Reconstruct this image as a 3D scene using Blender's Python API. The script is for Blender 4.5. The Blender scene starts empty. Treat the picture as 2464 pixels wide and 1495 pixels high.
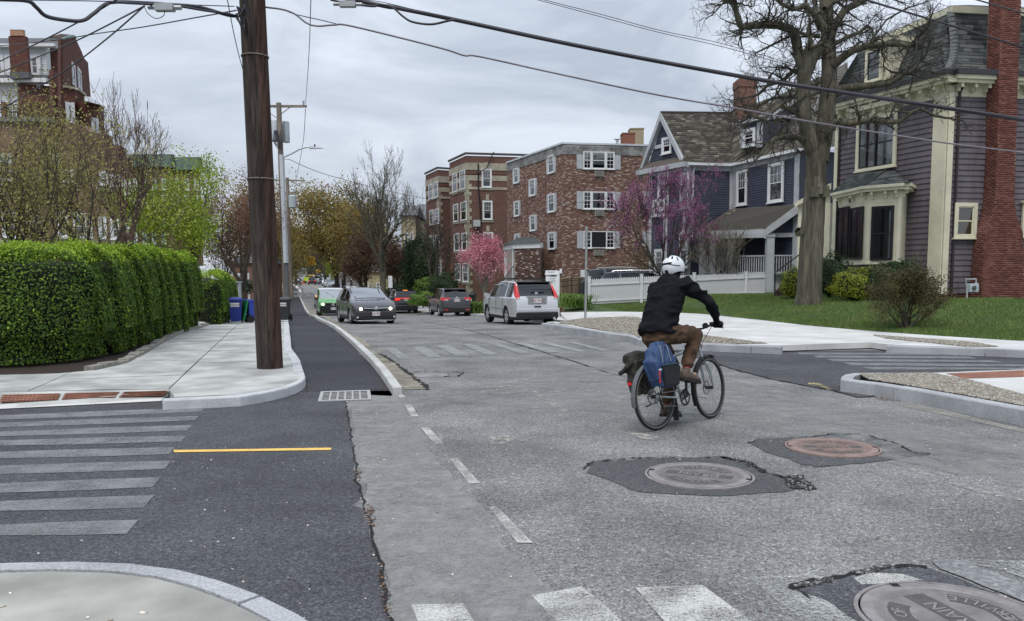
import bpy, bmesh, math, random
import numpy as np
from mathutils import Vector, Matrix
from mathutils.geometry import tessellate_polygon
R = math.radians
rng = np.random.default_rng(7)
random.seed(7)
S = bpy.context.scene
COL = S.collection
# camera
FPX = 1880.0; HCAM = 1.55; PITCH = math.atan(170 / FPX); ROLL = 0.006
cF = Vector((0, math.cos(PITCH),-math.sin(PITCH))); cU0 = Vector((0, math.sin(PITCH), math.cos(PITCH))); cX = Vector((1,0,0))
cRt = cX * math.cos(ROLL) - cU0 * math.sin(ROLL); cUp = cX * math.sin(ROLL) + cU0 * math.cos(ROLL)
cam = bpy.data.objects.new('camera', bpy.data.cameras.new('camera')); COL.objects.link(cam)
m = Matrix((cRt, cUp, -cF)).transposed().to_4x4(); m.translation = Vector((0,0, HCAM)); cam.matrix_world = m
cam.data.sensor_width = 36; cam.data.lens = 36 * FPX / 2464; cam.data.shift_y = (842 - 747.5) / 2464
cam.data.clip_start = 0.05; cam.data.clip_end = 6000
S.camera = cam
# world (overcast) and sun
W = bpy.data.worlds.new("World"); S.world = W; W.use_nodes = True
nt = W.node_tree; nt.nodes.clear()
def _n(t, **k):
 n = nt.nodes.new(t)
 for a, b in k.items(): setattr(n, a, b)
 return n
SUN_EL, SUN_AZ = R(58), R(200)
tc = _n('ShaderNodeTexCoord'); sep = _n('ShaderNodeSeparateXYZ'); nt.links.new(tc.outputs['Generated'], sep.inputs[0])
mp = _n('ShaderNodeMapping'); mp.inputs['Scale'].default_value = (1,1,3.2); nt.links.new(tc.outputs['Generated'], mp.inputs[0])
nz = _n('ShaderNodeTexNoise'); nz.inputs['Scale'].default_value = 2.9; nz.inputs['Detail'].default_value = 6; nz.inputs['Roughness'].default_value = 0.56; nz.inputs['Distortion'].default_value = 0.5
nt.links.new(mp.outputs[0], nz.inputs['Vector'])
cr = _n('ShaderNodeValToRGB'); cr.color_ramp.elements[0].position = 0.36; cr.color_ramp.elements[0].color = (0.37,0.42,0.495,1)
cr.color_ramp.elements[1].position = 0.64; cr.color_ramp.elements[1].color = (0.615,0.665,0.745,1)
nt.links.new(nz.outputs[0], cr.inputs[0])
gr = _n('ShaderNodeMapRange'); gr.inputs['From Min'].default_value = 0; gr.inputs['From Max'].default_value = 1.0
gr.inputs['To Min'].default_value = 0.9; gr.inputs['To Max'].default_value = 2.1
nt.links.new(sep.outputs['Z'], gr.inputs['Value'])
vm = _n('ShaderNodeVectorMath', operation='SCALE'); nt.links.new(cr.outputs[0], vm.inputs[0]); nt.links.new(gr.outputs[0], vm.inputs['Scale'])
bg = _n('ShaderNodeBackground'); bg.inputs['Strength'].default_value = 1.0; nt.links.new(vm.outputs[0], bg.inputs[0])
sky = _n('ShaderNodeTexSky'); sky.sky_type = 'NISHITA'; sky.sun_disc = False; sky.sun_elevation = SUN_EL; sky.sun_rotation = SUN_AZ
bg2 = _n('ShaderNodeBackground'); bg2.inputs['Strength'].default_value = 0.1; nt.links.new(sky.outputs[0], bg2.inputs[0])
mx = _n('ShaderNodeMixShader'); mx.inputs[0].default_value = 0.06; nt.links.new(bg.outputs[0], mx.inputs[1]); nt.links.new(bg2.outputs[0], mx.inputs[2])
wo = _n('ShaderNodeOutputWorld'); nt.links.new(mx.outputs[0], wo.inputs[0])
sl = bpy.data.lights.new('sun', 'SUN'); sl.energy = 1.5; sl.angle = R(25); sl.color = (1,.94,.86)
so = bpy.data.objects.new('sun', sl); COL.objects.link(so)
dirv = Vector((math.sin(SUN_AZ) * math.cos(SUN_EL), math.cos(SUN_AZ) * math.cos(SUN_EL), math.sin(SUN_EL)))
so.rotation_euler = dirv.to_track_quat('Z', 'Y').to_euler()
S.view_settings.view_transform = 'Standard'; S.view_settings.look = 'None'; S.view_settings.gamma = 1; S.view_settings.exposure = 0.22
S.view_settings.use_curve_mapping = False
# geometry of the picture -> places in the world
def ray(px, py):
 v = cF * FPX + cRt * (px - 1232) - cUp * (py - 842); return v
def P(px, py, d):
 v = ray(px, py); t = d / v.y; return Vector((v.x * t, d, HCAM + v.z * t))
PROF = [(0,0),(22,0),(28,-.06),(31,-.2),(43,-.45),(55,-.93),(70,-1.05),(90,-.45),(110,0),(150,.35),(235,.6),(300,.75),(450,.9),(2000,1.5)]
_px = np.array([a for a, b in PROF], float); _pz = np.array([b for a, b in PROF], float)
_gy = np.arange(0,2000,1.0); _gz = np.interp(_gy, _px, _pz)
_k = np.ones(7) / 7; _gs = np.convolve(np.pad(_gz, 3, mode='edge'), _k, 'valid'); _gs[:20] = 0
def gz(y): return float(np.interp(y, _gy, _gs)) if y > 0 else 0.0
def G(px, py, off=0.0):
 v = ray(px, py); y = 1.5; last = y
 for i in range(4000):
  t = y / v.y; z = HCAM + v.z * t
  if z <= gz(y) + off: break
  last = y; y += max(.15, y * .01)
 lo, hi = last, y
 for i in range(30):
  m_ = (lo + hi) / 2
  if HCAM + v.z * m_ / v.y <= gz(m_) + off: hi = m_
  else: lo = m_
 y = hi; t = y / v.y
 return Vector((v.x * t, y, gz(y) + off))
def Z(x0, y0, w, wz):
 k = w / wz
 return lambda x, y: ((x0 + x * k) / 1.636364,(y0 + y * k) / 1.636364)
KX = -.29
def left_kerb(y): return -8.0 + KX * (y - 28)
def right_kerb(y): return 2.15 + KX * (y - 28)
# materials
MATS = {}
def mat(name, col, rough=.7, var=.12, scale=3., bump=0., bscale=40., metal=0., spec=.4, coat=0., emit=None, es=0., attr=None, coord='Object', detail=4, col2=None, stretch=None, mottle=None):
 if name in MATS: return MATS[name]
 m = bpy.data.materials.new(name); m.use_nodes = True; nt = m.node_tree; b = nt.nodes['Principled BSDF']
 L = nt.links.new
 b.inputs['Roughness'].default_value = rough; b.inputs['Metallic'].default_value = metal
 b.inputs['Specular IOR Level'].default_value = spec; b.inputs['Coat Weight'].default_value = coat; b.inputs['Coat Roughness'].default_value = .08
 tc = nt.nodes.new('ShaderNodeTexCoord'); src = tc.outputs[coord]
 if stretch:
  mpn = nt.nodes.new('ShaderNodeMapping'); mpn.inputs['Scale'].default_value = stretch; L(src, mpn.inputs[0]); src = mpn.outputs[0]
 c = col; c2 = col2 or tuple(min(1, x * (1 + var)) for x in c); c1 = c if col2 else tuple(x * (1 - var) for x in c)
 ramp = nt.nodes.new('ShaderNodeValToRGB'); ramp.color_ramp.elements[0].color = (*c1,1); ramp.color_ramp.elements[1].color = (*c2,1)
 ramp.color_ramp.elements[0].position = .3; ramp.color_ramp.elements[1].position = .7
 if attr:
  a = nt.nodes.new('ShaderNodeAttribute'); a.attribute_name = 'rnd'; L(a.outputs['Fac'], ramp.inputs[0])
  ramp.color_ramp.elements[0].position = 0; ramp.color_ramp.elements[1].position = 1
  if attr != True:
   ramp.color_ramp.elements.remove(ramp.color_ramp.elements[1])
   ramp.color_ramp.elements[0].position = attr[0][0]; ramp.color_ramp.elements[0].color = (*attr[0][1], 1)
   for p_, cc in attr[1:]:
    e = ramp.color_ramp.elements.new(p_); e.color = (*cc, 1)
 else:
  n = nt.nodes.new('ShaderNodeTexNoise'); n.inputs['Scale'].default_value = scale; n.inputs['Detail'].default_value = detail; n.inputs['Roughness'].default_value = .6
  L(src, n.inputs['Vector']); L(n.outputs[0], ramp.inputs[0])
 out = ramp.outputs[0]
 if mottle:
  n3 = nt.nodes.new('ShaderNodeTexNoise'); n3.inputs['Scale'].default_value = mottle[0]; n3.inputs['Detail'].default_value = 5; L(src, n3.inputs['Vector'])
  r3 = nt.nodes.new('ShaderNodeValToRGB'); r3.color_ramp.elements[0].position = .38; r3.color_ramp.elements[1].position = .62
  a_ = 1 - mottle[1]; b_ = 1 + mottle[1] * .6
  r3.color_ramp.elements[0].color = (a_, a_, a_, 1); r3.color_ramp.elements[1].color = (b_, b_, b_, 1); L(n3.outputs[0], r3.inputs[0])
  mm = nt.nodes.new('ShaderNodeMix'); mm.data_type = 'RGBA'; mm.blend_type = 'MULTIPLY'; mm.inputs[0].default_value = 1
  L(out, mm.inputs[6]); L(r3.outputs[0], mm.inputs[7]); out = mm.outputs[2]
 L(out, b.inputs['Base Color'])
 if bump:
  n2 = nt.nodes.new('ShaderNodeTexNoise'); n2.inputs['Scale'].default_value = bscale; n2.inputs['Detail'].default_value = 3
  L(src, n2.inputs['Vector'])
  bp = nt.nodes.new('ShaderNodeBump'); bp.inputs['Strength'].default_value = bump; bp.inputs['Distance'].default_value = .02
  L(n2.outputs[0], bp.inputs['Height']); L(bp.outputs[0], b.inputs['Normal'])
 if emit:
  b.inputs['Emission Color'].default_value = (*emit, 1); b.inputs['Emission Strength'].default_value = es
 MATS[name] = m; return m
def glass_mat(name, tint=(.75,.8,.8), k=.3, base=.0):
 if name in MATS: return MATS[name]
 m = bpy.data.materials.new(name); m.use_nodes = True; nt = m.node_tree; nt.nodes.clear(); L = nt.links.new
 o = nt.nodes.new('ShaderNodeOutputMaterial'); mx = nt.nodes.new('ShaderNodeMixShader')
 t = nt.nodes.new('ShaderNodeBsdfTransparent'); t.inputs[0].default_value = (*tint, 1)
 g = nt.nodes.new('ShaderNodeBsdfGlossy'); g.inputs['Roughness'].default_value = .03; g.inputs[0].default_value = (.95,.97,1,1)
 fr = nt.nodes.new('ShaderNodeFresnel'); fr.inputs[0].default_value = 1.5
 ad = nt.nodes.new('ShaderNodeMath'); ad.operation = 'ADD'; ad.use_clamp = True; ad.inputs[1].default_value = base; L(fr.outputs[0], ad.inputs[0])
 L(ad.outputs[0], mx.inputs[0]); L(t.outputs[0], mx.inputs[1]); L(g.outputs[0], mx.inputs[2]); L(mx.outputs[0], o.inputs[0])
 MATS[name] = m; return m
def asphalt(name, col, chip, lo=.5, grain=110., worn=None, wscale=.5):
 m = bpy.data.materials.new(name); m.use_nodes = True; nt = m.node_tree; b = nt.nodes['Principled BSDF']; L = nt.links.new
 b.inputs['Roughness'].default_value = .88; b.inputs['Specular IOR Level'].default_value = .25
 tc = nt.nodes.new('ShaderNodeTexCoord'); s = tc.outputs['Object']
 v = nt.nodes.new('ShaderNodeTexVoronoi'); v.inputs['Scale'].default_value = grain; L(s, v.inputs['Vector'])
 sp = nt.nodes.new('ShaderNodeSeparateColor'); L(v.outputs['Color'], sp.inputs[0])
 r = nt.nodes.new('ShaderNodeValToRGB'); e = r.color_ramp.elements
 e[0].color = tuple(c * lo for c in col) + (1,); e[0].position = 0.0
 e[1].color = (*chip, 1); e[1].position = 1
 x = e.new(.45); x.color = (*col, 1); x = e.new(.86); x.color = tuple(c * 1.25 for c in col) + (1,)
 L(sp.outputs[0], r.inputs[0])
 n0 = nt.nodes.new('ShaderNodeTexNoise'); n0.inputs['Scale'].default_value = 26; n0.inputs['Detail'].default_value = 4; n0.inputs['Roughness'].default_value = .75; L(s, n0.inputs['Vector'])
 r0 = nt.nodes.new('ShaderNodeValToRGB'); r0.color_ramp.elements[0].position = .36; r0.color_ramp.elements[1].position = .62
 r0.color_ramp.elements[0].color = (.74,.74,.75,1); r0.color_ramp.elements[1].color = (1.16,1.16,1.15,1); L(n0.outputs[0], r0.inputs[0])
 n = nt.nodes.new('ShaderNodeTexNoise'); n.inputs['Scale'].default_value = wscale; n.inputs['Detail'].default_value = 7; n.inputs['Roughness'].default_value = .62; L(s, n.inputs['Vector'])
 r2 = nt.nodes.new('ShaderNodeValToRGB'); r2.color_ramp.elements[0].position = .35; r2.color_ramp.elements[1].position = .65
 w = worn or .15
 r2.color_ramp.elements[0].color = (1 - w, 1 - w, 1 - w, 1); r2.color_ramp.elements[1].color = (1 + w, 1 + w, 1 + w * .95,1); L(n.outputs[0], r2.inputs[0])
 def mul(a, c):
  q = nt.nodes.new('ShaderNodeMix'); q.data_type = 'RGBA'; q.blend_type = 'MULTIPLY'; q.inputs[0].default_value = 1; L(a, q.inputs[6]); L(c, q.inputs[7]); return q.outputs[2]
 L(mul(mul(r.outputs[0], r0.outputs[0]), r2.outputs[0]), b.inputs['Base Color'])
 bp = nt.nodes.new('ShaderNodeBump'); bp.inputs['Strength'].default_value = .55; bp.inputs['Distance'].default_value = .01
 L(sp.outputs[0], bp.inputs['Height'])
 bp2 = nt.nodes.new('ShaderNodeBump'); bp2.inputs['Strength'].default_value = .5; bp2.inputs['Distance'].default_value = .02; L(n0.outputs[0], bp2.inputs['Height']); L(bp.outputs[0], bp2.inputs['Normal']); L(bp2.outputs[0], b.inputs['Normal'])
 MATS[name] = m; return m
def paint_mat(name, col, keep=.5, scale=60, soft=.1):
 """worn road paint: chipped through to what lies beneath"""
 m = bpy.data.materials.new(name); m.use_nodes = True; nt = m.node_tree; b = nt.nodes['Principled BSDF']; L = nt.links.new
 b.inputs['Base Color'].default_value = (*col, 1); b.inputs['Roughness'].default_value = .8; b.inputs['Specular IOR Level'].default_value = .2
 tc = nt.nodes.new('ShaderNodeTexCoord')
 n = nt.nodes.new('ShaderNodeTexNoise'); n.inputs['Scale'].default_value = scale; n.inputs['Detail'].default_value = 5; n.inputs['Roughness'].default_value = .8; L(tc.outputs['Object'], n.inputs['Vector'])
 n2 = nt.nodes.new('ShaderNodeTexNoise'); n2.inputs['Scale'].default_value = 3.5; n2.inputs['Detail'].default_value = 3; L(tc.outputs['Object'], n2.inputs['Vector'])
 ad = nt.nodes.new('ShaderNodeMath'); ad.operation = 'MULTIPLY_ADD'; ad.inputs[1].default_value = .55; L(n2.outputs[0], ad.inputs[0]); L(n.outputs[0], ad.inputs[2])
 mr = nt.nodes.new('ShaderNodeMapRange'); mr.inputs['From Min'].default_value = .775 + (.5 - keep) * .5 - soft; mr.inputs['From Max'].default_value = .775 + (.5 - keep) * .5 + soft
 mr.inputs['To Max'].default_value = 1.0; L(ad.outputs[0], mr.inputs['Value']); L(mr.outputs[0], b.inputs['Alpha'])
 MATS[name] = m; return m
def brick_mat(name, c1, c2, mortar, bw=.2, bh=.067, ms=.012, bias=0.):
 m = bpy.data.materials.new(name); m.use_nodes = True; nt = m.node_tree; b = nt.nodes['Principled BSDF']; L = nt.links.new
 b.inputs['Roughness'].default_value = .9; b.inputs['Specular IOR Level'].default_value = .2
 uv = nt.nodes.new('ShaderNodeUVMap'); uv.uv_map = 'UVMap'
 br = nt.nodes.new('ShaderNodeTexBrick'); br.inputs['Scale'].default_value = 1; br.inputs['Brick Width'].default_value = bw; br.inputs['Row Height'].default_value = bh
 br.inputs['Mortar Size'].default_value = ms; br.inputs['Bias'].default_value = bias; br.inputs['Mortar Smooth'].default_value = .3
 br.inputs['Color1'].default_value = (*c1,1); br.inputs['Color2'].default_value = (*c2,1); br.inputs['Mortar'].default_value = (*mortar, 1)
 L(uv.outputs[0], br.inputs['Vector'])
 n = nt.nodes.new('ShaderNodeTexNoise'); n.inputs['Scale'].default_value = .8; n.inputs['Detail'].default_value = 5; L(uv.outputs[0], n.inputs['Vector'])
 r = nt.nodes.new('ShaderNodeValToRGB'); r.color_ramp.elements[0].color = (.72,.72,.72,1); r.color_ramp.elements[1].color = (1.2,1.2,1.2,1); L(n.outputs[0], r.inputs[0])
 q = nt.nodes.new('ShaderNodeMix'); q.data_type = 'RGBA'; q.blend_type = 'MULTIPLY'; q.inputs[0].default_value = 1; L(br.outputs[0], q.inputs[6]); L(r.outputs[0], q.inputs[7]); L(q.outputs[2], b.inputs['Base Color'])
 bp = nt.nodes.new('ShaderNodeBump'); bp.inputs['Strength'].default_value = .4; bp.inputs['Distance'].default_value = -.01; L(br.outputs['Fac'], bp.inputs['Height']); L(bp.outputs[0], b.inputs['Normal'])
 MATS[name] = m; return m
# objects
BASE = {}
def tag(o, label=None, cat=None, group=None, kind=None):
 if label: o['label'] = label
 if cat: o['category'] = cat
 if group: o['group'] = group
 if kind: o['kind'] = kind
 return o
def thing(name, loc=(0,0,0), label=None, cat=None, group=None, kind=None, rz=0.):
 o = bpy.data.objects.new(name, None); COL.objects.link(o); o.location = loc; o.rotation_euler = (0,0, rz); o.empty_display_size = .2
 tag(o, label, cat, group, kind); BASE[o.name] = None if rz else Vector(loc); return o
def local_thing(name, loc, rz=0., label=None, cat=None, group=None):
 o = thing(name, loc, label, cat, group, None, rz); BASE[o.name] = Vector((0,0,0)); return o
def base_of(parent):
 return BASE.get(parent.name) if parent is not None else Vector((0,0,0))
def link_mesh(name, me, parent=None, own_base=None):
 o = bpy.data.objects.new(name, me); COL.objects.link(o)
 if parent is not None: o.parent = parent
 BASE[o.name] = base_of(parent) if parent is not None else (own_base or Vector((0,0,0)))
 return o
def auto_uv(me):
 n = len(me.loops)
 if not n: return
 uvl = me.uv_layers.new(name='UVMap')
 co = np.empty(len(me.vertices) * 3); me.vertices.foreach_get('co', co); co = co.reshape(-1,3)
 li = np.empty(n, int); me.loops.foreach_get('vertex_index', li)
 pn = np.empty(len(me.polygons) * 3); me.polygons.foreach_get('normal', pn); pn = pn.reshape(-1,3)
 lt = np.empty(len(me.polygons), int); me.polygons.foreach_get('loop_total', lt)
 nn = np.repeat(pn, lt, axis=0); p = co[li]
 horiz = np.abs(nn[:, 2]) > .75
 t = np.stack([-nn[:, 1], nn[:, 0], np.zeros(n)], 1); ln = np.linalg.norm(t, axis=1); ln[ln < 1e-6] = 1; t /= ln[:, None]
 u = np.where(horiz, p[:, 0], (p * t).sum(1)); v = np.where(horiz, p[:, 1], p[:, 2])
 uvl.data.foreach_set('uv', np.stack([u, v], 1).ravel())
def smooth(me, ang=40):
 me.polygons.foreach_set('use_smooth', [True] * len(me.polygons)); me.set_sharp_from_angle(angle=R(ang))
class MB:
 def __init__(s): s.v = []; s.f = []; s.mi = []; s.cm = 0
 def add(s, vs, fs):
  o = len(s.v); s.v += [tuple(v) for v in vs]; s.f += [tuple(i + o for i in f) for f in fs]; s.mi += [s.cm] * len(fs); return s
 def quad(s, a, b, c, d): return s.add([a, b, c, d], [(0,1,2,3)])
 def hexa(s, p): return s.add(p, [(0,3,2,1),(4,5,6,7),(0,1,5,4),(1,2,6,5),(2,3,7,6),(3,0,4,7)])
 def box(s, x0, x1, y0, y1, z0, z1): return s.hexa([(x0, y0, z0),(x1, y0, z0),(x1, y1, z0),(x0, y1, z0),(x0, y0, z1),(x1, y0, z1),(x1, y1, z1),(x0, y1, z1)])
 def bar(s, a, b, w, h=None, up=(0,0,1)):
  a = Vector(a); b = Vector(b); h = h or w; d = (b - a).normalized(); u = Vector(up)
  if abs(d.dot(u)) > .99: u = Vector((1,0,0))
  r = d.cross(u).normalized(); u = r.cross(d); r = r * w / 2; u = u * h / 2
  return s.hexa([a - r - u, b - r - u, b + r - u, a + r - u, a - r + u, b - r + u, b + r + u, a + r + u])
 def tube(s, pts, rad, k=8, caps=True):
  pts = [Vector(p) for p in pts]; n = len(pts)
  if not hasattr(rad, '__len__'): rad = [rad] * n
  o = len(s.v); ref = Vector((0,0,1)); pr = None
  for i, p in enumerate(pts):
   d = (pts[min(i + 1, n - 1)] - pts[max(i - 1,0)]).normalized()
   if pr is None:
    rr = d.cross(ref) if abs(d.z) < .95 else d.cross(Vector((1,0,0)))
   else: rr = pr - d * pr.dot(d)
   rr.normalize(); pr = rr; uu = rr.cross(d)
   for j in range(k):
    a = 2 * math.pi * j / k; s.v.append(tuple(p + (rr * math.cos(a) + uu * math.sin(a)) * rad[i]))
  c0 = len(s.f)
  for i in range(n - 1):
   for j in range(k):
    a = o + i * k + j; b = o + i * k + (j + 1) % k; s.f.append((a, b, b + k, a + k))
  if caps: s.f.append(tuple(o + j for j in range(k))[::-1]); s.f.append(tuple(o + (n - 1) * k + j for j in range(k)))
  s.mi += [s.cm] * (len(s.f) - c0); return s
 def lathe(s, prof, c=(0,0,0), axis='z', k=24, caps=True):
  o = len(s.v); c = Vector(c); n = len(prof); c0 = len(s.f)
  for r, h in prof:
   for j in range(k):
    a = 2 * math.pi * j / k; x, y = r * math.cos(a), r * math.sin(a)
    p = {'z': (x, y, h), 'y': (x, h, y), 'x': (h, x, y)}[axis]; s.v.append(tuple(c + Vector(p)))
  for i in range(n - 1):
   for j in range(k):
    a = o + i * k + j; b = o + i * k + (j + 1) % k; s.f.append((a, b, b + k, a + k))
  if caps and prof[0] != prof[-1] and prof[0][0] > 1e-4: s.f.append(tuple(o + j for j in range(k))[::-1])
  if caps and prof[0] != prof[-1] and prof[-1][0] > 1e-4: s.f.append(tuple(o + (n - 1) * k + j for j in range(k)))
  s.mi += [s.cm] * (len(s.f) - c0); return s
 def poly(s, pts):
  pts = [Vector(p) for p in pts]; tr = tessellate_polygon([pts]); return s.add(pts, tr)
 def prism(s, pts, dv):
  pts = [Vector(p) for p in pts]; dv = Vector(dv); n = len(pts); tr = list(tessellate_polygon([pts]))
  q = pts + [p + dv for p in pts]
  return s.add(q, [t for t in tr] + [(a + n, b + n, c + n) for a, b, c in tr] + [(i, (i + 1) % n, (i + 1) % n + n, i + n) for i in range(n)])
 def build(s, name, mt, parent=None, sm=None, uv=True, own_base=None, fixn=True, bevel=0):
  b = base_of(parent) if parent is not None else (own_base or Vector((0,0,0)))
  me = bpy.data.meshes.new(name)
  v = np.array(s.v, float).reshape(-1,3) - np.array(b)
  me.from_pydata(v.tolist(), [], s.f)
  for x in (mt if isinstance(mt, (list, tuple)) else [mt]): me.materials.append(x)
  if isinstance(mt, (list, tuple)): me.polygons.foreach_set('material_index', s.mi)
  if fixn or bevel:
   bm = bmesh.new(); bm.from_mesh(me)
   if fixn: bmesh.ops.recalc_face_normals(bm, faces=bm.faces)
   if bevel: bmesh.ops.bevel(bm, geom=list(bm.edges), offset=bevel, segments=2, affect='EDGES', profile=.6)
   bm.to_mesh(me); bm.free()
  if uv: auto_uv(me)
  if sm: smooth(me, sm)
  o = link_mesh(name, me, parent, own_base)
  if parent is None and own_base is not None: o.location = own_base
  return o
def np_mesh(name, V, F, mt, parent=None, rnd=None, flat=True, own=None):
 """V (n,3) world coords, F (m,k) equal-size faces"""
 b = np.array(base_of(parent)) if parent is not None else np.zeros(3)
 V = np.asarray(V, np.float32) - b.astype(np.float32); F = np.asarray(F, np.int32); k = F.shape[1]; n = len(F)
 me = bpy.data.meshes.new(name); me.vertices.add(len(V)); me.vertices.foreach_set('co', V.ravel())
 me.loops.add(n * k); me.loops.foreach_set('vertex_index', F.ravel()); me.polygons.add(n)
 me.polygons.foreach_set('loop_start', np.arange(0, n * k, k, dtype=np.int32)); me.polygons.foreach_set('loop_total', np.full(n, k, dtype=np.int32))
 me.update(calc_edges=True)
 if rnd is not None:
  a = me.attributes.new('rnd', 'FLOAT', 'FACE'); a.data.foreach_set('value', np.asarray(rnd, np.float32))
 if not flat: me.polygons.foreach_set('use_smooth', np.ones(n, bool))
 me.materials.append(mt); return link_mesh(name, me, parent)
_UNIT = {}
def unit_box(mt, bevel=0.):
 key = (mt.name, bevel)
 if key not in _UNIT:
  q = MB().box(-.5,.5,-.5,.5,-.5,.5); me = bpy.data.meshes.new('piece'); me.from_pydata(q.v, [], q.f); me.materials.append(mt); _UNIT[key] = me
 return _UNIT[key]
def piece(name, parent, c, size, rot=0., mt=None, tilt=(0,0)):
 """box piece; rot about z"""
 o = bpy.data.objects.new(name, unit_box(mt)); COL.objects.link(o); o.parent = parent
 o.location = Vector(c) - base_of(parent); o.scale = size; o.rotation_euler = (tilt[0], tilt[1], rot); return o
def cube_cloud(name, C, SZ, ANG, mt, parent, rnd, jit=0.):
 """many boxes as one mesh: centres C(n,3), sizes SZ(n,3), z-angle ANG"""
 n = len(C); u = np.array([(-1,-1,-1),(1,-1,-1),(1,1,-1),(-1,1,-1),(-1,-1,1),(1,-1,1),(1,1,1),(-1,1,1)], float) * .5
 q = u[None] * SZ[:, None, :]
 if jit: q += rng.normal(0, jit, q.shape)
 c, s_ = np.cos(ANG)[:, None], np.sin(ANG)[:, None]
 x = q[..., 0] * c - q[..., 1] * s_; y = q[..., 0] * s_ + q[..., 1] * c
 V = np.stack([x, y, q[..., 2]], -1) + C[:, None, :]
 f = np.array([(4,5,6,7),(0,1,5,4),(1,2,6,5),(2,3,7,6),(3,0,4,7),(0,3,2,1)])
 F = (f[None] + 8 * np.arange(n)[:, None, None]).reshape(-1,4)
 return np_mesh(name, V.reshape(-1,3), F, mt, parent, np.repeat(rnd, 6))
def leaf_cloud(name, C, size, mt, parent, N=None, asp=.55, rnd=None, flat=0., updir=None):
 """leaves: a bent quad each"""
 C = np.asarray(C, float); n = len(C); a = rng.normal(size=(n, 3)); a /= np.linalg.norm(a, axis=1)[:, None]
 nn = rng.normal(size=(n, 3))
 if N is not None: nn = N * (1.2) + nn * .6
 nn /= np.linalg.norm(nn, axis=1)[:, None]
 if updir is not None: a = a * .5 + np.array(updir)
 a -= nn * (a * nn).sum(1)[:, None]; a /= np.maximum(np.linalg.norm(a, axis=1),1e-6)[:, None]
 b = np.cross(nn, a); sz = (np.asarray(size) * rng.uniform(.65,1.3, n))[:, None]
 V = np.stack([C - a * sz * .5, C + b * sz * asp * .5 + nn * sz * .08, C + a * sz * .5, C - b * sz * asp * .5 + nn * sz * .08], 1)
 F = (np.arange(4)[None] + 4 * np.arange(n)[:, None])
 return np_mesh(name, V.reshape(-1,3), F, mt, parent, rng.random(n) if rnd is None else rnd)
def seg_mesh(name, segs, mt, parent, k=5, sm=True):
 """segs: list of (p0, r0, p1, r1)"""
 A = np.array([tuple(s_[0]) + (s_[1],) + tuple(s_[2]) + (s_[3],) for s_ in segs], float)
 p0, r0, p1, r1 = A[:, 0:3], A[:, 3], A[:, 4:7], A[:, 7]; d = p1 - p0; ln = np.linalg.norm(d, axis=1); ln[ln < 1e-6] = 1; d /= ln[:, None]
 ref = np.where(np.abs(d[:, 2:3]) > .9, np.array([[1., 0,0]]), np.array([[0,0,1.]])); u = np.cross(d, ref); u /= np.linalg.norm(u, axis=1)[:, None]; w = np.cross(d, u)
 p1 = p1 + d * r1[:, None] * .5
 th = np.arange(k) * 2 * np.pi / k; ring = u[:, None] * np.cos(th)[None, :, None] + w[:, None] * np.sin(th)[None, :, None]
 V = np.concatenate([p0[:, None] + ring * r0[:, None, None], p1[:, None] + ring * r1[:, None, None]], 1); n = len(A)
 j = np.arange(k); f = np.stack([j, (j + 1) % k, (j + 1) % k + k, j + k], 1); F = (f[None] + 2 * k * np.arange(n)[:, None, None]).reshape(-1,4)
 return np_mesh(name, V.reshape(-1,3), F, mt, parent, None, flat=not sm)
_SPH = None
def text_mesh(name, s, size, mtx, mt, parent=None, ext=.004, local=False):
 cu = bpy.data.curves.new(name, 'FONT'); cu.body = s; cu.size = size; cu.extrude = ext; cu.align_x = 'CENTER'; cu.align_y = 'CENTER'; cu.resolution_u = 2
 t = bpy.data.objects.new('t', cu); COL.objects.link(t); bpy.context.view_layer.update()
 me = bpy.data.meshes.new_from_object(t.evaluated_get(bpy.context.evaluated_depsgraph_get())); bpy.data.objects.remove(t)
 me.transform(mtx)
 if parent is not None and not local: me.transform(Matrix.Translation(-base_of(parent)))
 me.materials.clear(); me.materials.append(mt); me.name = name
 return link_mesh(name, me, parent)
def poly_clip(poly, a, b, c):
 """keep a*x+b*y<=c"""
 out = []
 for i in range(len(poly)):
  p, q = poly[i], poly[(i + 1) % len(poly)]; dp, dq = a * p[0] + b * p[1] - c, a * q[0] + b * q[1] - c
  if dp <= 0: out.append(p)
  if dp * dq < 0:
   t = dp / (dp - dq); out.append((p[0] + (q[0] - p[0]) * t, p[1] + (q[1] - p[1]) * t))
 return out
def area(poly): return abs(sum(poly[i][0] * poly[(i + 1) % len(poly)][1] - poly[(i + 1) % len(poly)][0] * poly[i][1] for i in range(len(poly)))) / 2
def xy(pts, off=0.): return [tuple(G(px, py, off)[:2]) for px, py in pts]
def sheet(name, poly, off, mt, kind='structure', step=None, parent=None, zf=None):
 """flat ground sheet following the road profile; poly in metres"""
 mb = MB(); zf = zf or (lambda x, y: gz(y))
 if step:
  ys = [p[1] for p in poly]; y = min(ys)
  while y < max(ys):
   q = poly_clip(poly_clip(poly, 0,1, y + step),0,-1,-y)
   if len(q) >= 3 and area(q) > 1e-5: mb.poly([(a, b, zf(a, b) + off) for a, b in q])
   y += step
 else: mb.poly([(a, b, zf(a, b) + off) for a, b in poly])
 o = mb.build(name, mt, parent, fixn=False); me = o.data
 bm = bmesh.new(); bm.from_mesh(me)
 for f in bm.faces:
  if f.normal.z < 0: f.normal_flip()
 bm.to_mesh(me); bm.free()
 if kind: o['kind'] = kind
 return o
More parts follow.
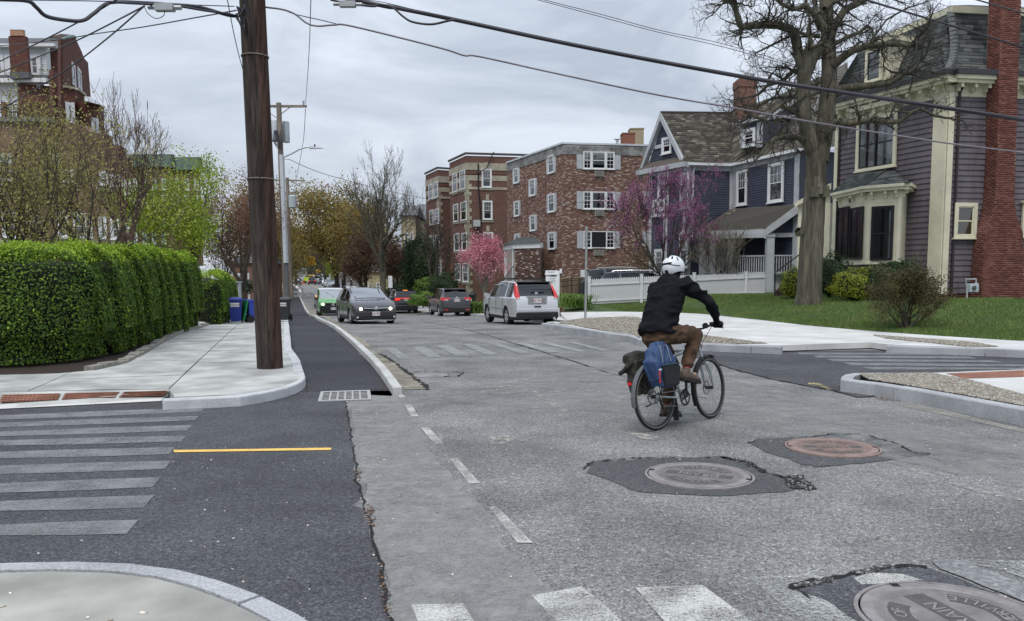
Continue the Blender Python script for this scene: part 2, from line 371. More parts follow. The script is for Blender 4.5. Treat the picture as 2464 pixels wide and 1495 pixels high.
def slabs(root, name, poly, cu, cv, ang, off, mt, gap=.008, th=.12, org=(0,0), zf=None):
 zf = zf or (lambda x, y: gz(y)); c, s_ = math.cos(ang), math.sin(ang)
 L = [((x - org[0]) * c + (y - org[1]) * s_, -(x - org[0]) * s_ + (y - org[1]) * c) for x, y in poly]
 u0, u1 = min(p[0] for p in L), max(p[0] for p in L); v0, v1 = min(p[1] for p in L), max(p[1] for p in L); n = 0
 for i in range(math.floor(u0 / cu), math.ceil(u1 / cu)):
  for j in range(math.floor(v0 / cv), math.ceil(v1 / cv)):
   q = poly_clip(poly_clip(poly_clip(poly_clip(L, 1,0,(i + 1) * cu - gap),-1,0,-i * cu - gap),0,1,(j + 1) * cv - gap),0,-1,-j * cv - gap)
   if len(q) < 3 or area(q) < .02: continue
   w = [(org[0] + a * c - b * s_, org[1] + a * s_ + b * c) for a, b in q]
   dz = random.uniform(-.003,.003)
   MB().prism([(a, b, zf(a, b) + off - th) for a, b in w], (0,0, th + dz)).build(name, mt, root); n += 1
 return n
def resample(pts, step):
 out = [Vector(pts[0])]; acc = 0
 L = [0]
 for i in range(1, len(pts)): L.append(L[-1] + (Vector(pts[i]) - Vector(pts[i - 1])).length)
 n = max(1, round(L[-1] / step)); res = []
 for k in range(n + 1):
  s_ = L[-1] * k / n
  for i in range(1, len(pts)):
   if s_ <= L[i] + 1e-9: t = (s_ - L[i - 1]) / max(1e-9, L[i] - L[i - 1]); res.append(Vector(pts[i - 1]).lerp(Vector(pts[i]), t)); break
 return res
def kerb(root, pts, w, h, mt, side=1, stone=1.8, sub=6, name='kerb_stone', depth=.12, off0=0., zf=None):
 """pts: outer edge polyline in metres; stones with joints; side=+1 keeps stone to the left of travel"""
 fine = resample([Vector((a[0], a[1], 0)) for a in pts], .3); n = len(fine); zf = zf or (lambda x, y: gz(y))
 nor = []
 for i in range(n):
  d = (fine[min(i + 1, n - 1)] - fine[max(i - 1,0)]).normalized(); nor.append(Vector((-d.y, d.x, 0)) * side)
 k = max(1, round(stone / .3)); i = 0
 while i < n - 1:
  j = min(i + k, n - 1); mb = MB(); ring = []; dz = random.uniform(-.006,.006); dw = random.uniform(-.006,.006)
  for a in range(i, j + 1):
   p = fine[a].copy(); q = fine[a] + nor[a] * w
   if a == i: t = (fine[a + 1] - fine[a]).normalized() * .007; p += t; q += t
   if a == j: t = (fine[a] - fine[a - 1]).normalized() * .007; p -= t; q -= t
   p += nor[a] * dw; z = zf(p.x, p.y); b = .014
   zt = z + h + off0 + dz
   ring.append([(p.x, p.y, z - depth),(p.x + nor[a].x * .004, p.y + nor[a].y * .004, zt - b),(p.x + nor[a].x * b, p.y + nor[a].y * b, zt),(q.x, q.y, zt),(q.x, q.y, z - depth)])
  vs = [v for r_ in ring for v in r_]; fs = []
  for a in range(len(ring) - 1):
   for b in range(4): fs.append((a * 5 + b, a * 5 + b + 1,(a + 1) * 5 + b + 1,(a + 1) * 5 + b))
  fs.append((0,1,2,3,4)); e = (len(ring) - 1) * 5; fs.append((e + 4, e + 3, e + 2, e + 1, e))
  mb.add(vs, fs).build(name, mt, root); i = j
# materials of the ground
M_old = asphalt('old_asphalt', (.20,.20,.199),(.40,.40,.39), lo=.45, grain=105, worn=.3, wscale=.8)
M_new = asphalt('new_asphalt', (.078,.080,.089),(.17,.17,.175), lo=.5, grain=110, worn=.24, wscale=.8)
M_lane = asphalt('lane_asphalt', (.046,.048,.057),(.12,.12,.125), lo=.5, grain=95, worn=.2)
M_patch = asphalt('patch_asphalt', (.085,.087,.092),(.17,.17,.17), lo=.6, grain=120, worn=.12)
M_seal = asphalt('sealed_asphalt', (.21,.215,.22),(.33,.33,.33), lo=.8, grain=60, worn=.12, wscale=2)
M_conc = mat('sidewalk_concrete', (.58,.58,.565),.85,.07,1.5, bump=.2, bscale=120, mottle=(.9,.13), spec=.3)
M_concL = mat('left_concrete', (.42,.425,.405),.85,.10,2.2, bump=.25, bscale=120, mottle=(1.1,.27), spec=.3)
M_concI = mat('island_concrete', (.36,.36,.33),.9,.06,1.2, bump=.25, bscale=150, mottle=(1.6,.3), spec=.25)
M_granite = mat('granite', (.37,.38,.395),.8,.35,90, bump=.35, bscale=70, mottle=(2.5,.15), detail=6)
M_granL = mat('pale_granite', (.50,.51,.52),.8,.2,70, bump=.35, bscale=60, mottle=(2.5,.12), detail=6)
M_kerbw = mat('pale_kerb', (.60,.59,.57),.8,.12,60, bump=.2, bscale=60, mottle=(2., .1))
M_earth = mat('mulch', (.035,.024,.018),.95,.5,40, bump=.9, bscale=45)
M_sand = mat('sandy_gutter', (.25,.23,.185),.95,.35,9, bump=.8, bscale=50, mottle=(2,.3))
M_lawnb = mat('lawn_soil', (.06,.10,.028),.95,.4,5, bump=.6, bscale=30, mottle=(.5,.3))
M_field = mat('far_ground', (.10,.10,.07),.95,.3,.3)
M_grav = mat('gravel_bed', (.30,.275,.23),.95,.4,45, bump=1., bscale=60, mottle=(1., .15))
M_ramp = mat('brick_panel', (.26,.115,.075),.85,.25,30, bump=.5, bscale=40, mottle=(3,.2))
M_crack = mat('crack', (.012,.012,.012),.95,.1,5)
M_yel = mat('yellow_paint', (.78,.50,.13),.8,.08,20, mottle=(8,.1))
P_faint = paint_mat('faint_paint', (.33,.345,.345),.66,45,.25)
P_faint2 = paint_mat('faint_paint_b', (.225,.23,.235),.74,45,.25)
P_white = paint_mat('worn_white_paint', (.54,.54,.51),.53,90,.12)
P_dash = paint_mat('dash_paint', (.52,.51,.48),.56,80,.14)
P_pale = paint_mat('pale_worn_paint', (.42,.43,.42),.42,60,.12)
P_stain = paint_mat('pale_scuff', (.40,.385,.35),.40,14,.12)
M_wht = mat('white_paint', (.75,.75,.73),.7,.06,20)
# ground and roads
mb = MB()
ys = [-6,10,22] + list(np.arange(24,130,3.)) + [150,200,260,350,500,900,2000]
def strip_mesh(xl, xr, ys, off):
 q = MB()
 for a, b in zip(ys[:-1], ys[1:]): q.quad((xl(a), a, gz(a) + off),(xr(a), a, gz(a) + off),(xr(b), b, gz(b) + off),(xl(b), b, gz(b) + off))
 return q
strip_mesh(lambda y: -1600, lambda y: 1600, ys, -.05).build('ground', M_field, fixn=False)['kind'] = 'structure'
XL = lambda y: -60 if y < 24 else left_kerb(y) - (.6 if y < 1000 else 0)
XR = lambda y: 60 if y < 24 else right_kerb(y) + .3
strip_mesh(XL, XR, [-6,10,22,23.9] + list(np.arange(24,130,2.)) + list(range(130,700,20)),0).build('road', M_old, fixn=False)['kind'] = 'structure'
z6 = Z(1300,1150,1100,1731); z5 = Z(0,1500,1600,2464); z4 = Z(2200,1650,1832,2464); z3 = Z(2900,1100,1132,2464); z2 = Z(0,800,1250,2199)
def jag(pts, step=.12, amp=.02):
 out = []
 for i in range(len(pts) - 1):
  a, b = Vector(pts[i]), Vector(pts[i + 1]); n = max(1, int((b - a).length / step))
  for k in range(n):
   p = a.lerp(b, k / n); out.append((p.x + rng.normal(0, amp), p.y + rng.normal(0, amp)))
 return out + [tuple(pts[-1])]
edgeL = xy([(770,942),(828,955),(835,972),(838,1010),(850,1080),(860,1150),(880,1230),(905,1300),(918,1380),(935,1495),(950,1700)])
edgeLj = jag(edgeL, .1,.012)
polyL = edgeLj + [(-40, edgeLj[-1][1]),(-40,12.2), tuple(G(300,955)[:2]), tuple(G(736,925)[:2])]
sheet('side_street', polyL, .004, M_new)
edR = [(1500,812),(1545,832),(1640,850),(1716,873),(1760,888), z3(150,820), z3(300,860), z3(440,885), z3(620,920), z3(820,955), z3(940,990), z3(1040,1015), z3(1140,1010), z3(1260,975)]
edRj = jag(xy(edR),.12,.014)
polyR = edRj + xy([(2190,925),(2480,880)]) + [(45,12.5),(45,19),(13,18.5)] + xy([(2300,850),(2100,842),(1880,845),(1774,840),(1613,832),(1540,826)])
sheet('cross_street', polyR, .0045, M_new)
def ribbon(name, pts, w, off, mt, parent=None, jit=.4):
 mb = MB(); pts = [Vector(p) for p in pts]; pr = None
 for i in range(len(pts)):
  d = (pts[min(i + 1, len(pts) - 1)] - pts[max(i - 1,0)]).normalized(); ww = w * random.uniform(1 - jit, 1 + jit) * .5; n = Vector((-d.y, d.x)) * ww
  z = gz(pts[i].y) + off; c = ((pts[i].x + n.x, pts[i].y + n.y, z),(pts[i].x - n.x, pts[i].y - n.y, z))
  if pr: mb.quad(pr[1], c[1], c[0], pr[0])
  pr = c
 o = mb.build(name, mt, parent, fixn=False)
 if not parent: o['kind'] = 'structure'
 return o
ribbon('asphalt_seam', edgeLj[2:], .014,.0085, M_crack, jit=.9)
ribbon('asphalt_seam', edRj[:-3], .035,.009, M_crack, jit=.8)
bl_out = [(944,932),(930.5,911),(911,884),(888,858),(849,821),(828.5,803),(807.6,787),(783,773),(762.5,764),(741.7,754),(729.5,734),(719,712)]
kerb_line = [G(px, py, .12) for px, py in bl_out]
k_in = [(p.x, p.y) for p in kerb_line]
left_pts = xy([(389,963),(573,954.5),(640,944),(690,933),(722,922),(735,912),(736.5,905),(729,885),(722.6,866)], .13)
ycur = left_pts[-1][1]
left_line = left_pts + [(left_kerb(y), y) for y in np.arange(ycur + 2.5,84,2.)]
far_in = [(left_kerb(y) + 1.75, y) for y in (86,96)]
lane_poly_l = [p for p in left_pts[4:]] + [(left_kerb(y), y) for y in np.arange(ycur + 2.5,84,2.)]
lane = lane_poly_l + [(k_in[-1][0], 84)] + k_in[::-1] + [tuple(G(940,941)[:2]), tuple(G(760,944)[:2])]
sheet('bicycle_lane', lane, .005, M_lane, step=2.)
sheet('bicycle_lane', [(left_kerb(104),104),(left_kerb(250),250),(left_kerb(250) + 1.9,250),(left_kerb(104) + 1.9,104)], .008, M_lane, step=8)
rt = thing('kerb', (k_in[0][0], k_in[0][1], 0), kind='structure')
kerb(rt, k_in[::-1][:-1] + [k_in[0]], .13,.11, mat('lane_kerb', (.50,.50,.485),.8,.15,60, bump=.2, bscale=60, mottle=(2., .15)), side=1, stone=1.5)
rt = thing('kerb', (left_kerb(110),110,0), kind='structure')
kerb(rt, [(left_kerb(y) + 1.95, y) for y in range(245,100,-5)], .25,.13, M_kerbw, side=1, stone=6)
sg = [z6(115,250), z6(215,300), z6(290,385), z6(400,430), z6(500,505), z6(560,555), z6(612,603), z6(460,607), z6(385,520), z6(300,425), z6(200,330), z6(100,240), z6(-60,150), z6(-150,120), z6(-190,60), z6(-170,60), z6(-130,105), z6(-40,140)]
sheet('gutter', jag(xy(sg),.15,.01),.0042, M_sand, step=2.)
ribbon('gutter_crack', jag(xy([z6(290,385), z6(330,395), z6(400,440), z6(480,500), z6(530,540), z6(560,560), z6(612,608)]),.06,.012),.06,.009, M_crack, jit=.9)
ribbon('gutter_crack', jag(xy([z6(250,612), z6(400,605), z6(612,608)]),.1,.01),.03,.009, M_crack, jit=.9)
ribbon('road_seam', jag(xy([z6(560,180), z6(750,215), z6(850,237), z6(1000,275), z6(1150,322), z6(1400,398), z6(1560,447), z6(1731,505),(1520,912),(1600,935),(1700,960)]),.2,.01),.028,.006, M_crack, jit=.6)
for a in ([(830,700),(760,697)], [(745,740),(835,742)], [(755,728),(830,729)]):
 ribbon('road_seam', jag(xy(a),.5,.03),.05,.006, M_crack)
z2_hedge = [(-220,905),(0,902.4),(139,899),(222,892),(299,874.6),(347,850),(382,829.5),(434,802),(486,788),(556,765)]
hl = xy(z2_hedge, .13)
sw_root = thing('pavement', (-6,12,.13), kind='structure')
inner = [(p[0] - .15, p[1]) for p in left_line]
Lw = [tuple(G(px, py, .13)[:2]) for px, py in [(-220,948),(0,943),(278,936),(405,935),(420,955)]] + xy([(573,949),(640,939),(690,927),(716,916),(724,904)], .13) + [(p[0] - .16, p[1]) for p in left_pts[7:]] + [(left_kerb(y) - .16, y) for y in np.arange(ycur + 2.5,36,2.)]
Lsw = Lw + [(left_kerb(36) - 2.6,36)] + hl[::-1]
slabs(sw_root, 'pavement_slab', Lsw, 1.75,1.75, math.atan2(1, KX),.13, M_concL, gap=.011, org=(left_pts[-1][0], left_pts[-1][1]))
sheet('pavement_bed', [(p[0] , p[1]) for p in Lsw], .115, M_crack, step=2)
for a, b in ((36,84),(104,250)):
 rr = thing('pavement', (left_kerb(a), a, .1), kind='structure')
 MBs = strip_mesh(lambda y: left_kerb(y) - 2.6, lambda y: left_kerb(y) - .15, list(np.arange(a, b + .1,2. if b < 100 else 10.)),.13); MBs.build('pavement_slab', M_concL, rr, fixn=False)
rt = thing('kerb', (-3.5,11,0), kind='structure')
kerb(rt, left_line, .16,.13, M_granL, side=1, stone=1.9)
fr0 = [G(px, py, .012) for px, py in [(-220,994),(0,984),(389,965)]]; bk0 = [G(px, py, .128) for px, py in [(-220,949),(0,944),(411,937)]]
mb = MB()
for i in range(2): mb.quad(fr0[i], fr0[i + 1], bk0[i + 1], bk0[i])
mb.build('pavement_ramp', M_concL, fixn=False)['kind'] = 'structure'
def lerp3(a, b, t): return Vector(a).lerp(Vector(b), t)
def on_ramp(px, t, o=.004):
 k = (px + 220) / 220 if px < 0 else px / 389
 a = lerp3(fr0[0], fr0[1], k) if px < 0 else lerp3(fr0[1], fr0[2], k); b = lerp3(bk0[0], bk0[1], k) if px < 0 else lerp3(bk0[1], bk0[2], min(1, k)); p = a.lerp(b, t); p.z += o; return p
fl = thing('flush_kerb', tuple(fr0[1]), kind='structure')
for a, b in ((-210,-90),(-89,60),(61,225),(226,389)):
 MB().quad(on_ramp(a, -.03,.006), on_ramp(b - 1,-.03,.006), on_ramp(b - 1,.22,.006), on_ramp(a, .22,.006)).build('kerb_stone', M_kerbw, fl, fixn=False)
tp = thing('tactile_panel_row', tuple(fr0[1]), kind='structure')
for a, b in ((-150,-10),(0,132),(143,268),(280,385)):
 q = [on_ramp(a, .27,.025), on_ramp(b, .27,.025), on_ramp(b + 5,.72,.025), on_ramp(a + 7,.72,.025)]
 MB().quad(*q).build('tactile_panel', M_ramp, tp, fixn=False)
 mb = MB()
 for i in range(14):
  for j in range(4):
   p = q[0].lerp(q[1], (i + .5) / 14).lerp(q[3].lerp(q[2], (i + .5) / 14),(j + .5) / 4); mb.box(p.x - .03, p.x + .03, p.y - .02, p.y + .02, p.z, p.z + .006)
 mb.build('tactile_bump', M_ramp, tp)['kind'] = 'stuff'
sheet('mulch_bed', hl + [(hl[-1][0] - 2.2, hl[-1][1] + 1),(-9,14.5),(-30,14.5),(-30, hl[0][1])], .10, M_earth, step=2)
strip_mesh(lambda y: -90, lambda y: (-6.5 if y < 24 else left_kerb(y) - 2.6) - max(0,22 - y) * .0 - .6, [14.5,18,22,24] + list(range(26,104,3)),.09).build('lawn', M_lawnb, fixn=False)['kind'] = 'structure'
front_px = [(1349,747),(1419,750),(1500,750),(1560,751),(1630,752),(1714,757),(1812,768),(1930,782),(2100,797),(2300,811),(2464,821),(2640,831)]
def Gf(px, py, z): v = ray(px, py); t = (z - HCAM) / v.z; return (v.x * t, v.y * t)
def fxy(pts, z=.15): return [Gf(a, b, z) for a, b in pts]
def fR(x, y): return gz(y) * (1 - max(0., min(1., (x - right_kerb(y) - .3) / 2.5)))
front = fxy(front_px)
_fx = np.array([p[0] for p in front]); _fy = np.array([p[1] for p in front]); _o = np.argsort(_fx); _fx, _fy = _fx[_o], _fy[_o]
def lz(x, y):
 yf = np.interp(x, _fx, _fy, right=None) if x < _fx[-1] else _fy[-1] - (x - _fx[-1]) * 1.2
 d_ = max(0., y - float(yf)); z = .15 + fR(x, y) + min(.58,.043 * d_)
 return z
kp = [(1371,769),(1340,771),(1299.4,775.6),(1372,787),(1448,799.8),(1516,808),(1538,818),(1613,825.6),(1774,832),(1880,836)]
kr = fxy(kp)
rt = thing('kerb', (kr[2][0], kr[2][1], 0), kind='structure')
kerb(rt, kr, .16,.15, M_granite, side=1, stone=1.7, zf=fR)
kr2 = xy([(2132,832),(2250,836),(2330,838),(2464,843),(2640,849)], .15)
rt = thing('kerb', (kr2[0][0], kr2[0][1], 0), kind='structure'); kerb(rt, kr2,.16,.15, M_granite, side=1, stone=1.7)
rsw = xy([(1371,768),(1316,774.5),(1372,785),(1448,796.5),(1516,804),(1538,814),(1613,822),(1774,828.5),(1870,831),(2095,824),(2138,829),(2250,833),(2330,835),(2464,840),(2640,846)], .15) + front[::-1]
rsw[:1] = fxy([(1371,768)])
swr = thing('pavement', (6,22,.15), kind='structure')
slabs(swr, 'pavement_slab', rsw, 2.3,2.0, math.atan2(-.75,.66),.148, M_conc, gap=.006, org=(kr[2][0], kr[2][1]), zf=fR)
sheet('pavement_bed', rsw, .10, M_crack, zf=fR, step=.7)
f_ = [G(1879,838,.012), G(2132,832,.012)]; b_ = [G(1868,829.6,.12), G(2092,822.6,.12)]
MB().quad(f_[0], f_[1], b_[1], b_[0]).build('pavement_ramp', M_ramp, fixn=False)['kind'] = 'structure'
def rk(y): return right_kerb(y)
ys_r = list(np.arange(28,86,2.)); ys_r2 = list(np.arange(104,400,8.))
for yy in (ys_r, ys_r2):
 q = strip_mesh(lambda y: rk(y) + .14, lambda y: rk(y) + 2.4, yy, .13); q.build('pavement', M_conc, fixn=False)['kind'] = 'structure'
 rt = thing('kerb', (rk(yy[0]), yy[0], 0), kind='structure'); kerb(rt, [(rk(y), y) for y in yy[::-1]], .14,.13, M_granite, side=1, stone=3. if yy is ys_r else 10.)
strip_mesh(lambda y: rk(y) + 2.3, lambda y: 60, [31] + ys_r[2:], .10).build('yard', M_lawnb, fixn=False)['kind'] = 'structure'
bed1 = fxy([z for z in [(1342,775.6),(1406,766),(1503,762.7),(1535,764),(1600,790),(1709.6,809.5),(1848,827),(1774,828),(1613,821),(1538,813),(1516,803),(1448,795)]])
bed2 = xy([z3(1170,480), z3(2000,540), z3(2250,580), z3(1950,575), z3(1280,510)], .15)
nr_px = [(2700,880),(2464.5,888),(2238.7,896.2),(2129,896.2),(2053,896.8),(2032,899.8),(2017.5,909.7),(2026,915.5),(2050,917),(2080,919),(2193.8,937),(2415.6,977),(2464.5,986.3),(2640,1022)]
nr = xy(nr_px, .17)
rt = thing('kerb', (nr[6][0], nr[6][1], 0), kind='structure'); kerb(rt, nr, .17,.17, M_granite, side=1, stone=2.2)
slab_n = xy([(2236,898),(2464,890),(2700,883),(2700,1020),(2590,990),(2464,950),(2330,914)], .168)
MB().prism([(a, b, .05) for a, b in slab_n], (0,0,.118)).build('pavement', M_conc)['kind'] = 'structure'
MB().quad(*[tuple(G(*q, .172)) for q in [(2275,898.8),(2464,890.8),(2464,907),(2323,911)]]).build('tactile_panel', M_ramp, fixn=False)['kind'] = 'structure'
bed3 = xy([(2070,902),(2238,899.5),(2330,916),(2464,953),(2600,992),(2640,1012),(2464,978),(2193,930),(2090,914)], .16)
def in_poly(P2, poly):
 x, y = P2[:, 0], P2[:, 1]; c = np.zeros(len(P2), bool); n = len(poly)
 for i in range(n):
  x1, y1 = poly[i]; x2, y2 = poly[(i + 1) % n]
  if y1 == y2: continue
  c ^= ((y1 > y) != (y2 > y)) & (x < (x2 - x1) * (y - y1) / (y2 - y1) + x1)
 return c
def scatter(poly, n):
 a = np.array(poly); lo, hi = a.min(0), a.max(0); p = rng.uniform(lo, hi, (int(n * 3),2)); p = p[in_poly(p, poly)]; return p[:n]
M_stone = mat('gravel_stone', (.3,.28,.24),.9, attr=[(0,(.13,.12,.10)),(.4,(.29,.26,.21)),(.8,(.42,.385,.33)),(1,(.54,.51,.46))])
for poly, z, n, sz, zt in ((bed1,.154,16000,.027,.15),(bed2,.154,4000,.027,.15),(bed3,.165,16000,.024,.16)):
 o = sheet('gravel_bed', poly, z, M_grav)
 p = scatter(poly, n); m_ = len(p); s_ = rng.uniform(.5,1.3,(m_, 1)) * np.array([[sz, sz * .8, sz * .55]])
 g = cube_cloud('gravel', np.column_stack([p, np.full(m_, z + .006)]), s_, rng.uniform(0,6.3, m_), M_stone, None, rng.random(m_), jit=sz * .12); g['kind'] = 'stuff'
sheet('soil_patch', jag(xy([z6(1510,190), z6(1580,182), z6(1731,178),(1480,770),(1500,774),(1440,778),(1395,778)], .15),.2,.03),.158, M_earth)
M_petal = mat('petal', (.75,.73,.68),.8, attr=[(0,(.8,.78,.72)),(.7,(.7,.62,.5)),(1,(.12,.05,.03))])
def litter(poly, n, z, sz, name='litter', mt=None):
 p = scatter(poly, n); m_ = len(p)
 g = cube_cloud(name, np.column_stack([p, np.full(m_, z)]), rng.uniform(.5,1.4,(m_, 1)) * np.array([[sz, sz * .6, sz * .25]]), rng.uniform(0,6.3, m_), mt or M_petal, None, rng.random(m_), jit=sz * .1); g['kind'] = 'stuff'
isl = xy([(-260,1362),(0,1353),(150,1348.5),(300,1352),(420,1365),(520,1390),(620,1425),(700,1462),(770,1502),(860,1570),(930,1700)], .15)
rt = thing('kerb', (isl[4][0], isl[4][1], 0), kind='structure')
kerb(rt, isl, .115,.15, M_granite, side=-1, stone=2.1)
isin = []
for i, p in enumerate(isl):
 d = (Vector(isl[min(i + 1, len(isl) - 1)]) - Vector(isl[max(i - 1,0)])).normalized(); isin.append((p[0] + d.y * .128, p[1] - d.x * .128))
ip = isin + [(isin[-1][0] - .1,.6),(-6,.6),(-6, isin[0][1])]
MB().prism([(a, b, .02) for a, b in ip], (0,0,.122)).build('pavement', M_concI)['kind'] = 'structure'
MB().prism([(a, b, .01) for a, b in [(p[0] + .008, p[1] + .01) for p in isin] + [(isin[-1][0] - .1,.5),(-6.2,.5),(-6.2, isin[0][1])]], (0,0,.115)).build('pavement_bed', M_crack)['kind'] = 'structure'
litter([(-4.2,2.2),(-.4,2.2),(-.6,2.6),(-1.6,3.4),(-4.2,3.6)], 170,.145,.022)
litter([(-4,3.9),(-.6,3.3),(.1,1.9),(-.35,2.2),(-1.1,3.2),(-4,4.0)], 110,.008,.016)
litter([(-4,4),(-.6,3),(0,2.2),(6,2.2),(6,12),(-1,12)], 500,.006,.012, 'grit')
for q, n in (([(700,925),(745,925),(748,946),(715,950)], 60),([(915,925),(940,925),(950,942),(925,942)], 60),([z3(1180,1015), z3(1350,1005), z3(1400,1045), z3(1250,1050)], 130),([z3(2000,630), z3(2250,625), z3(2260,648), z3(2000,650)], 90),([(870,1215),(895,1215),(910,1270),(885,1270)], 60),([(850,1130),(868,1130),(868,1160),(852,1160)], 25),([(905,1350),(925,1350),(945,1495),(925,1495)], 60),([(855,785),(1120,770),(1130,760),(1160,765)], 6)):
 litter(xy(q), n, .009,.014, 'fallen_leaf', mat('dead_leaf', (.3,.15,.08),.9, attr=[(0,(.48,.42,.34)),(.5,(.2,.12,.08)),(1,(.06,.035,.025))]))
litter([(right_kerb(y) - .35 + dx, y) for y, dx in ((30,0),(60,0),(60,.3),(30,.3))], 120,.02 - .5,.06)
# markings
def mark(name, quads, off, mt, kind='structure'):
 mb = MB()
 for q in quads: mb.poly([(a, b, gz(b) + off) for a, b in xy(q)])
 o = mb.build(name, mt, fixn=False); o['kind'] = kind
 bm = bmesh.new(); bm.from_mesh(o.data)
 for f in bm.faces:
  if f.normal.z < 0: f.normal_flip()
 bm.to_mesh(o.data); bm.free(); return o
def flat(z, pts): return [z(*p) for p in pts]
st = [(1240,165,190,214,240),(1205,218,243,259,285),(1165,272,305,313,341),(1130,338,372,366,398),(1060,408,450,435,475),(1040,490,540,521,571),(975,590,650,629,685),(935,700,775,736,795),(840,850,935,880,945)]
for xe, a, b, c, d in st:
 mark('crosswalk_stripe', [flat(z5, [(xe, a),(xe - (b - a) * .85, b),(xe * .5,(b + d) / 2 + 3),(0, d),(-400, d + (d - b) * .35),(-400, c + (c - a) * .35),(0, c),(xe * .5,(a + c) / 2 - 3)])], .0085, P_faint2)
mark('lane_line', [flat(z5, [(1052,425),(1500,419),(2005,411),(2012,418),(2004,425),(1500,432),(1056,439)])], .0095, M_yel)
P_worn = paint_mat('worn_surface', (.31,.31,.30),.5,9,.3)
def overlay(pts, off, m_, nm): sheet(nm, jag(xy(pts),.15,.03), off, m_, step=2.)
overlay([(850,975),(955,950),(985,1000),(1060,1110),(1160,1225),(1300,1390),(1400,1520),(945,1520),(920,1380),(880,1230),(862,1150),(848,1020)], .0052, P_worn, 'worn_strip')
overlay([(1010,960),(1500,870),(1720,905),(2100,990),(2464,1080),(2464,1180),(1700,1000),(1300,985)], .0053, paint_mat('worn_surface_b', (.29,.29,.28),.38,4,.25), 'worn_strip')
for q in ([(402,620),(440,620),(468,657),(430,657)], [(462,703),(505,700),(548,775),(500,775)], [(562,845),(612,843),(700,942),(645,945)], [(740,1035),(790,1035),(930,1190),(860,1192)], [(980,1335),(1030,1330),(1255,1560),(1160,1560)]):
 mark('lane_dash', [flat(z6, q)], .0065, P_dash)
for q in ([(340,350),(400,348),(500,415),(430,418)], [(500,340),(580,340),(690,405),(610,408)], [(655,335),(735,333),(862,398),(785,400)], [(820,326),(880,325),(1045,388),(965,392)], [(988,322),(1040,320),(1250,380),(1175,383)], [(1145,318),(1210,318),(1425,375),(1355,378)], [(1283,315),(1350,314),(1600,370),(1540,373)], [(1470,312),(1520,312),(1731,365),(1680,366)]):
 mark('crosswalk_stripe', [flat(z6, q)], .0066, P_faint)
for q in ([(-350,905),(75,890),(330,1150),(-250,1150)], [(-870,985),(-560,985),(-430,1150),(-850,1150)][:0], [(405,900),(760,885),(1120,1150),(620,1150)]):
 if q: mark('crosswalk_stripe', [flat(z4, q)], .0066, P_white)
bq = [[(990,1458),(1115,1455),(1175,1560),(1030,1560)], [(1279,1436),(1400,1414),(1450,1455),(1560,1560),(1400,1560)]]
bpy.data.objects.remove([o for o in COL.objects if o.name.startswith('crosswalk_stripe')][-2], do_unlink=True)
for q in bq: mark('crosswalk_stripe', [q], .0066, P_white)
mark('crosswalk_stripe', [[(1800,1392),(1960,1384),(1985,1400),(2120,1520),(2000,1560),(1960,1520)]], .0062, P_pale)
mark('crosswalk_stripe', [flat(z4, [(1560,850),(1640,822),(1820,830),(1925,862),(1750,880),(1600,885)])], .0095, P_white)
mark('crosswalk_stripe', [flat(z4, [(2090,742),(2500,760),(2500,860),(2330,800),(2150,770)])], .0066, P_pale)
z3r = [((400,608),(400,620),(1400,612),(1400,598)),((520,632),(540,648),(1850,652),(1800,638)),((660,655),(690,675),(2060,684),(2000,668)),((770,685),(830,707),(2290,716),(2200,700)),((905,717),(985,742),(2500,752),(2500,735)),((1070,757),(1160,778),(2500,776),(2500,763))]
for q in z3r: mark('crosswalk_stripe', [flat(z3, q)], .0088, P_faint2)
for q in ([(590,558),(735,553),(735,560),(600,565)], [(750,545),(860,545),(870,556),(770,562)], [(895,540),(1030,545),(1000,556),(900,553)], [(690,604),(830,598),(1000,585),(1170,580),(1200,588),(1000,597),(840,608),(700,609)], [(1240,610),(1280,620),(1400,690),(1480,745),(1450,750),(1360,700)], [(980,900),(1100,890),(1210,930),(1100,945),(975,950)], [(160,390),(350,340),(380,350),(300,385)]):
 mark('faded_marking', [flat(z6, q)], .0067, P_stain)
for q in ([(350,75),(450,80),(545,100),(500,118),(430,105)], [(1780,235),(1980,300),(2200,370),(2464,430),(2464,445),(2200,385),(1900,290)], [(1950,258),(2040,300),(2130,345),(2020,310)]):
 mark('faded_marking', [flat(z4, q)], .0067, P_stain)
mark('gutter_sand', [flat(z3, [(1330,1050),(1500,1070),(1800,1130),(2100,1205),(2464,1290),(2464,1320),(2100,1235),(1700,1150),(1400,1085)])], .0067, paint_mat('sand_film', (.34,.33,.29),.52,30,.2))
mark('faded_marking', [flat(z3, [(610,892),(700,895),(770,925),(820,950),(780,950),(700,915),(620,905)])], .0098, paint_mat('yellow_scuff', (.5,.4,.2),.5,40,.1))
mb = MB()
for y0 in (97., 103.):
 for i in range(13):
  x = left_kerb(y0) + .5 + i * 1.0; mb.quad((x, y0, gz(y0) + .02),(x + .55, y0, gz(y0) + .02),(x + .4, y0 + .9, gz(y0 + .9) + .02),(x - .15, y0 + .9, gz(y0 + .9) + .02))
mb.build('crosswalk_stripe', M_wht, fixn=False)['kind'] = 'structure'
mb = MB()
for y0 in range(112,250,4): mb.quad((left_kerb(y0) + 5.6, y0, gz(y0) + .02),(left_kerb(y0) + 5.72, y0, gz(y0) + .02),(left_kerb(y0 + 4) + 5.72, y0 + 4, gz(y0 + 4) + .02),(left_kerb(y0 + 4) + 5.6, y0 + 4, gz(y0 + 4) + .02))
mb.build('centre_line', M_yel, fixn=False)['kind'] = 'structure'
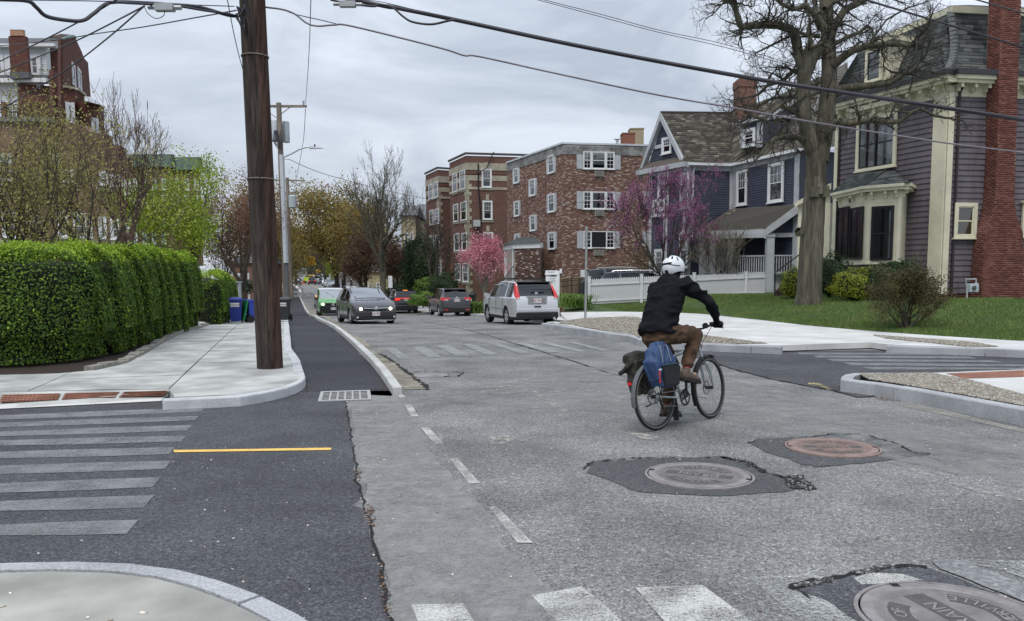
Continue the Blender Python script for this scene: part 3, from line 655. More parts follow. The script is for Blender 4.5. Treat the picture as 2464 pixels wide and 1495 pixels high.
# patches round the manholes
pt1 = flat(z4, [(150,290),(165,250),(180,233),(350,222),(520,210),(700,212),(860,205),(1010,233),(1090,285),(1210,325),(1290,350),(1250,385),(1100,395),(850,412),(620,400),(420,390),(280,330)])
pt2 = flat(z4, [(1010,130),(1060,108),(1350,98),(1430,85),(1620,90),(1800,140),(1870,180),(1970,188),(1850,205),(1650,235),(1380,255),(1280,240),(1170,200),(1100,180)])
pt3 = flat(z4, [(1245,900),(1330,868),(1450,845),(1550,820),(1700,798),(1950,792),(2250,905),(2464,990),(2700,1100),(2700,1300),(1900,1300),(1650,1120),(1400,960)])
sheet('asphalt_patch', jag(xy(pt1),.08,.008),.0045, M_patch)
sheet('asphalt_patch', jag(xy(pt2),.08,.008),.0045, M_patch)
sheet('asphalt_patch', jag(xy(pt3),.06,.006),.0078, M_new)
sheet('asphalt_patch', jag(xy(flat(z4, [(1970,760),(2040,742),(2130,760),(2300,820),(2464,880),(2600,940),(2600,1010),(2464,975),(2250,890),(2020,800)])),.08,.008),.0082, M_seal)
def crack(px, w, jit=.9): ribbon('crack', jag(xy(px),.035,.009), w, .0105, M_crack, jit=jit)
crack(flat(z4, [(135,268),(160,250),(180,232),(350,215),(520,208),(700,212),(860,204),(900,212)]),.022)
crack(flat(z4, [(860,206),(1010,235),(1090,288),(1150,300),(1210,325),(1280,335),(1360,362)]),.035)
crack(flat(z4, [(1200,312),(1260,330),(1290,318),(1250,350),(1350,375)]),.075)
crack(flat(z4, [(1010,132),(1060,106),(1200,102),(1350,97),(1430,84),(1600,85)]),.016)
crack(flat(z4, [(1640,92),(1800,138),(1870,180),(1970,188)]),.02)
crack(flat(z4, [(1280,250),(1380,258),(1440,252)]),.012)
crack(flat(z4, [(1245,905),(1250,885),(1350,862),(1450,850),(1550,828),(1620,820),(1700,798),(1780,792),(1860,785),(1950,795)]),.03)
crack(flat(z4, [(1250,905),(1300,940),(1340,975)]),.014)
crack(z6_ := flat(z6, [(490,505),(560,493),(700,492),(830,500),(790,525),(600,525)]),.03)
M_rub = mat('crumbled_asphalt', (.2,.2,.2),.95, attr=[(0,(.02,.02,.02)),(.7,(.10,.10,.10)),(1,(.4,.4,.38))])
for q, n, s_ in (([(1190,310),(1290,300),(1300,330),(1370,370),(1330,385),(1220,370)], 260,.014),([(1240,890),(1300,880),(1450,845),(1440,870),(1280,905)], 150,.013),([(1550,820),(1700,790),(1760,785),(1700,815),(1580,838)], 150,.013),([(850,200),(1010,228),(1100,285),(1080,292),(900,215)], 60,.010)):
 p = scatter(xy(flat(z4, q)), n); m_ = len(p)
 g = cube_cloud('asphalt_crumbs', np.column_stack([p, np.full(m_, .012)]), rng.uniform(.4,1.4,(m_, 1)) * np.array([[s_, s_ * .8, s_ * .6]]), rng.uniform(0,6, m_), M_rub, None, rng.random(m_), jit=s_ * .12); g['kind'] = 'stuff'
# manholes
M_iron = mat('cast_iron', (.30,.275,.27),.55,.15,20, bump=.2, bscale=120, metal=.35, mottle=(6,.15))
M_ironr = mat('rusty_iron', (.30,.215,.19),.65,.15,20, bump=.2, bscale=120, metal=.2, mottle=(6,.15))
M_irond = mat('iron_dark', (.10,.09,.085),.6,.2,20, metal=.2)
def manhole(c, r, mtl, txt, ang, label, arcs=None):
 c = Vector((c.x, c.y, gz(c.y))); t = thing('manhole', c, label, 'manhole cover')
 MB().lathe([(r, .0),(r, .016),(r * .955,.018),(r * .95,.010)], c, k=72).build('frame', mtl, t, sm=40)
 MB().lathe([(r * .951,.0101),(.001,.0101)], c, k=48).build('gap', M_crack, t)
 cov = MB().lathe([(r * .935,.006),(r * .93,.018),(r * .80,.019),(r * .79,.015),(.001,.015)], c, k=72).build('cover', mtl, t, sm=40)
 ca, sa = math.cos(ang), math.sin(ang)
 def lp(u, v, z): return (c.x + (u * ca - v * sa) * r, c.y + (u * sa + v * ca) * r, c.z + z)
 MB().quad(lp(-.62,-.135,.0165), lp(.62,-.135,.0165), lp(.62,.135,.0165), lp(-.62,.135,.0165)).build('name_band', M_irond, cov, fixn=False)
 text_mesh('lettering', txt, r * .25, Matrix.Translation(Vector((c.x, c.y, c.z + .0175))) @ Matrix.Rotation(ang, 4, 'Z'), mtl, cov, ext=.003)
 if arcs:
  for word, mid, dirn in arcs:
   mb = MB(); n = 16
   for i in range(n):
    a0 = mid - .95 + 1.9 * i / n; a1 = mid - .95 + 1.9 * (i + 1) / n
    mb.quad(lp(.44 * math.cos(a0),.44 * math.sin(a0),.0162), lp(.66 * math.cos(a0),.66 * math.sin(a0),.0162), lp(.66 * math.cos(a1),.66 * math.sin(a1),.0162), lp(.44 * math.cos(a1),.44 * math.sin(a1),.0162))
   mb.build('name_band', M_irond, cov)
   for i, ch in enumerate(word):
    if ch == ' ': continue
    a = mid - dirn * (i - (len(word) - 1) / 2) * .19; x, y, z = lp(.55 * math.cos(a),.55 * math.sin(a),.0175)
    text_mesh('lettering', ch, r * .19, Matrix.Translation(Vector((x, y, z))) @ Matrix.Rotation(ang + a - dirn * math.pi / 2,4, 'Z'), mtl, cov, ext=.003)
 mb = MB(); n = 30
 for i in range(-n, n + 1):
  for j in range(-n, n + 1):
   u, v = i / n * .78, j / n * .78; rr = math.hypot(u, v)
   if rr > .77 or abs(v) < .15 and abs(u) < .64: continue
   if arcs and .42 < rr < .68 and any(abs((math.atan2(v, u) - a[1] + math.pi) % (2 * math.pi) - math.pi) < .97 for a in arcs): continue
   x, y, z = lp(u, v, .015); mb.box(x - .006, x + .006, y - .006, y + .006, z, z + .0022)
 mb.build('raised_studs', mtl, t, uv=False)['kind'] = 'stuff'
 for s_ in (-1,1): p = lp(s_ * .90,0,.0196); MB().box(p[0] - .02, p[0] + .02, p[1] - .02, p[1] + .02, p[2] - .004, p[2]).build('pick_hole', M_crack, t)
C1 = G(1682,1147); C2 = G(2003,1079.5); C3 = G(2300,1494)
ARC = [('CITY OF', math.pi / 2,1),('SOMERVILLE', -math.pi / 2,-1)]
manhole(C1,.42, M_iron, 'DRAIN', math.pi - .45, 'grey manhole cover lettered DRAIN in a dark patch beside a crumbled pothole', ARC)
manhole(C2,.41, M_ironr, 'SEWER', math.pi - .1, 'reddish iron manhole cover lettered SEWER, behind the grey one', ARC)
manhole(C3,.425, M_iron, 'DRAIN', math.pi / 2 + .25, 'large grey manhole cover lettered DRAIN cut off by the bottom right corner', ARC)
# storm drain
ga, gb, gc, gd = [G(*p, .012) for p in ((770,964),(889,960),(886,940),(776,943.5))]
t = thing('storm_drain', tuple(ga.lerp(gc, .5)), 'iron storm drain grate with rows of slots at the foot of the bicycle lane', 'drain grate')
M_grate = mat('grate_iron', (.42,.42,.41),.6,.15,30, metal=.3)
def gp(u, v, dz=0.): p = ga.lerp(gb, u).lerp(gd.lerp(gc, u), v); return Vector((p.x, p.y, p.z + dz))
MB().quad(gp(-.03,-.06,-.004), gp(1.03,-.06,-.004), gp(1.03,1.06,-.004), gp(-.03,1.06,-.004)).build('pit', M_crack, t, fixn=False)
mb = MB()
for u0, u1, v0, v1 in ((-.04,.03,-.06,1.06),(.97,1.04,-.06,1.06),(.03,.97,-.06,.05),(.03,.97,.95,1.06)): mb.hexa([gp(u0, v0,-.008), gp(u1, v0,-.008), gp(u1, v1,-.008), gp(u0, v1,-.008), gp(u0, v0,.003), gp(u1, v0,.003), gp(u1, v1,.003), gp(u0, v1,.003)])
mb.build('frame', M_grate, t)
for i in range(1,6):
 u = .03 + .94 * i / 6; MB().hexa([gp(u - .018,.05,-.008), gp(u + .018,.05,-.008), gp(u + .018,.95,-.008), gp(u - .018,.95,-.008), gp(u - .018,.05,.002), gp(u + .018,.05,.002), gp(u + .018,.95,.002), gp(u - .018,.95,.002)]).build('bar', M_grate, t)
for j in range(1,6):
 v = .05 + .9 * j / 6; MB().hexa([gp(.03, v - .02,-.008), gp(.97, v - .02,-.008), gp(.97, v + .02,-.008), gp(.03, v + .02,-.008), gp(.03, v - .02,.001), gp(.97, v - .02,.001), gp(.97, v + .02,.001), gp(.03, v + .02,.001)]).build('cross_bar', M_grate, t)
MB().lathe([(.28,.0),(.28,.008),(.001,.009)], G(*z6(625,520)), k=32).build('valve_cover', M_iron)
o = bpy.data.objects['valve_cover']; tag(o, 'small round iron cover in the cracked road near the lane end', 'manhole cover')
# lawn at right with grass
mb = MB(); NX, NY = 40,26; x0, x1 = -3., 34.
vs = []; fs = []
for j in range(NY + 1):
 for i in range(NX + 1):
  x = x0 + (x1 - x0) * (i / NX) ** 1.2; yf = float(np.interp(x, _fx, _fy)) if x < _fx[-1] else max(8., _fy[-1] - (x - _fx[-1]) * 1.2)
  yf = max(yf, 9); y = yf + (46 - yf) * (j / NY) ** 1.5; vs.append((x, y, lz(x, y) - .006))
for j in range(NY):
 for i in range(NX):
  a = j * (NX + 1) + i
  if vs[a][0] > right_kerb(vs[a][1]) + 2.2 or vs[a][1] < 28: fs.append((a, a + 1, a + NX + 2, a + NX + 1))
mb.add(vs, fs).build('lawn', M_lawnb, fixn=False)['kind'] = 'structure'
M_grass = mat('grass_blade', (.1,.2,.04),.6, attr=[(0,(.075,.125,.035)),(.55,(.12,.185,.048)),(.9,(.17,.235,.065)),(1,(.30,.28,.13))], spec=.25)
def grass(poly, n, h, zf, name='grass', wd=.012, tilt=.35):
 p = scatter(poly, n); n = len(p); z = np.array([zf(a, b) for a, b in p]); th = rng.uniform(0,6.3, n); hh = h * rng.uniform(.5,1.3, n)
 k = np.sin(p[:, 0] * 2.1) * np.sin(p[:, 1] * 1.7 + 1) + np.sin(p[:, 0] * 5.3 + 2) * np.sin(p[:, 1] * 4.1); hh *= 1 + .3 * k
 d = np.stack([np.cos(th), np.sin(th)], 1); q = rng.uniform(0,6.3, n); tl = tilt * hh[:, None] * np.stack([np.cos(q), np.sin(q)], 1)
 A = np.column_stack([p - d * wd * .5, z]); B = np.column_stack([p + d * wd * .5, z]); Cc = np.column_stack([p + tl, z + hh])
 V = np.stack([A, B, Cc], 1).reshape(-1,3); g = np_mesh(name, V, np.arange(n * 3).reshape(-1,3), M_grass, None, np.clip(rng.random(n) * .8 + .1 + .12 * k, 0,1)); g['kind'] = 'stuff'; return g
fr = [f for f in front if f[0] > 3.5]
lp_ = [(x, y + .03) for x, y in fr] + [(18,14),(18,33),(14,40),(4,36.6)]
grass(lp_, 150000,.06, lz, 'grass', .02)
near = [(x, y + .02) for x, y in fr] + [(x, y + 3.5) for x, y in fr[::-1]]
grass(near, 60000,.05, lz, 'grass', .014)
grass(xy([(1425,748),(1540,738),(1545,728),(1420,736)], .32),2500,.13, lz, 'weeds', .03)
sheet('path', [tuple(P(*p)[:2]) for p in ((1745,722,34),(1860,716,36),(1905,716,36),(1800,727,33))], .012, mat('worn_path', (.2,.18,.14),.9,.2,5), zf=lz)
# buildings
M_glassw = glass_mat('window_glass', (.85,.88,.9), base=.08)
M_dark = mat('dark_room', (.012,.013,.016),.9,.1)
M_curt = mat('curtain', (.42,.43,.41),.9,.25,14, stretch=(6,6,.3))
M_curt2 = mat('dark_curtain', (.055,.058,.056),.9,.35,14, stretch=(6,6,.3))
M_trimw = mat('white_trim', (.70,.71,.72),.6,.05,4, mottle=(1.2,.06))
M_trimg = mat('pale_grey_trim', (.42,.44,.46),.65,.06,4, mottle=(1.2,.1))
M_cream = mat('cream_trim', (.66,.63,.475),.6,.05,4, mottle=(1.2,.08))
M_blackt = mat('black_sash', (.012,.012,.014),.4,.1)
M_purple = mat('purple_shingle_paint', (.128,.112,.128),.75,.16,5, bump=.3, bscale=25, stretch=(1,1,.25), mottle=(1.1,.14))
M_blue = mat('blue_clapboard', (.050,.060,.090),.65,.12,5, mottle=(.8,.12))
M_slate = mat('dark_shingle', (.06,.07,.07),.9, attr=[(0,(.036,.042,.042)),(.5,(.062,.070,.068)),(1,(.12,.13,.125))])
M_ashin = mat('brown_shingle', (.1,.09,.08),.9, attr=[(0,(.060,.055,.045)),(.5,(.105,.095,.078)),(.9,(.17,.155,.125)),(1,(.27,.25,.2))])
M_brk = mat('patched_brick', (.2,.1,.08),.9, attr=[(0,(.12,.062,.050)),(.35,(.19,.092,.072)),(.66,(.25,.135,.105)),(.82,(.31,.20,.16)),(.90,(.40,.31,.265)),(1,(.52,.45,.39))])
M_mort = mat('mortar', (.31,.27,.24),.95,.2,3)
M_redb = mat('red_chimney_brick', (.2,.05,.04),.9, attr=[(0,(.10,.034,.026)),(.6,(.165,.055,.042)),(1,(.22,.09,.07))])
M_rmort = mat('chimney_mortar', (.38,.27,.22),.95,.2,3)
B_old = brick_mat('old_red_brick', (.115,.050,.038),(.165,.075,.056),(.19,.14,.12), ms=.010)
B_left = brick_mat('brown_brick', (.18,.10,.075),(.25,.145,.105),(.27,.22,.18), ms=.009)
B_leftr = brick_mat('dark_red_brick', (.10,.036,.028),(.14,.055,.042),(.14,.10,.09), ms=.006)
M_lime = mat('limestone', (.35,.32,.25),.85,.12,4, mottle=(1., .15))
M_grime = mat('grimy_stone', (.22,.22,.215),.9,.35,4, mottle=(1.4,.35))
M_lead = mat('roof_edge', (.55,.58,.60),.5,.1, metal=.3)
M_flat = mat('roofing', (.10,.105,.115),.8,.15,3)
M_door = mat('dark_door', (.02,.02,.022),.4,.1)
class Wall:
 def __init__(s, A, B):
  s.A = Vector((A[0], A[1])); s.B = Vector((B[0], B[1])); d = s.B - s.A; s.L = d.length; s.d = d / s.L; n = Vector((-s.d.y, s.d.x))
  if n.dot(-s.A) < 0: n = -n
  s.n = n; s.ang = math.atan2(s.d.y, s.d.x)
 def pt(s, u, z, o=0.): q = s.A + s.d * u + s.n * o; return Vector((q.x, q.y, z))
 def px(s, px, py, o=0.):
  v = ray(px, py); a = s.A + s.n * o; t = (a.x * s.n.x + a.y * s.n.y) / (v.x * s.n.x + v.y * s.n.y); p = Vector((v.x * t, v.y * t)) - s.A
  return p.dot(s.d), HCAM + v.z * t
 def box(s, mb, u0, u1, z0, z1, o0, o1):
  p = [s.pt(u0, z0, o0), s.pt(u1, z0, o0), s.pt(u1, z0, o1), s.pt(u0, z0, o1)]; q = [Vector((a.x, a.y, z1)) for a in p]; return mb.hexa(p + q)
 def poly(s, mb, uz, o0, o1): return mb.prism([s.pt(u, z, o0) for u, z in uz], s.n.to_3d() * (o1 - o0))
 def rect_px(s, x0, y0, x1, y1, o=0.):
  a = s.px(x0, y0, o); b = s.px(x1, y1, o); c = s.px(x1, y0, o); d = s.px(x0, y1, o)
  return (a[0] + d[0]) / 2,(b[0] + c[0]) / 2,(b[1] + d[1]) / 2,(a[1] + c[1]) / 2
def wall_px(xa, da, xb, db): a = P(xa, 672, da); b = P(xb, 672, db); return Wall(a, b)
def window(par, w, r, frame=None, sash=None, fw=.09, cols=1, rows=(2,1), curtain=.5, sill=True, base=.03, dark=None, mun=.022, name='window', hood=0, proud=.05, label=None, split=None):
 """r = (u0,u1,z0,z1) outer casing. Double-hung. cols: panes across per sash; rows: (upper rows, lower rows)"""
 base = {.02: .045,.03: .085,.035: .085,.005: .05}.get(base, base); frame = frame or M_trimw; sash = sash or frame; u0, u1, z0, z1 = r; mb = MB()
 w.box(mb, u0, u0 + fw, z0, z1, base - .02, base + proud); w.box(mb, u1 - fw, u1, z0, z1, base - .02, base + proud)
 w.box(mb, u0 + fw, u1 - fw, z1 - fw, z1, base - .02, base + proud); w.box(mb, u0 + fw, u1 - fw, z0, z0 + fw * .7, base - .02, base + proud)
 if sill: w.box(mb, u0 - .04, u1 + .04, z0 - .05, z0 - .001, base - .02, base + proud + .05)
 if hood: w.box(mb, u0 - .06, u1 + .06, z1 + .001, z1 + hood, base - .02, base + proud + .07)
 o = mb.build(name, frame, par)
 if label: o['label'] = label
 ml = split or 1; a, b, c, d = u0 + fw, u1 - fw, z0 + fw * .7, z1 - fw; W_ = (b - a) / ml
 bk = MB()
 for k in range(ml):
  a1 = a + k * W_ + (.03 if k else 0); b1 = a + (k + 1) * W_ - (.03 if k < ml - 1 else 0); s_ = .045; mid = (c + d) / 2; sb = MB()
  if k: w.box(sb, a1 - .06, a1, c, d, base - .01, base + proud - .005)
  for zz0, zz1, rr, oo in ((mid - .02, d, rows[0], .025),(c, mid + .02, rows[1], .010)):
   w.box(sb, a1, a1 + s_, zz0, zz1, base + oo - .012, base + oo); w.box(sb, b1 - s_, b1, zz0, zz1, base + oo - .012, base + oo)
   w.box(sb, a1 + s_, b1 - s_, zz0, zz0 + s_, base + oo - .012, base + oo); w.box(sb, a1 + s_, b1 - s_, zz1 - s_, zz1, base + oo - .012, base + oo)
   for i in range(1, cols if rr > 1 or cols > 1 and rows[0] == rows[1] else 1): x = a1 + s_ + (b1 - a1 - 2 * s_) * i / cols; w.box(sb, x - mun / 2, x + mun / 2, zz0 + s_, zz1 - s_, base + oo - .008, base + oo - .001)
   for j in range(1, rr): z = zz0 + s_ + (zz1 - zz0 - 2 * s_) * j / rr; w.box(sb, a1 + s_, b1 - s_, z - mun / 2, z + mun / 2, base + oo - .007, base + oo - .002)
  sb.build('sash', sash, o)
  MB().quad(w.pt(a1, c, base), w.pt(b1, c, base), w.pt(b1, d, base), w.pt(a1, d, base)).build('pane', M_glassw, o, fixn=False)
  w.box(bk, a1, b1, c, d, base - .029, base - .025)
  if curtain:
   cu = MB(); cd = c + (d - c) * (1 - curtain) if curtain < 1 else c; n = 12
   pts = [(a1 + (b1 - a1) * i / n, base - .012 + .009 * (i % 2) - .004) for i in range(n + 1)]
   for (x0_, o0),(x1_, o1) in zip(pts[:-1], pts[1:]):
    if curtain == 1 and .38 < (x0_ - a1) / (b1 - a1) < .55: continue
    cu.quad(w.pt(x0_, cd, o0), w.pt(x1_, cd, o1), w.pt(x1_, d, o1), w.pt(x0_, d, o0))
   cu.build('curtain', dark or M_curt, o, fixn=False)
 bk.build('reveal', M_dark, o); return o
def clapboards(par, w, rects_zrange, mt, exp=.11, u0=0, u1=None, topf=None, th=.034, name='clapboard'):
 """one board per course; topf(z)->(u0,u1) trims to gables"""
 z0, z1 = rects_zrange; z = z0; u1 = w.L if u1 is None else u1
 while z < z1 - .01:
  zt = min(z + exp, z1); a, b = (u0, u1) if topf is None else topf((z + zt) / 2)
  if b - a > .05:
   mb = MB(); d0, d1 = th + .006,.006
   p = [w.pt(a, z, 0), w.pt(b, z, 0), w.pt(b, z, d0), w.pt(a, z, d0), w.pt(a, zt + .01,0), w.pt(b, zt + .01,0), w.pt(b, zt + .01, d1), w.pt(a, zt + .01, d1)]
   mb.hexa(p).build(name, mt, par)
  z += exp
def brick_face(par, w, u0, u1, z0, z1, holes, mt, bw=.2, bh=.0667, joint=.012, th=.012, name='brick', indiv=0, off=.0, topf=None, dep=None):
 C = []; SZ = []
 nr = int((z1 - z0) / bh); nc = int((u1 - u0) / bw) + 2
 for j in range(nr):
  z = z0 + (j + .5) * bh
  for i in range(nc):
   u = u0 + (i + (.5 if j % 2 else 0)) * bw
   a, b = max(u - bw / 2 + joint / 2, u0), min(u + bw / 2 - joint / 2, u1)
   if topf: q = topf(z); a, b = max(a, q[0]), min(b, q[1])
   if b - a < .03: continue
   m_ = (a + b) / 2
   if any(h[0] < m_ < h[1] and h[2] < z < h[3] for h in holes): continue
   C.append((m_, z)); SZ.append((b - a, bh - joint))
 if not C: return
 C = np.array(C); SZ = np.array(SZ); n = len(C); oo = off + th / 2 + rng.normal(0,.0015, n) if dep is None else np.array([dep(z) for z in C[:, 1]]) + th / 2
 X = w.A.x + w.d.x * C[:, 0] + w.n.x * oo; Y = w.A.y + w.d.y * C[:, 0] + w.n.y * oo
 P3 = np.stack([X, Y, C[:, 1]], 1); S3 = np.stack([SZ[:, 0], np.full(n, th), SZ[:, 1]], 1); rnd = rng.random(n)
 sel = np.zeros(n, bool)
 if indiv:
  d = np.hypot(P3[:, 0], P3[:, 1]) + rng.random(n) * .01; idx = np.argsort(d)[:indiv]; sel[idx] = True; mats = [mat(mt.name + str(k), c, .9,.12,9, bump=.3, bscale=50) for k, c in enumerate(((.12,.038,.029),(.165,.055,.042),(.20,.075,.058)))]
  for i in idx: piece(name, par, P3[i], S3[i], w.ang, mats[int(rnd[i] * 3)])
 k = ~sel; o = cube_cloud(name, P3[k], S3[k], np.full(k.sum(), w.ang), mt, par, rnd[k]); o['kind'] = 'stuff'; return o
def roof_shingles(par, a, b, c, d, mt, exp=.14, wid=.3, name='shingle', indiv=0, curve=None, lift=.012):
 """quad a(bottom left) b(bottom right) c(top right) d(top left): courses of shingles"""
 a, b, c, d = map(Vector, (a, b, c, d)); n = (b - a).cross(d - a).normalized()
 if n.dot(Vector((0,0, HCAM)) - a) < 0 and n.z < 0: n = -n
 if n.z < 0 and abs(n.z) > .15: n = -n
 if abs(n.z) <= .15 and n.dot(-a) < 0: n = -n
 H = ((d - a).length + (c - b).length) / 2; rows = max(1, int(H / exp)); V = []; rn = []
 f = (lambda u, v: a.lerp(b, u).lerp(d.lerp(c, u), v)) if curve is None else curve
 singles = []
 for j in range(rows):
  v0 = j / rows; v1 = min(1,(j + 1.06) / rows); wl = (f(1, v0) - f(0, v0)).length; k = max(1, int(wl / wid)); off = .5 * (j % 2) + rng.random() * .3
  for i in range(-1, k + 1):
   u0, u1 = max(0,(i + off + .012) / k), min(1,(i + off + .988) / k)
   if u1 - u0 < .02 / k: continue
   l = lift * rng.uniform(.8,1.3)
   q = [f(u0, v0) + n * l, f(u1, v0) + n * l, f(u1, v1) + n * .002, f(u0, v1) + n * .002, f(u0, v0) - n * .004, f(u1, v0) - n * .004]
   V.append(q); rn.append(rng.random())
 if not V: return
 order = sorted(range(len(V)), key=lambda i: V[i][0].y) if indiv else []
 ind = set(order[:indiv])
 for i in order[:indiv]:
  q = V[i]; s_ = int(rn[i] * 3); mts = [mat(mt.name + str(s), c_, .9,.2,12) for s, c_ in enumerate(((.040,.046,.046),(.062,.070,.068),(.095,.105,.10)) if mt is M_slate else ((.075,.068,.055),(.105,.095,.078),(.14,.127,.105)))]
  MB().add(q, [(0,1,2,3),(0,4,5,1)]).build(name, mts[s_], par, fixn=False, uv=False)
 rest = [i for i in range(len(V)) if i not in ind]
 if rest:
  VV = np.array([[tuple(p) for p in V[i]] for i in rest]); m_ = len(VV); F = np.array([(0,1,2,3),(0,4,5,1)])[None] + 6 * np.arange(m_)[:, None, None]
  o = np_mesh(name, VV.reshape(-1,3), F.reshape(-1,4), mt, par, np.repeat([rn[i] for i in rest], 2)); o['kind'] = 'stuff'
 dk = MB(); nn_ = 1 if curve is None else 12
 for i in range(nn_): dk.quad(f(0, i / nn_) - n * .006, f(1, i / nn_) - n * .006, f(1,(i + 1) / nn_) - n * .006, f(0,(i + 1) / nn_) - n * .006)
 dk.build('roof_deck', mt, par, fixn=False)
# patched brick apartment block
wF = wall_px(1222,62.7,1353.5,54.0); wR = wall_px(1353.5,54.0,1640,55.5)
zb = -1.4; zt = P(1353.5,343,54).z
t = thing('brick_apartment_block', wF.pt(wF.L / 2, zb), 'mottled red and white brick apartment block with grey shutters and a grimy stone band', 'apartment block')
core = MB()
back = wR.pt(wR.L, 0) + Vector((-4,9,0)); bl = wF.pt(0,0) + (back - wR.pt(wR.L, 0))
bl = wF.pt(0,0) + Vector((1.5,10,0)); fp = [wF.pt(0,0), wF.pt(wF.L, 0), wR.pt(wR.L, 0), back, bl]
core.prism([(p.x, p.y, zb) for p in fp], (0,0, zt - zb - .25)); core.build('wall', M_mort, t)
wins = [] ; q5 = Z(1650,450,1000,2136)
def r5(w, a, b, c, d): return w.rect_px(*q5(a, b), *q5(c, d))
fw_ = [(802,455,838,580),(1090,345,1137,495),(937,545,978,685),(808,730,843,857),(1093,670,1142,822),(943,848,982,980),(812,1005,845,1060),(1097,992,1144,1135)]
fr_ = [r5(wF, *a) for a in fw_]
rt_ = [(1378,316,1642,463),(1378,652,1642,800),(1380,984,1642,1128)]
rr_ = [r5(wR, *a) for a in rt_]
far_r = [r5(wR, 1936,316,2100,463), r5(wR, 1936,652,2100,800), r5(wR, 1930,984,2090,1110)]
low_r = [r5(wR, 1380,1310,1462,1400)]
ac_ = [r5(wR, 1474,478,1552,527), r5(wR, 1478,810,1552,858), r5(wR, 1468,1142,1548,1192)]
brick_face(t, wF, 0, wF.L, zb, zt - .75, fr_, M_brk, indiv=0)
brick_face(t, wR, 0, wR.L, zb, zt - .75, rr_ + far_r + ac_ + low_r, M_brk, indiv=0)
for w in (wF, wR):
 mb = MB(); e = .06 if w is wR else .0
 w.box(mb, -.03, w.L + .03, zt - .78, zt - .42,.0,.05); mb.build('stone_band', M_grime, t)
 u = 0
 mb = MB()
 while u < w.L: w.box(mb, u + .01, u + .085, zt - .415, zt - .12,0,.04); u += .1
 o = mb.build('soldier_brick', M_grime, t); o['kind'] = 'stuff'
 mb = MB(); w.box(mb, -.06, w.L + .1, zt - .12, zt, -.3,.09); mb.build('roof_edge', M_lead, t)
def shutter(par, w, u0, u1, z0, z1):
 mb = MB(); w.box(mb, u0, u1, z0, z1,.012,.045)
 mb.build('shutter', M_trimg, par)
for r in fr_:
 window(t, wF, r, fw=.05, cols=2, rows=(2,1), base=.02, proud=.03, curtain=.4)
 k = (r[1] - r[0]) * .32; shutter(t, wF, r[0] - k - .02, r[0] - .02, r[2], r[3]); shutter(t, wF, r[1] + .02, r[1] + k + .02, r[2], r[3])
for i, r in enumerate(rr_):
 u0, u1, z0, z1 = r; a = u0 + (u1 - u0) * .265; b = u0 + (u1 - u0) * .725
 window(t, wR, (u0, a, z0, z1), fw=.05, cols=2, rows=(2,2), base=.02, proud=.04, curtain=.6)
 window(t, wR, (a, b, z0, z1), fw=.06, rows=(1,1), base=.02, proud=.04, curtain=[.75,1,0][i]) if i < 2 else None
 if i == 2:
  mb = MB(); wR.box(mb, a, b, z0, z1,.0,.015); mb.build('open_window', M_dark, t)
  mb = MB(); wR.box(mb, a, b, z1 - .06, z1,.015,.06); wR.box(mb, a, b, z0, z0 + .06,.015,.06); mb.build('window_frame', M_trimw, t)
 window(t, wR, (b, u1, z0, z1), fw=.05, cols=2, rows=(2,2), base=.02, proud=.04, curtain=.3)
 k = .42; shutter(t, wR, u0 - k - .02, u0 - .02, z0, z1); shutter(t, wR, u1 + .02, u1 + k + .02, z0, z1)
for r in far_r:
 window(t, wR, r, fw=.06, cols=4, rows=(2,2), base=.02, curtain=.5); shutter(t, wR, r[0] - .44, r[0] - .02, r[2], r[3])
for r in ac_:
 mb = MB(); wR.box(mb, *r, .02,.12); o = mb.build('air_conditioner', mat('ac_grey', (.3,.29,.26),.6), t)
 for k in range(5): z = r[2] + (r[3] - r[2]) * (k + .5) / 5; mb = MB(); wR.box(mb, r[0] + .05, r[1] - .05, z - .015, z + .015,.12,.13); mb.build('louvre', M_irond, o)
r = low_r[0]; window(t, wR, (r[0] + .5, r[1], r[2], r[3]), fw=.06, base=.02, curtain=0); mb = MB(); wR.box(mb, r[0] - .2, r[0] + .38, r[2] - .1, r[3], .03,.05); mb.build('notice_board', M_trimw, t)
M_bchim = mat('buff_brick', (.33,.28,.19),.9,.15,6)
for (a, b, c, d, m_, dd) in ((1712,165,1817,240, mat('chim_red', (.22,.09,.06),.9,.2,8),57),(1778,125,1890,240, M_bchim, 60)):
 p = q5(a, b); q = q5(c, d); A = P(*p, dd); B = P(*q, dd); MB().box(A.x, B.x, dd, dd + 1.1, B.z - .5, A.z).box(A.x - .04, B.x + .04, dd - .04, dd + 1.14, A.z, A.z + .08).build('chimney', m_, t)
p = P(*q5(1667,215),57); MB().lathe([(.1,-.5),(.1,0),(.28,.02),(.1,.2),(.001,.22)], p, k=12).build('roof_vent', M_lead, t)
pc = P(*q5(1478,700),53.6)
wE = Wall(wF.pt(wF.L * .30,0,2.6), wF.pt(wF.L * .66,0,2.6))
ea = thing('entrance_porch', wE.pt(wE.L / 2,-.9), 'brick entrance annex with white columns and low dark hipped roof', 'entrance annex')
za, zc_ = -.9, P(*q5(860,1130),56).z
A0, B0, A1, B1 = [wF.pt(wF.L * k, 0, o) for k, o in ((.30,2.6),(.72,2.6),(.30,0),(.72,0))]
def px_box(w, a, b, c, d): return w.rect_px(a, b, c, d)
wA = wall_px(*(q5(808,0)[0], 55.2), *(q5(1015,0)[0], 54.2)); wA2 = wall_px(q5(722,0)[0], 58.5, q5(808,0)[0], 55.2)
zr = P(*q5(880,1128),54.6).z; zr2 = P(*q5(880,1085),54.6).z
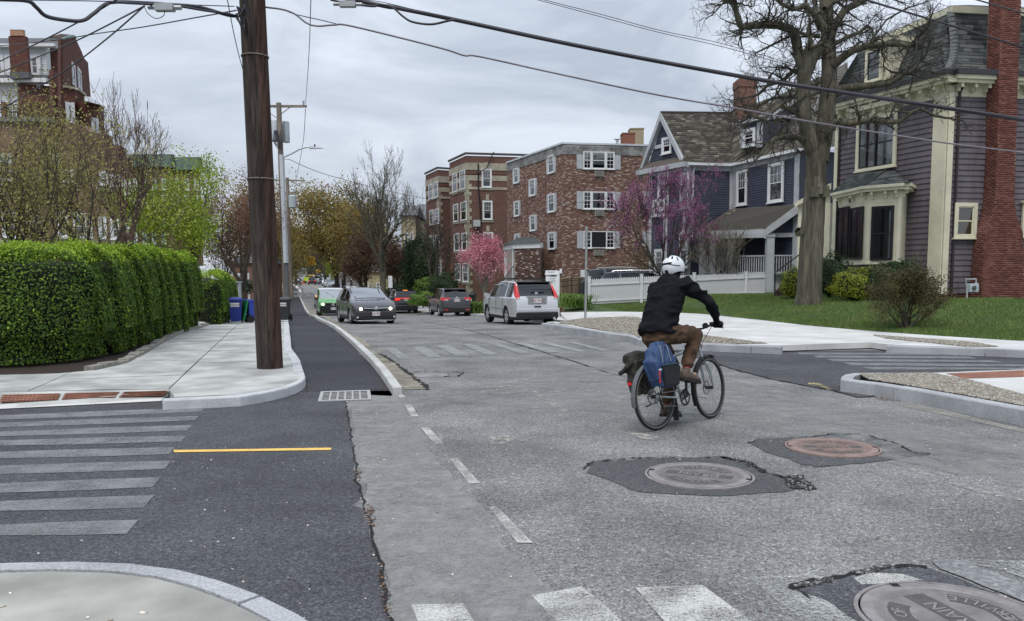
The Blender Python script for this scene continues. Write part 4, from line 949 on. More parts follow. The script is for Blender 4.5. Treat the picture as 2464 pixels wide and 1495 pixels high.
core = MB().prism([(p.x, p.y, za) for p in (wA.pt(0,0), wA.pt(wA.L, 0), wA.pt(wA.L, 0) + Vector((.3,2.5,0)), wA2.pt(0,0) + Vector((1.5,1.5,0)), wA.pt(0,0) + Vector((-.55,1.6,0)))], (0,0, zr - za)); core.build('wall', M_mort, ea)
brick_face(ea, wA, 0, wA.L, za, zr, [], mat('dark_patched_brick', (.1,.05,.04),.9, attr=[(0,(.06,.03,.024)),(.6,(.12,.055,.042)),(.85,(.19,.1,.08)),(.9,(.45,.38,.33)),(1,(.55,.5,.45))]))
for w in (wA, wA2): mb = MB(); w.box(mb, -.12, w.L + .12, zr, zr2,-.3,.1); mb.build('fascia', M_trimw, ea)
ap = P(*q5(975,1030),57); c_ = [wA2.pt(-.2, zr2,.25), wA.pt(-.1, zr2,.25), wA.pt(wA.L + .25, zr2,.2), P(*q5(1015,1075),56.6)]
MB().add([c_[0], c_[1], c_[2], c_[3], ap, P(*q5(830,1042),58.5)], [(0,1,4,5),(1,2,4),(2,3,4),(5,4,3),(0,5,3)]).build('roof', mat('annex_shingle', (.06,.068,.068),.9,.2,6, bump=.4, bscale=14), ea)
for x0 in (728,795): c = wA2.px(*q5(x0,1200)); mb = MB(); wA2.box(mb, c[0] - .09, c[0] + .09, za, zr, -.09,.09); mb.build('column', M_trimw, ea)
mb = MB(); wA2.box(mb, .35, wA2.L - .35, za, zr - .4,-1.5,-1.45); mb.build('door', M_door, ea)
st_ = thing('entrance_steps', P(1205,720,55), 'pale stone entrance steps rising behind the pink cherry tree', 'steps'); M_step = mat('pale_step', (.45,.44,.42),.85,.08,4)
for k in range(6):
 a = P(1190 + k * 3.2,744 - k * 11.5,52 + k * .45); b = P(1236 - k * 1,742 - k * 11.5,51 + k * .45); d = Vector((.1,.5,0)); MB().hexa([a - Vector((0,0,.16)), b - Vector((0,0,.16)), b + d - Vector((0,0,.16)), a + d - Vector((0,0,.16)), a, b, b + d, a + d]).build('step', M_step, st_)
MB().hexa([P(1182,745,53), P(1240,745,52), P(1245,745,56), P(1190,745,57), P(1205,688,53), P(1238,688,52.6), P(1243,688,56), P(1212,688,57)]).build('stair_wall', mat('stair_side', (.05,.035,.03),.9,.2), st_)
rl = MB()
for k in range(12): a = P(1192 + k * 4,735 - k * 5.6,51.8 + k * .15); rl.bar(a, a + Vector((0,0,.95)),.025)
rl.bar(P(1192,735,51.8) + Vector((0,0,.95)), P(1236,673.5,53.4) + Vector((0,0,.95)),.04); rl.build('railing', M_blackt, st_)
# old red brick block
def old_block(xa, da, xb, db, xc, dc, ztop, zbot, lab, cols, rows_px, floors, fwin):
 w1 = wall_px(xa, da, xb, db); w2 = wall_px(xb, db, xc, dc)
 t = thing('old_brick_block', w1.pt(w1.L / 2, zbot), lab, 'apartment block')
 bk = w2.pt(w2.L, 0) + Vector((-4,10,0)); bl = w1.pt(0,0) + Vector((1,10,0))
 MB().prism([(p.x, p.y, zbot) for p in (w1.pt(0,0), w1.pt(w1.L, 0), w2.pt(w2.L, 0), bk, bl)], (0,0, ztop - zbot - .3)).build('wall', B_old, t)
 H = ztop
 for w in (w1, w2):
  for z0, z1, o, m_, nm in ((H - 1.62, H - .95,.05, M_lime, 'stone_band'),(H - 2.6, H - 2.1,.04, M_lime, 'stone_band'),(H - .2, H, .12, mat('dark_coping', (.07,.065,.06),.8), 'coping'),(H - 2.05, H - 1.9,.06, B_leftr, 'brick_course')):
   mb = MB(); w.box(mb, -o, w.L + o * .5, z0, z1,0, o); mb.build(nm, m_, t)
 z = zbot; k = 0
 while z < H - 2.7:
  mb = MB(); a = .34 if k % 2 else .62
  w1.box(mb, w1.L - a, w1.L, z + .01, z + .37,0,.035); w2.box(mb, .002, a * .8, z + .01, z + .37,0,.035); mb.build('quoin', M_lime, t); z += .38; k += 1
 return t, w1, w2
zo = P(1124.5,367,75).z
t, w1, w2 = old_block(1085,79.7,1124.5,75,1300,76.5, zo, -1.2, 'dark red brick apartment block with limestone bands and corner quoins', 2, None, 4, None)
for (a, b, c, d) in ((285,500,325,655),(348,472,392,632),(293,757,333,903),(355,738,403,893),(300,1003,342,1150),(365,998,408,1150),(310,1253,352,1398),(372,1252,418,1410)):
 r = r5(w1, a, b, c, d); window(t, w1, r, fw=.07, cols=3, rows=(2,1), base=.02, curtain=.3); mb = MB(); w1.box(mb, r[0] - .1, r[1] + .1, r[2] - .25, r[2] - .06,0,.08); mb.build('sill', M_lime, t)
for (a, b, c, d) in ((525,460,610,617),(533,728,617,888),(538,992,622,1150)):
 r = r5(w2, a, b, c, d); window(t, w2, r, fw=.13, cols=3, rows=(2,1), base=.02, curtain=.7); mb = MB(); w2.box(mb, r[0] - .1, r[1] + .1, r[2] - .25, r[2] - .06,0,.08); w2.box(mb, (r[0] + r[1]) / 2 - .15,(r[0] + r[1]) / 2 + .15, r[3] + .05, r[3] + .6,0,.06); mb.build('sill', M_lime, t)
a = w2.px(*q5(410,622))[1]; mb = MB(); w2.box(mb, 0, w2.L, a - .12, a + .12,0,.06); w1.box(mb, 0, w1.L, a - .12, a + .12,0,.06); mb.build('stone_band', M_lime, t)
r = r5(w2,450,893,502,950); mb = MB(); w2.box(mb, *r, .3,.9); mb.build('hung_box', M_trimg, t)
def pw(w, x, y, o=.1): u, z = w.px(*q5(x, y)); return w.pt(u, z, o)
MB().tube([pw(w2, x, y, .12) for x, y in ((497,415),(497,600),(510,750),(518,900),(512,960),(470,955))], .07,6).build('cable_run', M_blackt, t)
MB().tube([pw(w2, x, y, .25) for x, y in ((625,322),(600,370),(570,450),(520,480),(495,490))], .06,6).build('hanging_cable', M_blackt, t)
zo2 = P(1057,402,84.6).z
t, w1, w2 = old_block(1028,89,1057,84.6,1095,85.5, zo2,-1.2, 'narrower wing of dark red brick with limestone bands, set back at the left', 2, None, 4, None)
for (a, b, c, d) in ((85,590,118,715),(128,570,163,703),(92,805,124,932),(138,795,172,922),(97,1020,130,1140),(143,1015,176,1135),(152,1230,190,1355)):
 r = r5(w1, a, b, c, d); window(t, w1, r, fw=.08, cols=2, rows=(2,1), base=.02, curtain=.3)
a = w2.px(*q5(170,700))[1]; mb = MB(); w2.box(mb, 0, w2.L, a - .12, a + .12,0,.06); w1.box(mb, 0, w1.L, a - .12, a + .12,0,.06); mb.build('stone_band', M_lime, t)
# far houses
def far_house(px0, px1, d, ztop, zbot, ridge, mt, lab, roofm, depth=9, wins=()):
 A = P(px0,672, d); B = P(px1,672, d); w = Wall(A, B); t = thing('house', w.pt(w.L / 2, zbot), lab, 'house')
 MB().box(A.x, B.x, d, d + depth, zbot, ztop).build('wall', mt, t)
 m = (A.x + B.x) / 2; MB().add([(A.x - .3, d - .3, ztop),(B.x + .3, d - .3, ztop),(B.x + .3, d + depth, ztop),(A.x - .3, d + depth, ztop),(A.x, d + depth / 2, ztop + ridge),(B.x, d + depth / 2, ztop + ridge)], [(0,1,5,4),(1,2,5),(2,3,4,5),(3,0,4)]).build('roof', roofm, t)
 for r in wins: window(t, w, w.rect_px(*r), base=.02, fw=.12, curtain=.3)
 return t
M_cols = mat('cream_siding', (.45,.40,.26),.8,.08,2); M_groof = mat('grey_roof', (.13,.14,.15),.9,.15,2)
far_house(968,1002,92,9.0,-.4,1.6, M_cols, 'narrow cream house behind the tall bare tree', M_groof, wins=((972,560,984,592),(986,560,996,592),(972,610,982,650)))
far_house(1002,1060,108,9.8,0,2.6, mat('brown_siding', (.12,.08,.06),.9), 'brown house with grey slate roof behind the brick wing', M_groof, depth=12, wins=((1010,560,1020,590),))
far_house(866,966,104,2.6,0,.8, M_cols, 'low pale house front behind the dark red hedge trees', M_groof, wins=((878,680,888,700),(905,680,915,700),(935,680,945,700)))
far_house(800,868,150,6.5,0,2, mat('grey_siding', (.2,.2,.2),.9), 'grey house far down the right side of the street', M_groof, depth=12)
far_house(690,716,260,7., 0,2, mat('white_siding', (.5,.5,.48),.9), 'pale house at the far left end of the street', M_groof, depth=12)
far_house(560,618,82,3.4,-.6,1.2, brick_mat('plain_brick', (.20,.085,.06),(.24,.11,.08),(.2,.16,.13)), 'low red brick building beyond the bins and lawn', M_groof, wins=((572,658,590,672),))
# left apartment building
q6 = Z(0,100,500,1869); zl = Z(0,0,1000,1495); zm = Z(0,700,900,2464)
wM = wall_px(-420,44,300,44.5)
t = thing('left_apartment_building', wM.pt(wM.L * .6,.1), 'large brown brick apartment building with white sided top floors and brick gables', 'apartment building')
prof = [(-420,283),(-100,281),(122,284),(150,292),(199,300),(215,318),(251,322),(252,342),(283,350),(286,375),(300,378),(300,720),(-420,730)]
uz = [wM.px(*p) for p in prof]; mb = MB(); wM.poly(mb, uz, -1,0); mb.build('wall', B_left, t)
mb = MB(); 
for i in range(3): u0, z0 = wM.px(*prof[i]); u1, z1 = wM.px(*prof[i + 1]); mb.hexa([wM.pt(u0, z0 - .25,0), wM.pt(u1, z1 - .25,0), wM.pt(u1, z1 - .25,.2), wM.pt(u0, z0 - .25,.2), wM.pt(u0, z0,-.4), wM.pt(u1, z1,-.4), wM.pt(u1, z1,.2), wM.pt(u0, z0,.2)])
mb.build('cornice', mat('weathered_wood', (.2,.2,.19),.9,.25,5), t)
for (a, b, c, d) in ((30,355,185,650),(620,365,738,650),(800,385,940,655),(960,430,1002,650),(1070,420,1158,660),(1195,440,1292,665),(1322,440,1348,660),(1350,430,1440,545),(-260,355,-110,650)):
 r = wM.rect_px(*zm(a, b), *zm(c, d)); window(t, wM, r, fw=.13 if c - a > 60 else .1, cols=1, rows=(1,1), base=.02, curtain=.3, hood=0)
 mb = MB(); wM.box(mb, r[0] - .2, r[1] + .2, r[2] - .3, r[2] - .06,0,.08); mb.build('sill', M_lime, t)
for (a, b, c, d) in ((-60,905,75,1065),(300,905,350,980),(360,1000,440,1075),(585,1010,640,1090),(650,1030,725,1100),(735,1060,775,1150),(-230,905,-120,1065)):
 r = wM.rect_px(*zl(a, b), *zl(c, d)); window(t, wM, r, fw=.12, base=.02, curtain=.3)
 mb = MB(); wM.box(mb, r[0] - .2, r[1] + .2, r[2] - .3, r[2] - .06,0,.08); mb.build('sill', M_lime, t)
u, z = wM.px(*zm(365,488)); mb = MB(); wM.poly(mb, [(u - .45, z),(u, z - .45),(u + .45, z),(u, z + .45)], 0,.06); mb.build('diamond_stone', M_lime, t)
M_wsid = mat('white_clapboard', (.62,.64,.66),.6,.04,3)
def sided(xa, xb, yt, yb, d, back=.4):
 w = wall_px(xa, d, xb, d); a = w.px(xa, yt); b = w.px(xb, yb); mb = MB(); w.box(mb, 0, w.L, b[1], a[1], -back, 0); mb.build('wall', M_wsid, t)
 z = b[1]; mb = MB()
 while z < a[1] - .1:
  mb.hexa([w.pt(0, z, 0), w.pt(w.L, z, 0), w.pt(w.L, z, .03), w.pt(0, z, .03), w.pt(0, z + .13,0), w.pt(w.L, z + .13,0), w.pt(w.L, z + .13,.008), w.pt(0, z + .13,.008)]); z += .13
 o = mb.build('clapboard', M_wsid, t); o['kind'] = 'stuff'; return w
wU1 = sided(-300,124,203,268,47.5); wU2 = sided(-300,143,117,187,48.6)
def hbox(w, x0, y0, x1, y1, o0, o1, nm, m_, par=None): r = w.rect_px(x0, y0, x1, y1); mb = MB(); w.box(mb, *r, o0, o1); return mb.build(nm, m_, par or t)
hbox(wU1,-300,194,122,204,0,.5, 'gutter', M_trimw); hbox(wU1,-300,184,121,194,-.6,.25, 'roof_slope', M_flat)
hbox(wU2,-300,111,140,118,0,.45, 'gutter', M_trimw); A = P(-300,111,48.2); B = P(139,111,48.2); C = P(139,92,51); D = P(-300,92,51)
MB().quad(A, B, C, D).build('roof', M_flat, t)
for (a, b, c, d, w) in ((460,455,590,755, wU2),(-30,455,60,755, wU2),(105,455,160,755, wU2),(415,1030,530,1140, wU1)):
 window(t, w, w.rect_px(*q6(a - 28, b - 20), *q6(c + 25, d)), fw=.22 if w is wU2 else .12, base=.03, curtain=0)
wC = wall_px(q6(118,0)[0], 46.8, q6(375,0)[0], 46.8); a = wC.px(*q6(120,155)); b = wC.px(*q6(430,785))
ch = thing('chimney_stack', wC.pt(wC.L / 2, b[1]), 'brown brick chimney with four clay pots in front of the white siding', 'chimney'); mb = MB(); p0, p1, p2, p3 = wC.px(*q6(122,160)), wC.px(*q6(375,160)), wC.px(*q6(425,700)), wC.px(*q6(155,700))
wC.poly(mb, [p3, p2, p1, p0], -.25,0); mb.build('stack', B_leftr, ch); mb = MB(); wC.poly(mb, [wC.px(*q6(160,790)), wC.px(*q6(436,780)), wC.px(*q6(430,690)), wC.px(*q6(150,690))], -.3,.06); mb.build('flashing', M_flat, ch)
for k in range(4): u, z = wC.px(*q6(180 + k * 44,155)); MB().lathe([(.16,0),(.15,.3),(.17,.33),(.12,.34),(.12,.3)], wC.pt(u, z, -.1), k=12).build('chimney_pot', mat('clay', (.4,.22,.14),.8), ch)
rl = MB(); posts = []
for k in range(-6,13): x = 8 + k * 9.2; 
for k in range(64):
 u0, z0 = wM.px(-180 + k * 4.75,268); rl.bar(wM.pt(u0, z0 - .55,-.3), wM.pt(u0, z0 + .28,-.3),.03)
rt_o = rl; u0, z0 = wM.px(-180,249); u1, z1 = wM.px(122,250); rl.bar(wM.pt(u0, z0,-.3), wM.pt(u1, z1,-.3),.07); rl.bar(wM.pt(u0, z0 - .85,-.3), wM.pt(u1, z1 - .85,-.3),.05); o = rl.build('balcony_railing', mat('brown_rail', (.07,.045,.035),.7), t)
for x in (2,80): u0, z0 = wM.px(x, 252); mb = MB(); wM.box(mb, u0 - .1, u0 + .1, z0 - 1.1, z0 + .2,-.4,-.2); mb.build('railing_post', mat('wood_post', (.16,.09,.05),.8), t)
wG = wall_px(139,46.6,146,45.6); wS = wall_px(146,45.6,216,56.5)
mb = MB(); wS.poly(mb, [wS.px(*p) for p in ((146,92),(172,84),(180,88),(196,123),(203,141),(212,151),(219,240),(221,330),(146,330))], -.6,0); mb.build('gable_wall', B_leftr, t)
mb = MB(); wG.poly(mb, [wG.px(*p) for p in ((139,92),(146,92),(146,330),(139,330))], -.1,.0); mb.build('gable_end', B_leftr, t)
mb = MB(); wS.poly(mb, [wS.px(*p) for p in ((146,92),(172,84),(180,88),(180,93),(172,89),(146,97))], -.65,.12); mb.build('coping', mat('copper_green', (.16,.22,.2),.8), t)
w2_ = wall_px(118,45.0,128,44.8); w3_ = wall_px(128,44.8,152,47)
mb = MB(); w3_.poly(mb, [w3_.px(*p) for p in ((128,168),(152,188),(156,320),(128,320))], -.1,0); w2_.poly(mb, [w2_.px(*p) for p in ((118,168),(128,168),(128,320),(118,320))], -.1,0); mb.build('parapet', B_leftr, t)
wB1 = wall_px(144,44.8,180,45.2); wB2 = wall_px(180,45.2,201,47.5)
mb = MB(); wB1.poly(mb, [wB1.px(*p) for p in ((146,205),(181,211),(181,345),(146,345))], -3,0); wB2.poly(mb, [wB2.px(*p) for p in ((181,211),(201,226),(203,345),(181,345))], -3,0); mb.build('bay', B_leftr, t)
mb = MB(); wB1.poly(mb, [wB1.px(*p) for p in ((145,205),(181,211),(181,216),(145,210))], -.1,.15); mb.build("bay_cornice", M_lime, t); mb = MB(); wB2.poly(mb, [wB2.px(*p) for p in ((181,211),(202,226),(202,231),(181,216))], -.1,.15); mb.build('bay_cornice', M_lime, t)
for w, r in ((wB1,(158,247,180,298)),(wB2,(188,256,198,296))): window(t, w, w.rect_px(*r), fw=.15, base=.02, curtain=.5)
for r in ((172,156,179,206),(186,168,193,214)): window(t, wS, wS.rect_px(*r), fw=.18, base=.02, curtain=.3)
wB3 = wall_px(203,46.5,240,47.5); wB4 = wall_px(240,47.5,251,50)
mb = MB(); wB3.poly(mb, [wB3.px(*p) for p in ((205,243),(240,252),(240,350),(205,350))], -3,0); wB4.poly(mb, [wB4.px(*p) for p in ((240,252),(250,259),(252,350),(240,350))], -3,0); mb.build('bay', B_leftr, t)
MB().add([P(203,231,50), P(219,234,50), P(252,258,50), P(240,252,47.3), P(204,243,46.3)], [(0,1,2,3,4)]).build('bay_roof', M_trimg, t)
for w, r in ((wB3,(219,285,236,338)),): window(t, w, w.rect_px(*r), fw=.15, base=.02, curtain=.5)
wK = wall_px(284,66,408,66); wK2 = wall_px(408,70,475,70)
t = thing('green_roofed_building', wK.pt(0,0), 'brick building with green copper mansard roof behind the bare trees', 'building')
for w, yt, ye, x0, x1 in ((wK, 368,403,284,408),(wK2,375,410,408,475)):
 r = w.rect_px(x0, ye, x1,640); mb = MB(); w.box(mb, r[0], r[1], r[2], r[3], -1,0); mb.build('wall', B_left, t)
 r2 = w.rect_px(x0, yt, x1, ye); mb = MB(); mb.hexa([w.pt(r2[0] - .2, r2[2], -1), w.pt(r2[1] + .2, r2[2], -1), w.pt(r2[1] + .2, r2[2], .3), w.pt(r2[0] - .2, r2[2], .3), w.pt(r2[0], r2[3], -1), w.pt(r2[1], r2[3], -1), w.pt(r2[1] - .3, r2[3], -.7), w.pt(r2[0] + .3, r2[3], -.7)]); mb.build('roof', mat('copper_green_roof', (.045,.085,.072),.7,.2,3), t)
 for k in range(5 if w is wK else 3):
  for yy in (430,470,515,560): 
   if w is wK or yy < 540: window(t, w, w.rect_px(x0 + 14 + k * 23, yy, x0 + 25 + k * 23, yy + 28), fw=.1, base=.02, curtain=.4)
# blue house
t = thing('blue_house', P(1760,690,44), 'dark blue clapboard house with pale grey trim and brown shingle roofs', 'house')
DB = {'ga': (1549,412,47.0), 'pk': (1598,271,45.4), 'gb': (1654,392,43.7), 'in': (1759,396,44.4), 'rt': (1925,357,39.0)}
pG = {k: P(*v) for k, v in DB.items()}; zeave = pG['gb'].z; zfl = .5
w1 = wall_px(1562,46.6,1648,43.9); w2 = wall_px(1648,43.9,1757,44.5); w3 = wall_px(1757,44.5,1918,39.2)
for w in (w1, w2, w3):
 mb = MB(); w.box(mb, 0, w.L, zfl, zeave - .05,-.3,0); mb.build('wall', M_blue, t); clapboards(t, w, (zfl, zeave - .35), M_blue, exp=.13)
 mb = MB(); w.box(mb, 0, w.L, zeave - .38, zeave - .05,0,.05); mb.build('frieze', M_trimg, t)
ga, gb_, pk = pG['ga'], pG['gb'], pG['pk']; wg = Wall(ga, gb_); ub = wg.px(1598,275)[0]
def gab(z): k = (z - zeave) / (pk.z - zeave); return (ub * k + .28, wg.L - (wg.L - ub) * k - .28)
mb = MB(); wg.poly(mb, [(.25, zeave),(wg.L - .25, zeave),(ub, pk.z - .3)], -.15,0); mb.build('gable_wall', M_blue, t); clapboards(t, wg, (zeave + .1, pk.z - .9), M_blue, exp=.13, topf=gab)
for s_ in (0,1):
 e = wg.pt(-.15 if s_ == 0 else wg.L + .1, zeave - .1,.3); top = wg.pt(ub, pk.z, .3); mb = MB(); n3 = wg.n.to_3d() * .3; dz = Vector((0,0,.34)); mb.hexa([e - dz, top - dz * 1.25, top - n3 - dz * 1.25, e - n3 - dz, e, top, top - n3, e - n3]); mb.build('bargeboard', M_trimg, t)
mb = MB(); a_, b_ = gab(P(1610,345,45).z); wg.box(mb, a_ + .05, b_ - .05, P(1610,352,45).z, P(1610,343,45).z, .03,.08); mb.build('gable_beam', M_trimg, t)
q3b = Z(2500,350,800,2392); q4b = Z(2650,750,650,2159)
window(t, wg, wg.rect_px(*q3b(333,572), *q3b(444,765)), fw=.12, cols=3, rows=(2,1), base=.03, curtain=.3)
mb = MB(); wg.box(mb, -.2, wg.L + .2, zeave - .25, zeave + .02,0,.45); mb.build('gable_cornice', M_trimg, t)
mb = MB(); mb.hexa([wg.pt(-.1, zeave + .02,0), wg.pt(wg.L, zeave + .02,0), wg.pt(wg.L, zeave + .02,.45), wg.pt(-.1, zeave + .02,.45), wg.pt(-.1, zeave + .45,0), wg.pt(wg.L, zeave + .45,0), wg.pt(wg.L, zeave + .42,.03), wg.pt(-.1, zeave + .42,.03)]); mb.build('gable_skirt', mat('skirt_shingle', (.1,.085,.07),.9,.2,8), t)
rA = P(1654,392,43.6); rB = P(1759,395,44.3); rC = P(1762,272,47.2); rD = Vector(wg.pt(ub, pk.z, .25))
roof_shingles(t, rA, rB + Vector((0,0,0)), rC, rD, M_ashin, exp=.16, wid=.3)
rE = P(1925,357,38.9); rF = P(2010,120,47.); rG = P(1880,230,49)
roof_shingles(t, rB, rE, P(1990,176,46.), P(1860,236,50), M_ashin, exp=.16, wid=.3)
wS4 = wall_px(1918,39.2,2040,40.5); mb = MB(); wS4.box(mb, 0, wS4.L, zfl, zeave - .05,-.3,0); mb.build('wall', M_blue, t)
roof_shingles(t, rB, P(1850,330,43.), P(1850,236,48.5), rC, M_ashin, exp=.16, wid=.3)
MB().quad(rE + Vector((.05,0,0)), P(2040,352,39.8), P(2040,150,46), P(1990,176,46.0)).build('roof', mat('side_roof', (.09,.085,.07),.9,.25,5, bump=.3, bscale=10), t)
MB().bar(rD, rC, .14,.1).build('ridge_cap', mat('ridge', (.06,.04,.04),.9), t)
for a, b in ((rA, rB),(rB, rE)): MB().bar(a + Vector((0,-.06,-.06)), b + Vector((0,-.06,-.06)),.16,.14).build('gutter', M_trimw, t)
xg = [P(*q3b(1490,350),45.5), P(*q3b(1900,120),44.6), P(*q3b(2150,300),44.), P(*q3b(1900,620),43.8), P(*q3b(1500,640),45)]
MB().prism(xg[:1] + [xg[1], P(*q3b(2000,420),43.8), P(*q3b(1780,560),44), P(*q3b(1510,560),45)], (0,.3,0)).build('dormer_gable', M_blue, t)
MB().bar(P(*q3b(1460,385),44.8), P(*q3b(1960,105),44.2),.25,.2).build('dormer_bargeboard', M_trimg, t)
wd = wall_px(q3b(1250,0)[0], 43.6, q3b(1510,0)[0], 42.2); r = wd.rect_px(*q3b(1250,400), *q3b(1510,690)); mb = MB(); wd.box(mb, r[0], r[1], r[2], r[3], -3,0); mb.build('dormer', M_blue, t)
for a, b in ((1243,1278),(1440,1505)): r = wd.rect_px(*q3b(a, 390), *q3b(b, 690)); mb = MB(); wd.box(mb, *r, 0,.05); mb.build('dormer_trim', M_trimg, t)
window(t, wd, wd.rect_px(*q3b(1285,470), *q3b(1430,680)), fw=.14, base=.03, curtain=.3)
r = wd.rect_px(*q3b(1235,350), *q3b(1520,400)); MB().hexa([wd.pt(r[0], r[2], -.1), wd.pt(r[1], r[2], -.1), wd.pt(r[1], r[2], .3), wd.pt(r[0], r[2], .3), wd.pt(r[0], r[3] + .3,-3), wd.pt(r[1], r[3] + .3,-3), wd.pt(r[1], r[3], .2), wd.pt(r[0], r[3], .2)]).build('dormer_roof', M_trimg, t)
for w, r in ((w3,(*q3b(1212,960), *q3b(1335,1372))),(w3,(*q3b(1585,872), *q3b(1768,1335))),(w1,(*q3b(285,985), *q3b(412,1430))),(w1,(*q3b(548,985), *q3b(655,1410))),(w1,(*q4b(100,540), *q4b(214,1010))),(w1,(1578,600,1600,662)),(w1,(1573,480,1606,520))):
 window(t, w, w.rect_px(*r), fw=.14, cols=3, rows=(2,1), base=.03, curtain=.5)
for w, a, b in ((w1,0,.22),(w1, w1.L - .22, w1.L),(w2,0,.3),(w2, w2.L - .16, w2.L),(w3,0,.42),(w3, w3.L - .35, w3.L),(w1, w1.L * .42, w1.L * .52)):
 mb = MB(); w.box(mb, a, b, zfl, zeave - .38,0,.055); mb.build('corner_board', M_trimg, t)
MB().tube([w2.pt(.45, zeave - .2,.1), w2.pt(.35, zeave - .5,.12), w2.pt(.35,3.9,.12), w2.pt(.2,3.7,.3)], .055,8).build('downspout', M_trimw, t)
ca_, cb_ = P(*q3b(1196,0),47), P(*q3b(1393,280),47); mb = MB().box(ca_.x, cb_.x, 46.5,47.6, cb_.z - 1, ca_.z).box(ca_.x - .05, cb_.x + .05,46.45,47.65, ca_.z + .0, ca_.z + .45); mb.v = mb.v; mb.build('chimney', brick_mat('chimney_brick', (.17,.07,.05),(.23,.1,.07),(.2,.15,.12)), t)
wch = Wall((ca_.x, 46.5),(cb_.x, 46.5))
pr = thing('front_porch', P(1800,700,42), 'pale grey front porch with columns, balustrade and shingled shed roof on the blue house', 'porch')
pA = P(1678,557,42.9); pB = P(1843,552,39.7); pC = P(1922,492,39.1); pD = P(1760,503,44.3)
roof_shingles(pr, pA, pB, pC, pD, M_ashin, exp=.15, wid=.3); MB().bar(pA + Vector((0,-.05,-.08)), pB + Vector((0,-.05,-.08)),.16,.16).build('gutter', M_trimg, pr)
MB().bar(pA + Vector((0,0,-.28)), pB + Vector((0,0,-.28)),.25,.28).build('beam', M_trimg, pr)
p1 = P(1840,570,39.5); p2 = P(1852,570,39.5); MB().hexa([P(1838,574,39.5), P(1852,574,39.4), P(1852,574,39.7), P(1838,574,39.8), P(1838,552,39.5), P(1852,556,39.4), P(1852,556,39.7), P(1838,552,39.8)]).build('eave_end', M_trimg, pr)
MB().hexa([P(1843,568,39.4), P(1922,512,38.9), P(1922,512,39.1), P(1843,568,39.6), P(1843,550,39.4), P(1922,490,38.9), P(1922,490,39.1), P(1843,550,39.6)]).build('bargeboard', M_trimg, pr)
wpg = wall_px(1850,39.7,1925,39.5); tri = [wpg.px(1850,562), wpg.px(1925,562), wpg.px(1925,508)]
mb = MB(); wpg.poly(mb, tri, -.1,0); mb.build('gable_wall', M_blue, pr)
zt1, zt0 = tri[2][1], tri[0][1]
clapboards(pr, wpg, (zt0, zt1 - .1), M_blue, exp=.13, topf=lambda z: ((z - zt0) / (zt1 - zt0) * wpg.L, wpg.L))
hbox(wpg, 1848,561,1925,571,-.1,.08, 'beam', M_trimg, pr)
zfloor = P(1850,661,39.6).z; zbm = P(1845,562,39.7).z
def post(px, d, wd_=.3):
 p = P(px, 600, d); mb = MB().box(p.x - wd_ / 2, p.x + wd_ / 2, d - wd_ / 2, d + wd_ / 2, zfloor - .9, zbm); mb.box(p.x - wd_ / 2 - .04, p.x + wd_ / 2 + .04, d - wd_ / 2 - .04, d + wd_ / 2 + .04, zbm - .18, zbm - .1); mb.build('column', M_trimg, pr)
for px, d in ((1690,42.6),(1725,43.8),(1714,42.2),(1747,43.5),(1757,41.4),(1852,39.6),(1920,39.4)): post(px, d, .28 if px != 1852 else .36)
mb = MB(); mb.hexa([P(1690,662,42.6), P(1852,661,39.6), P(1925,661,39.5), P(1800,661,44), P(1690,658,42.6), P(1852,657,39.6), P(1925,657,39.5), P(1800,657,44)]); mb.build('floor', M_trimg, pr)
def rail(a, b, n, zz0, zz1):
 MB().bar(a + Vector((0,0, zz1)), b + Vector((0,0, zz1)),.1,.07).build('handrail', M_trimg, pr); MB().bar(a + Vector((0,0, zz0)), b + Vector((0,0, zz0)),.07,.06).build('bottom_rail', M_trimg, pr)
 for k in range(n): p = a.lerp(b, (k + .5) / n); MB().bar(p + Vector((0,0, zz0)), p + Vector((0,0, zz1)),.045).build('baluster', M_trimg, pr)
rail(P(1762,661,41.3), P(1845,661,39.8),15,.1,.95); rail(P(1858,661,39.6), P(1915,661,39.5),9,.1,.95)
rail(P(1692,661,42.5), P(1712,661,42.2),5,.1,.95)
MB().bar(P(1738,676,41.5), P(1755,641,41.6),.1,.09).build('stair_rail', M_trimg, pr); MB().bar(P(1712,672,41.8), P(1735,645,42.2),.1,.09).build('stair_rail', M_trimg, pr)
for k in range(4): MB().bar(P(1741 + k * 4,676,41.5), P(1741 + k * 4,664 - k * 7,41.5),.04).build('baluster', M_trimg, pr)
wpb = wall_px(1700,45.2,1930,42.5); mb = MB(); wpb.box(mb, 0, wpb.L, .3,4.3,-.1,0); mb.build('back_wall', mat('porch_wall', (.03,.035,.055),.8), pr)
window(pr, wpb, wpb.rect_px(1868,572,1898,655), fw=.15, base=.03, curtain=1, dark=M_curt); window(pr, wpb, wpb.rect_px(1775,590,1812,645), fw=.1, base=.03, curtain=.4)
# purple house
t = thing('purple_house', P(2150,710,31), 'dark purple shingled house numbered 170 with cream trim and slate mansard roof', 'house')
cn = P(2262,672,29.0); lf = P(2004,672,33.7); rg = P(2640,672,30.2)
wP = Wall(lf, cn); wQ = Wall(cn, rg); zs = P(2262,203,29).z; zf = P(2262,706,29).z; zg = P(2262,727,29).z - .3
mb = MB(); wP.box(mb, 0, wP.L, zg, zs, -.3,0); wQ.box(mb, 0, wQ.L, zf, zs, -.3,0); mb.build('wall', M_purple, t)
clapboards(t, wP, (zf, zs - .45), M_purple, exp=.205, u0=.06, u1=wP.L - .08, th=.036); clapboards(t, wQ, (zf, zs - .35), M_purple, exp=.205, u0=.1, th=.036)
mb = MB(); wQ.box(mb, .05, wQ.L, zg, zf, -.3,-.02); mb.build('foundation', M_rmort, t); brick_face(t, wQ, .05,3.6, zg, zf, [], M_redb, off=-.02, indiv=0)
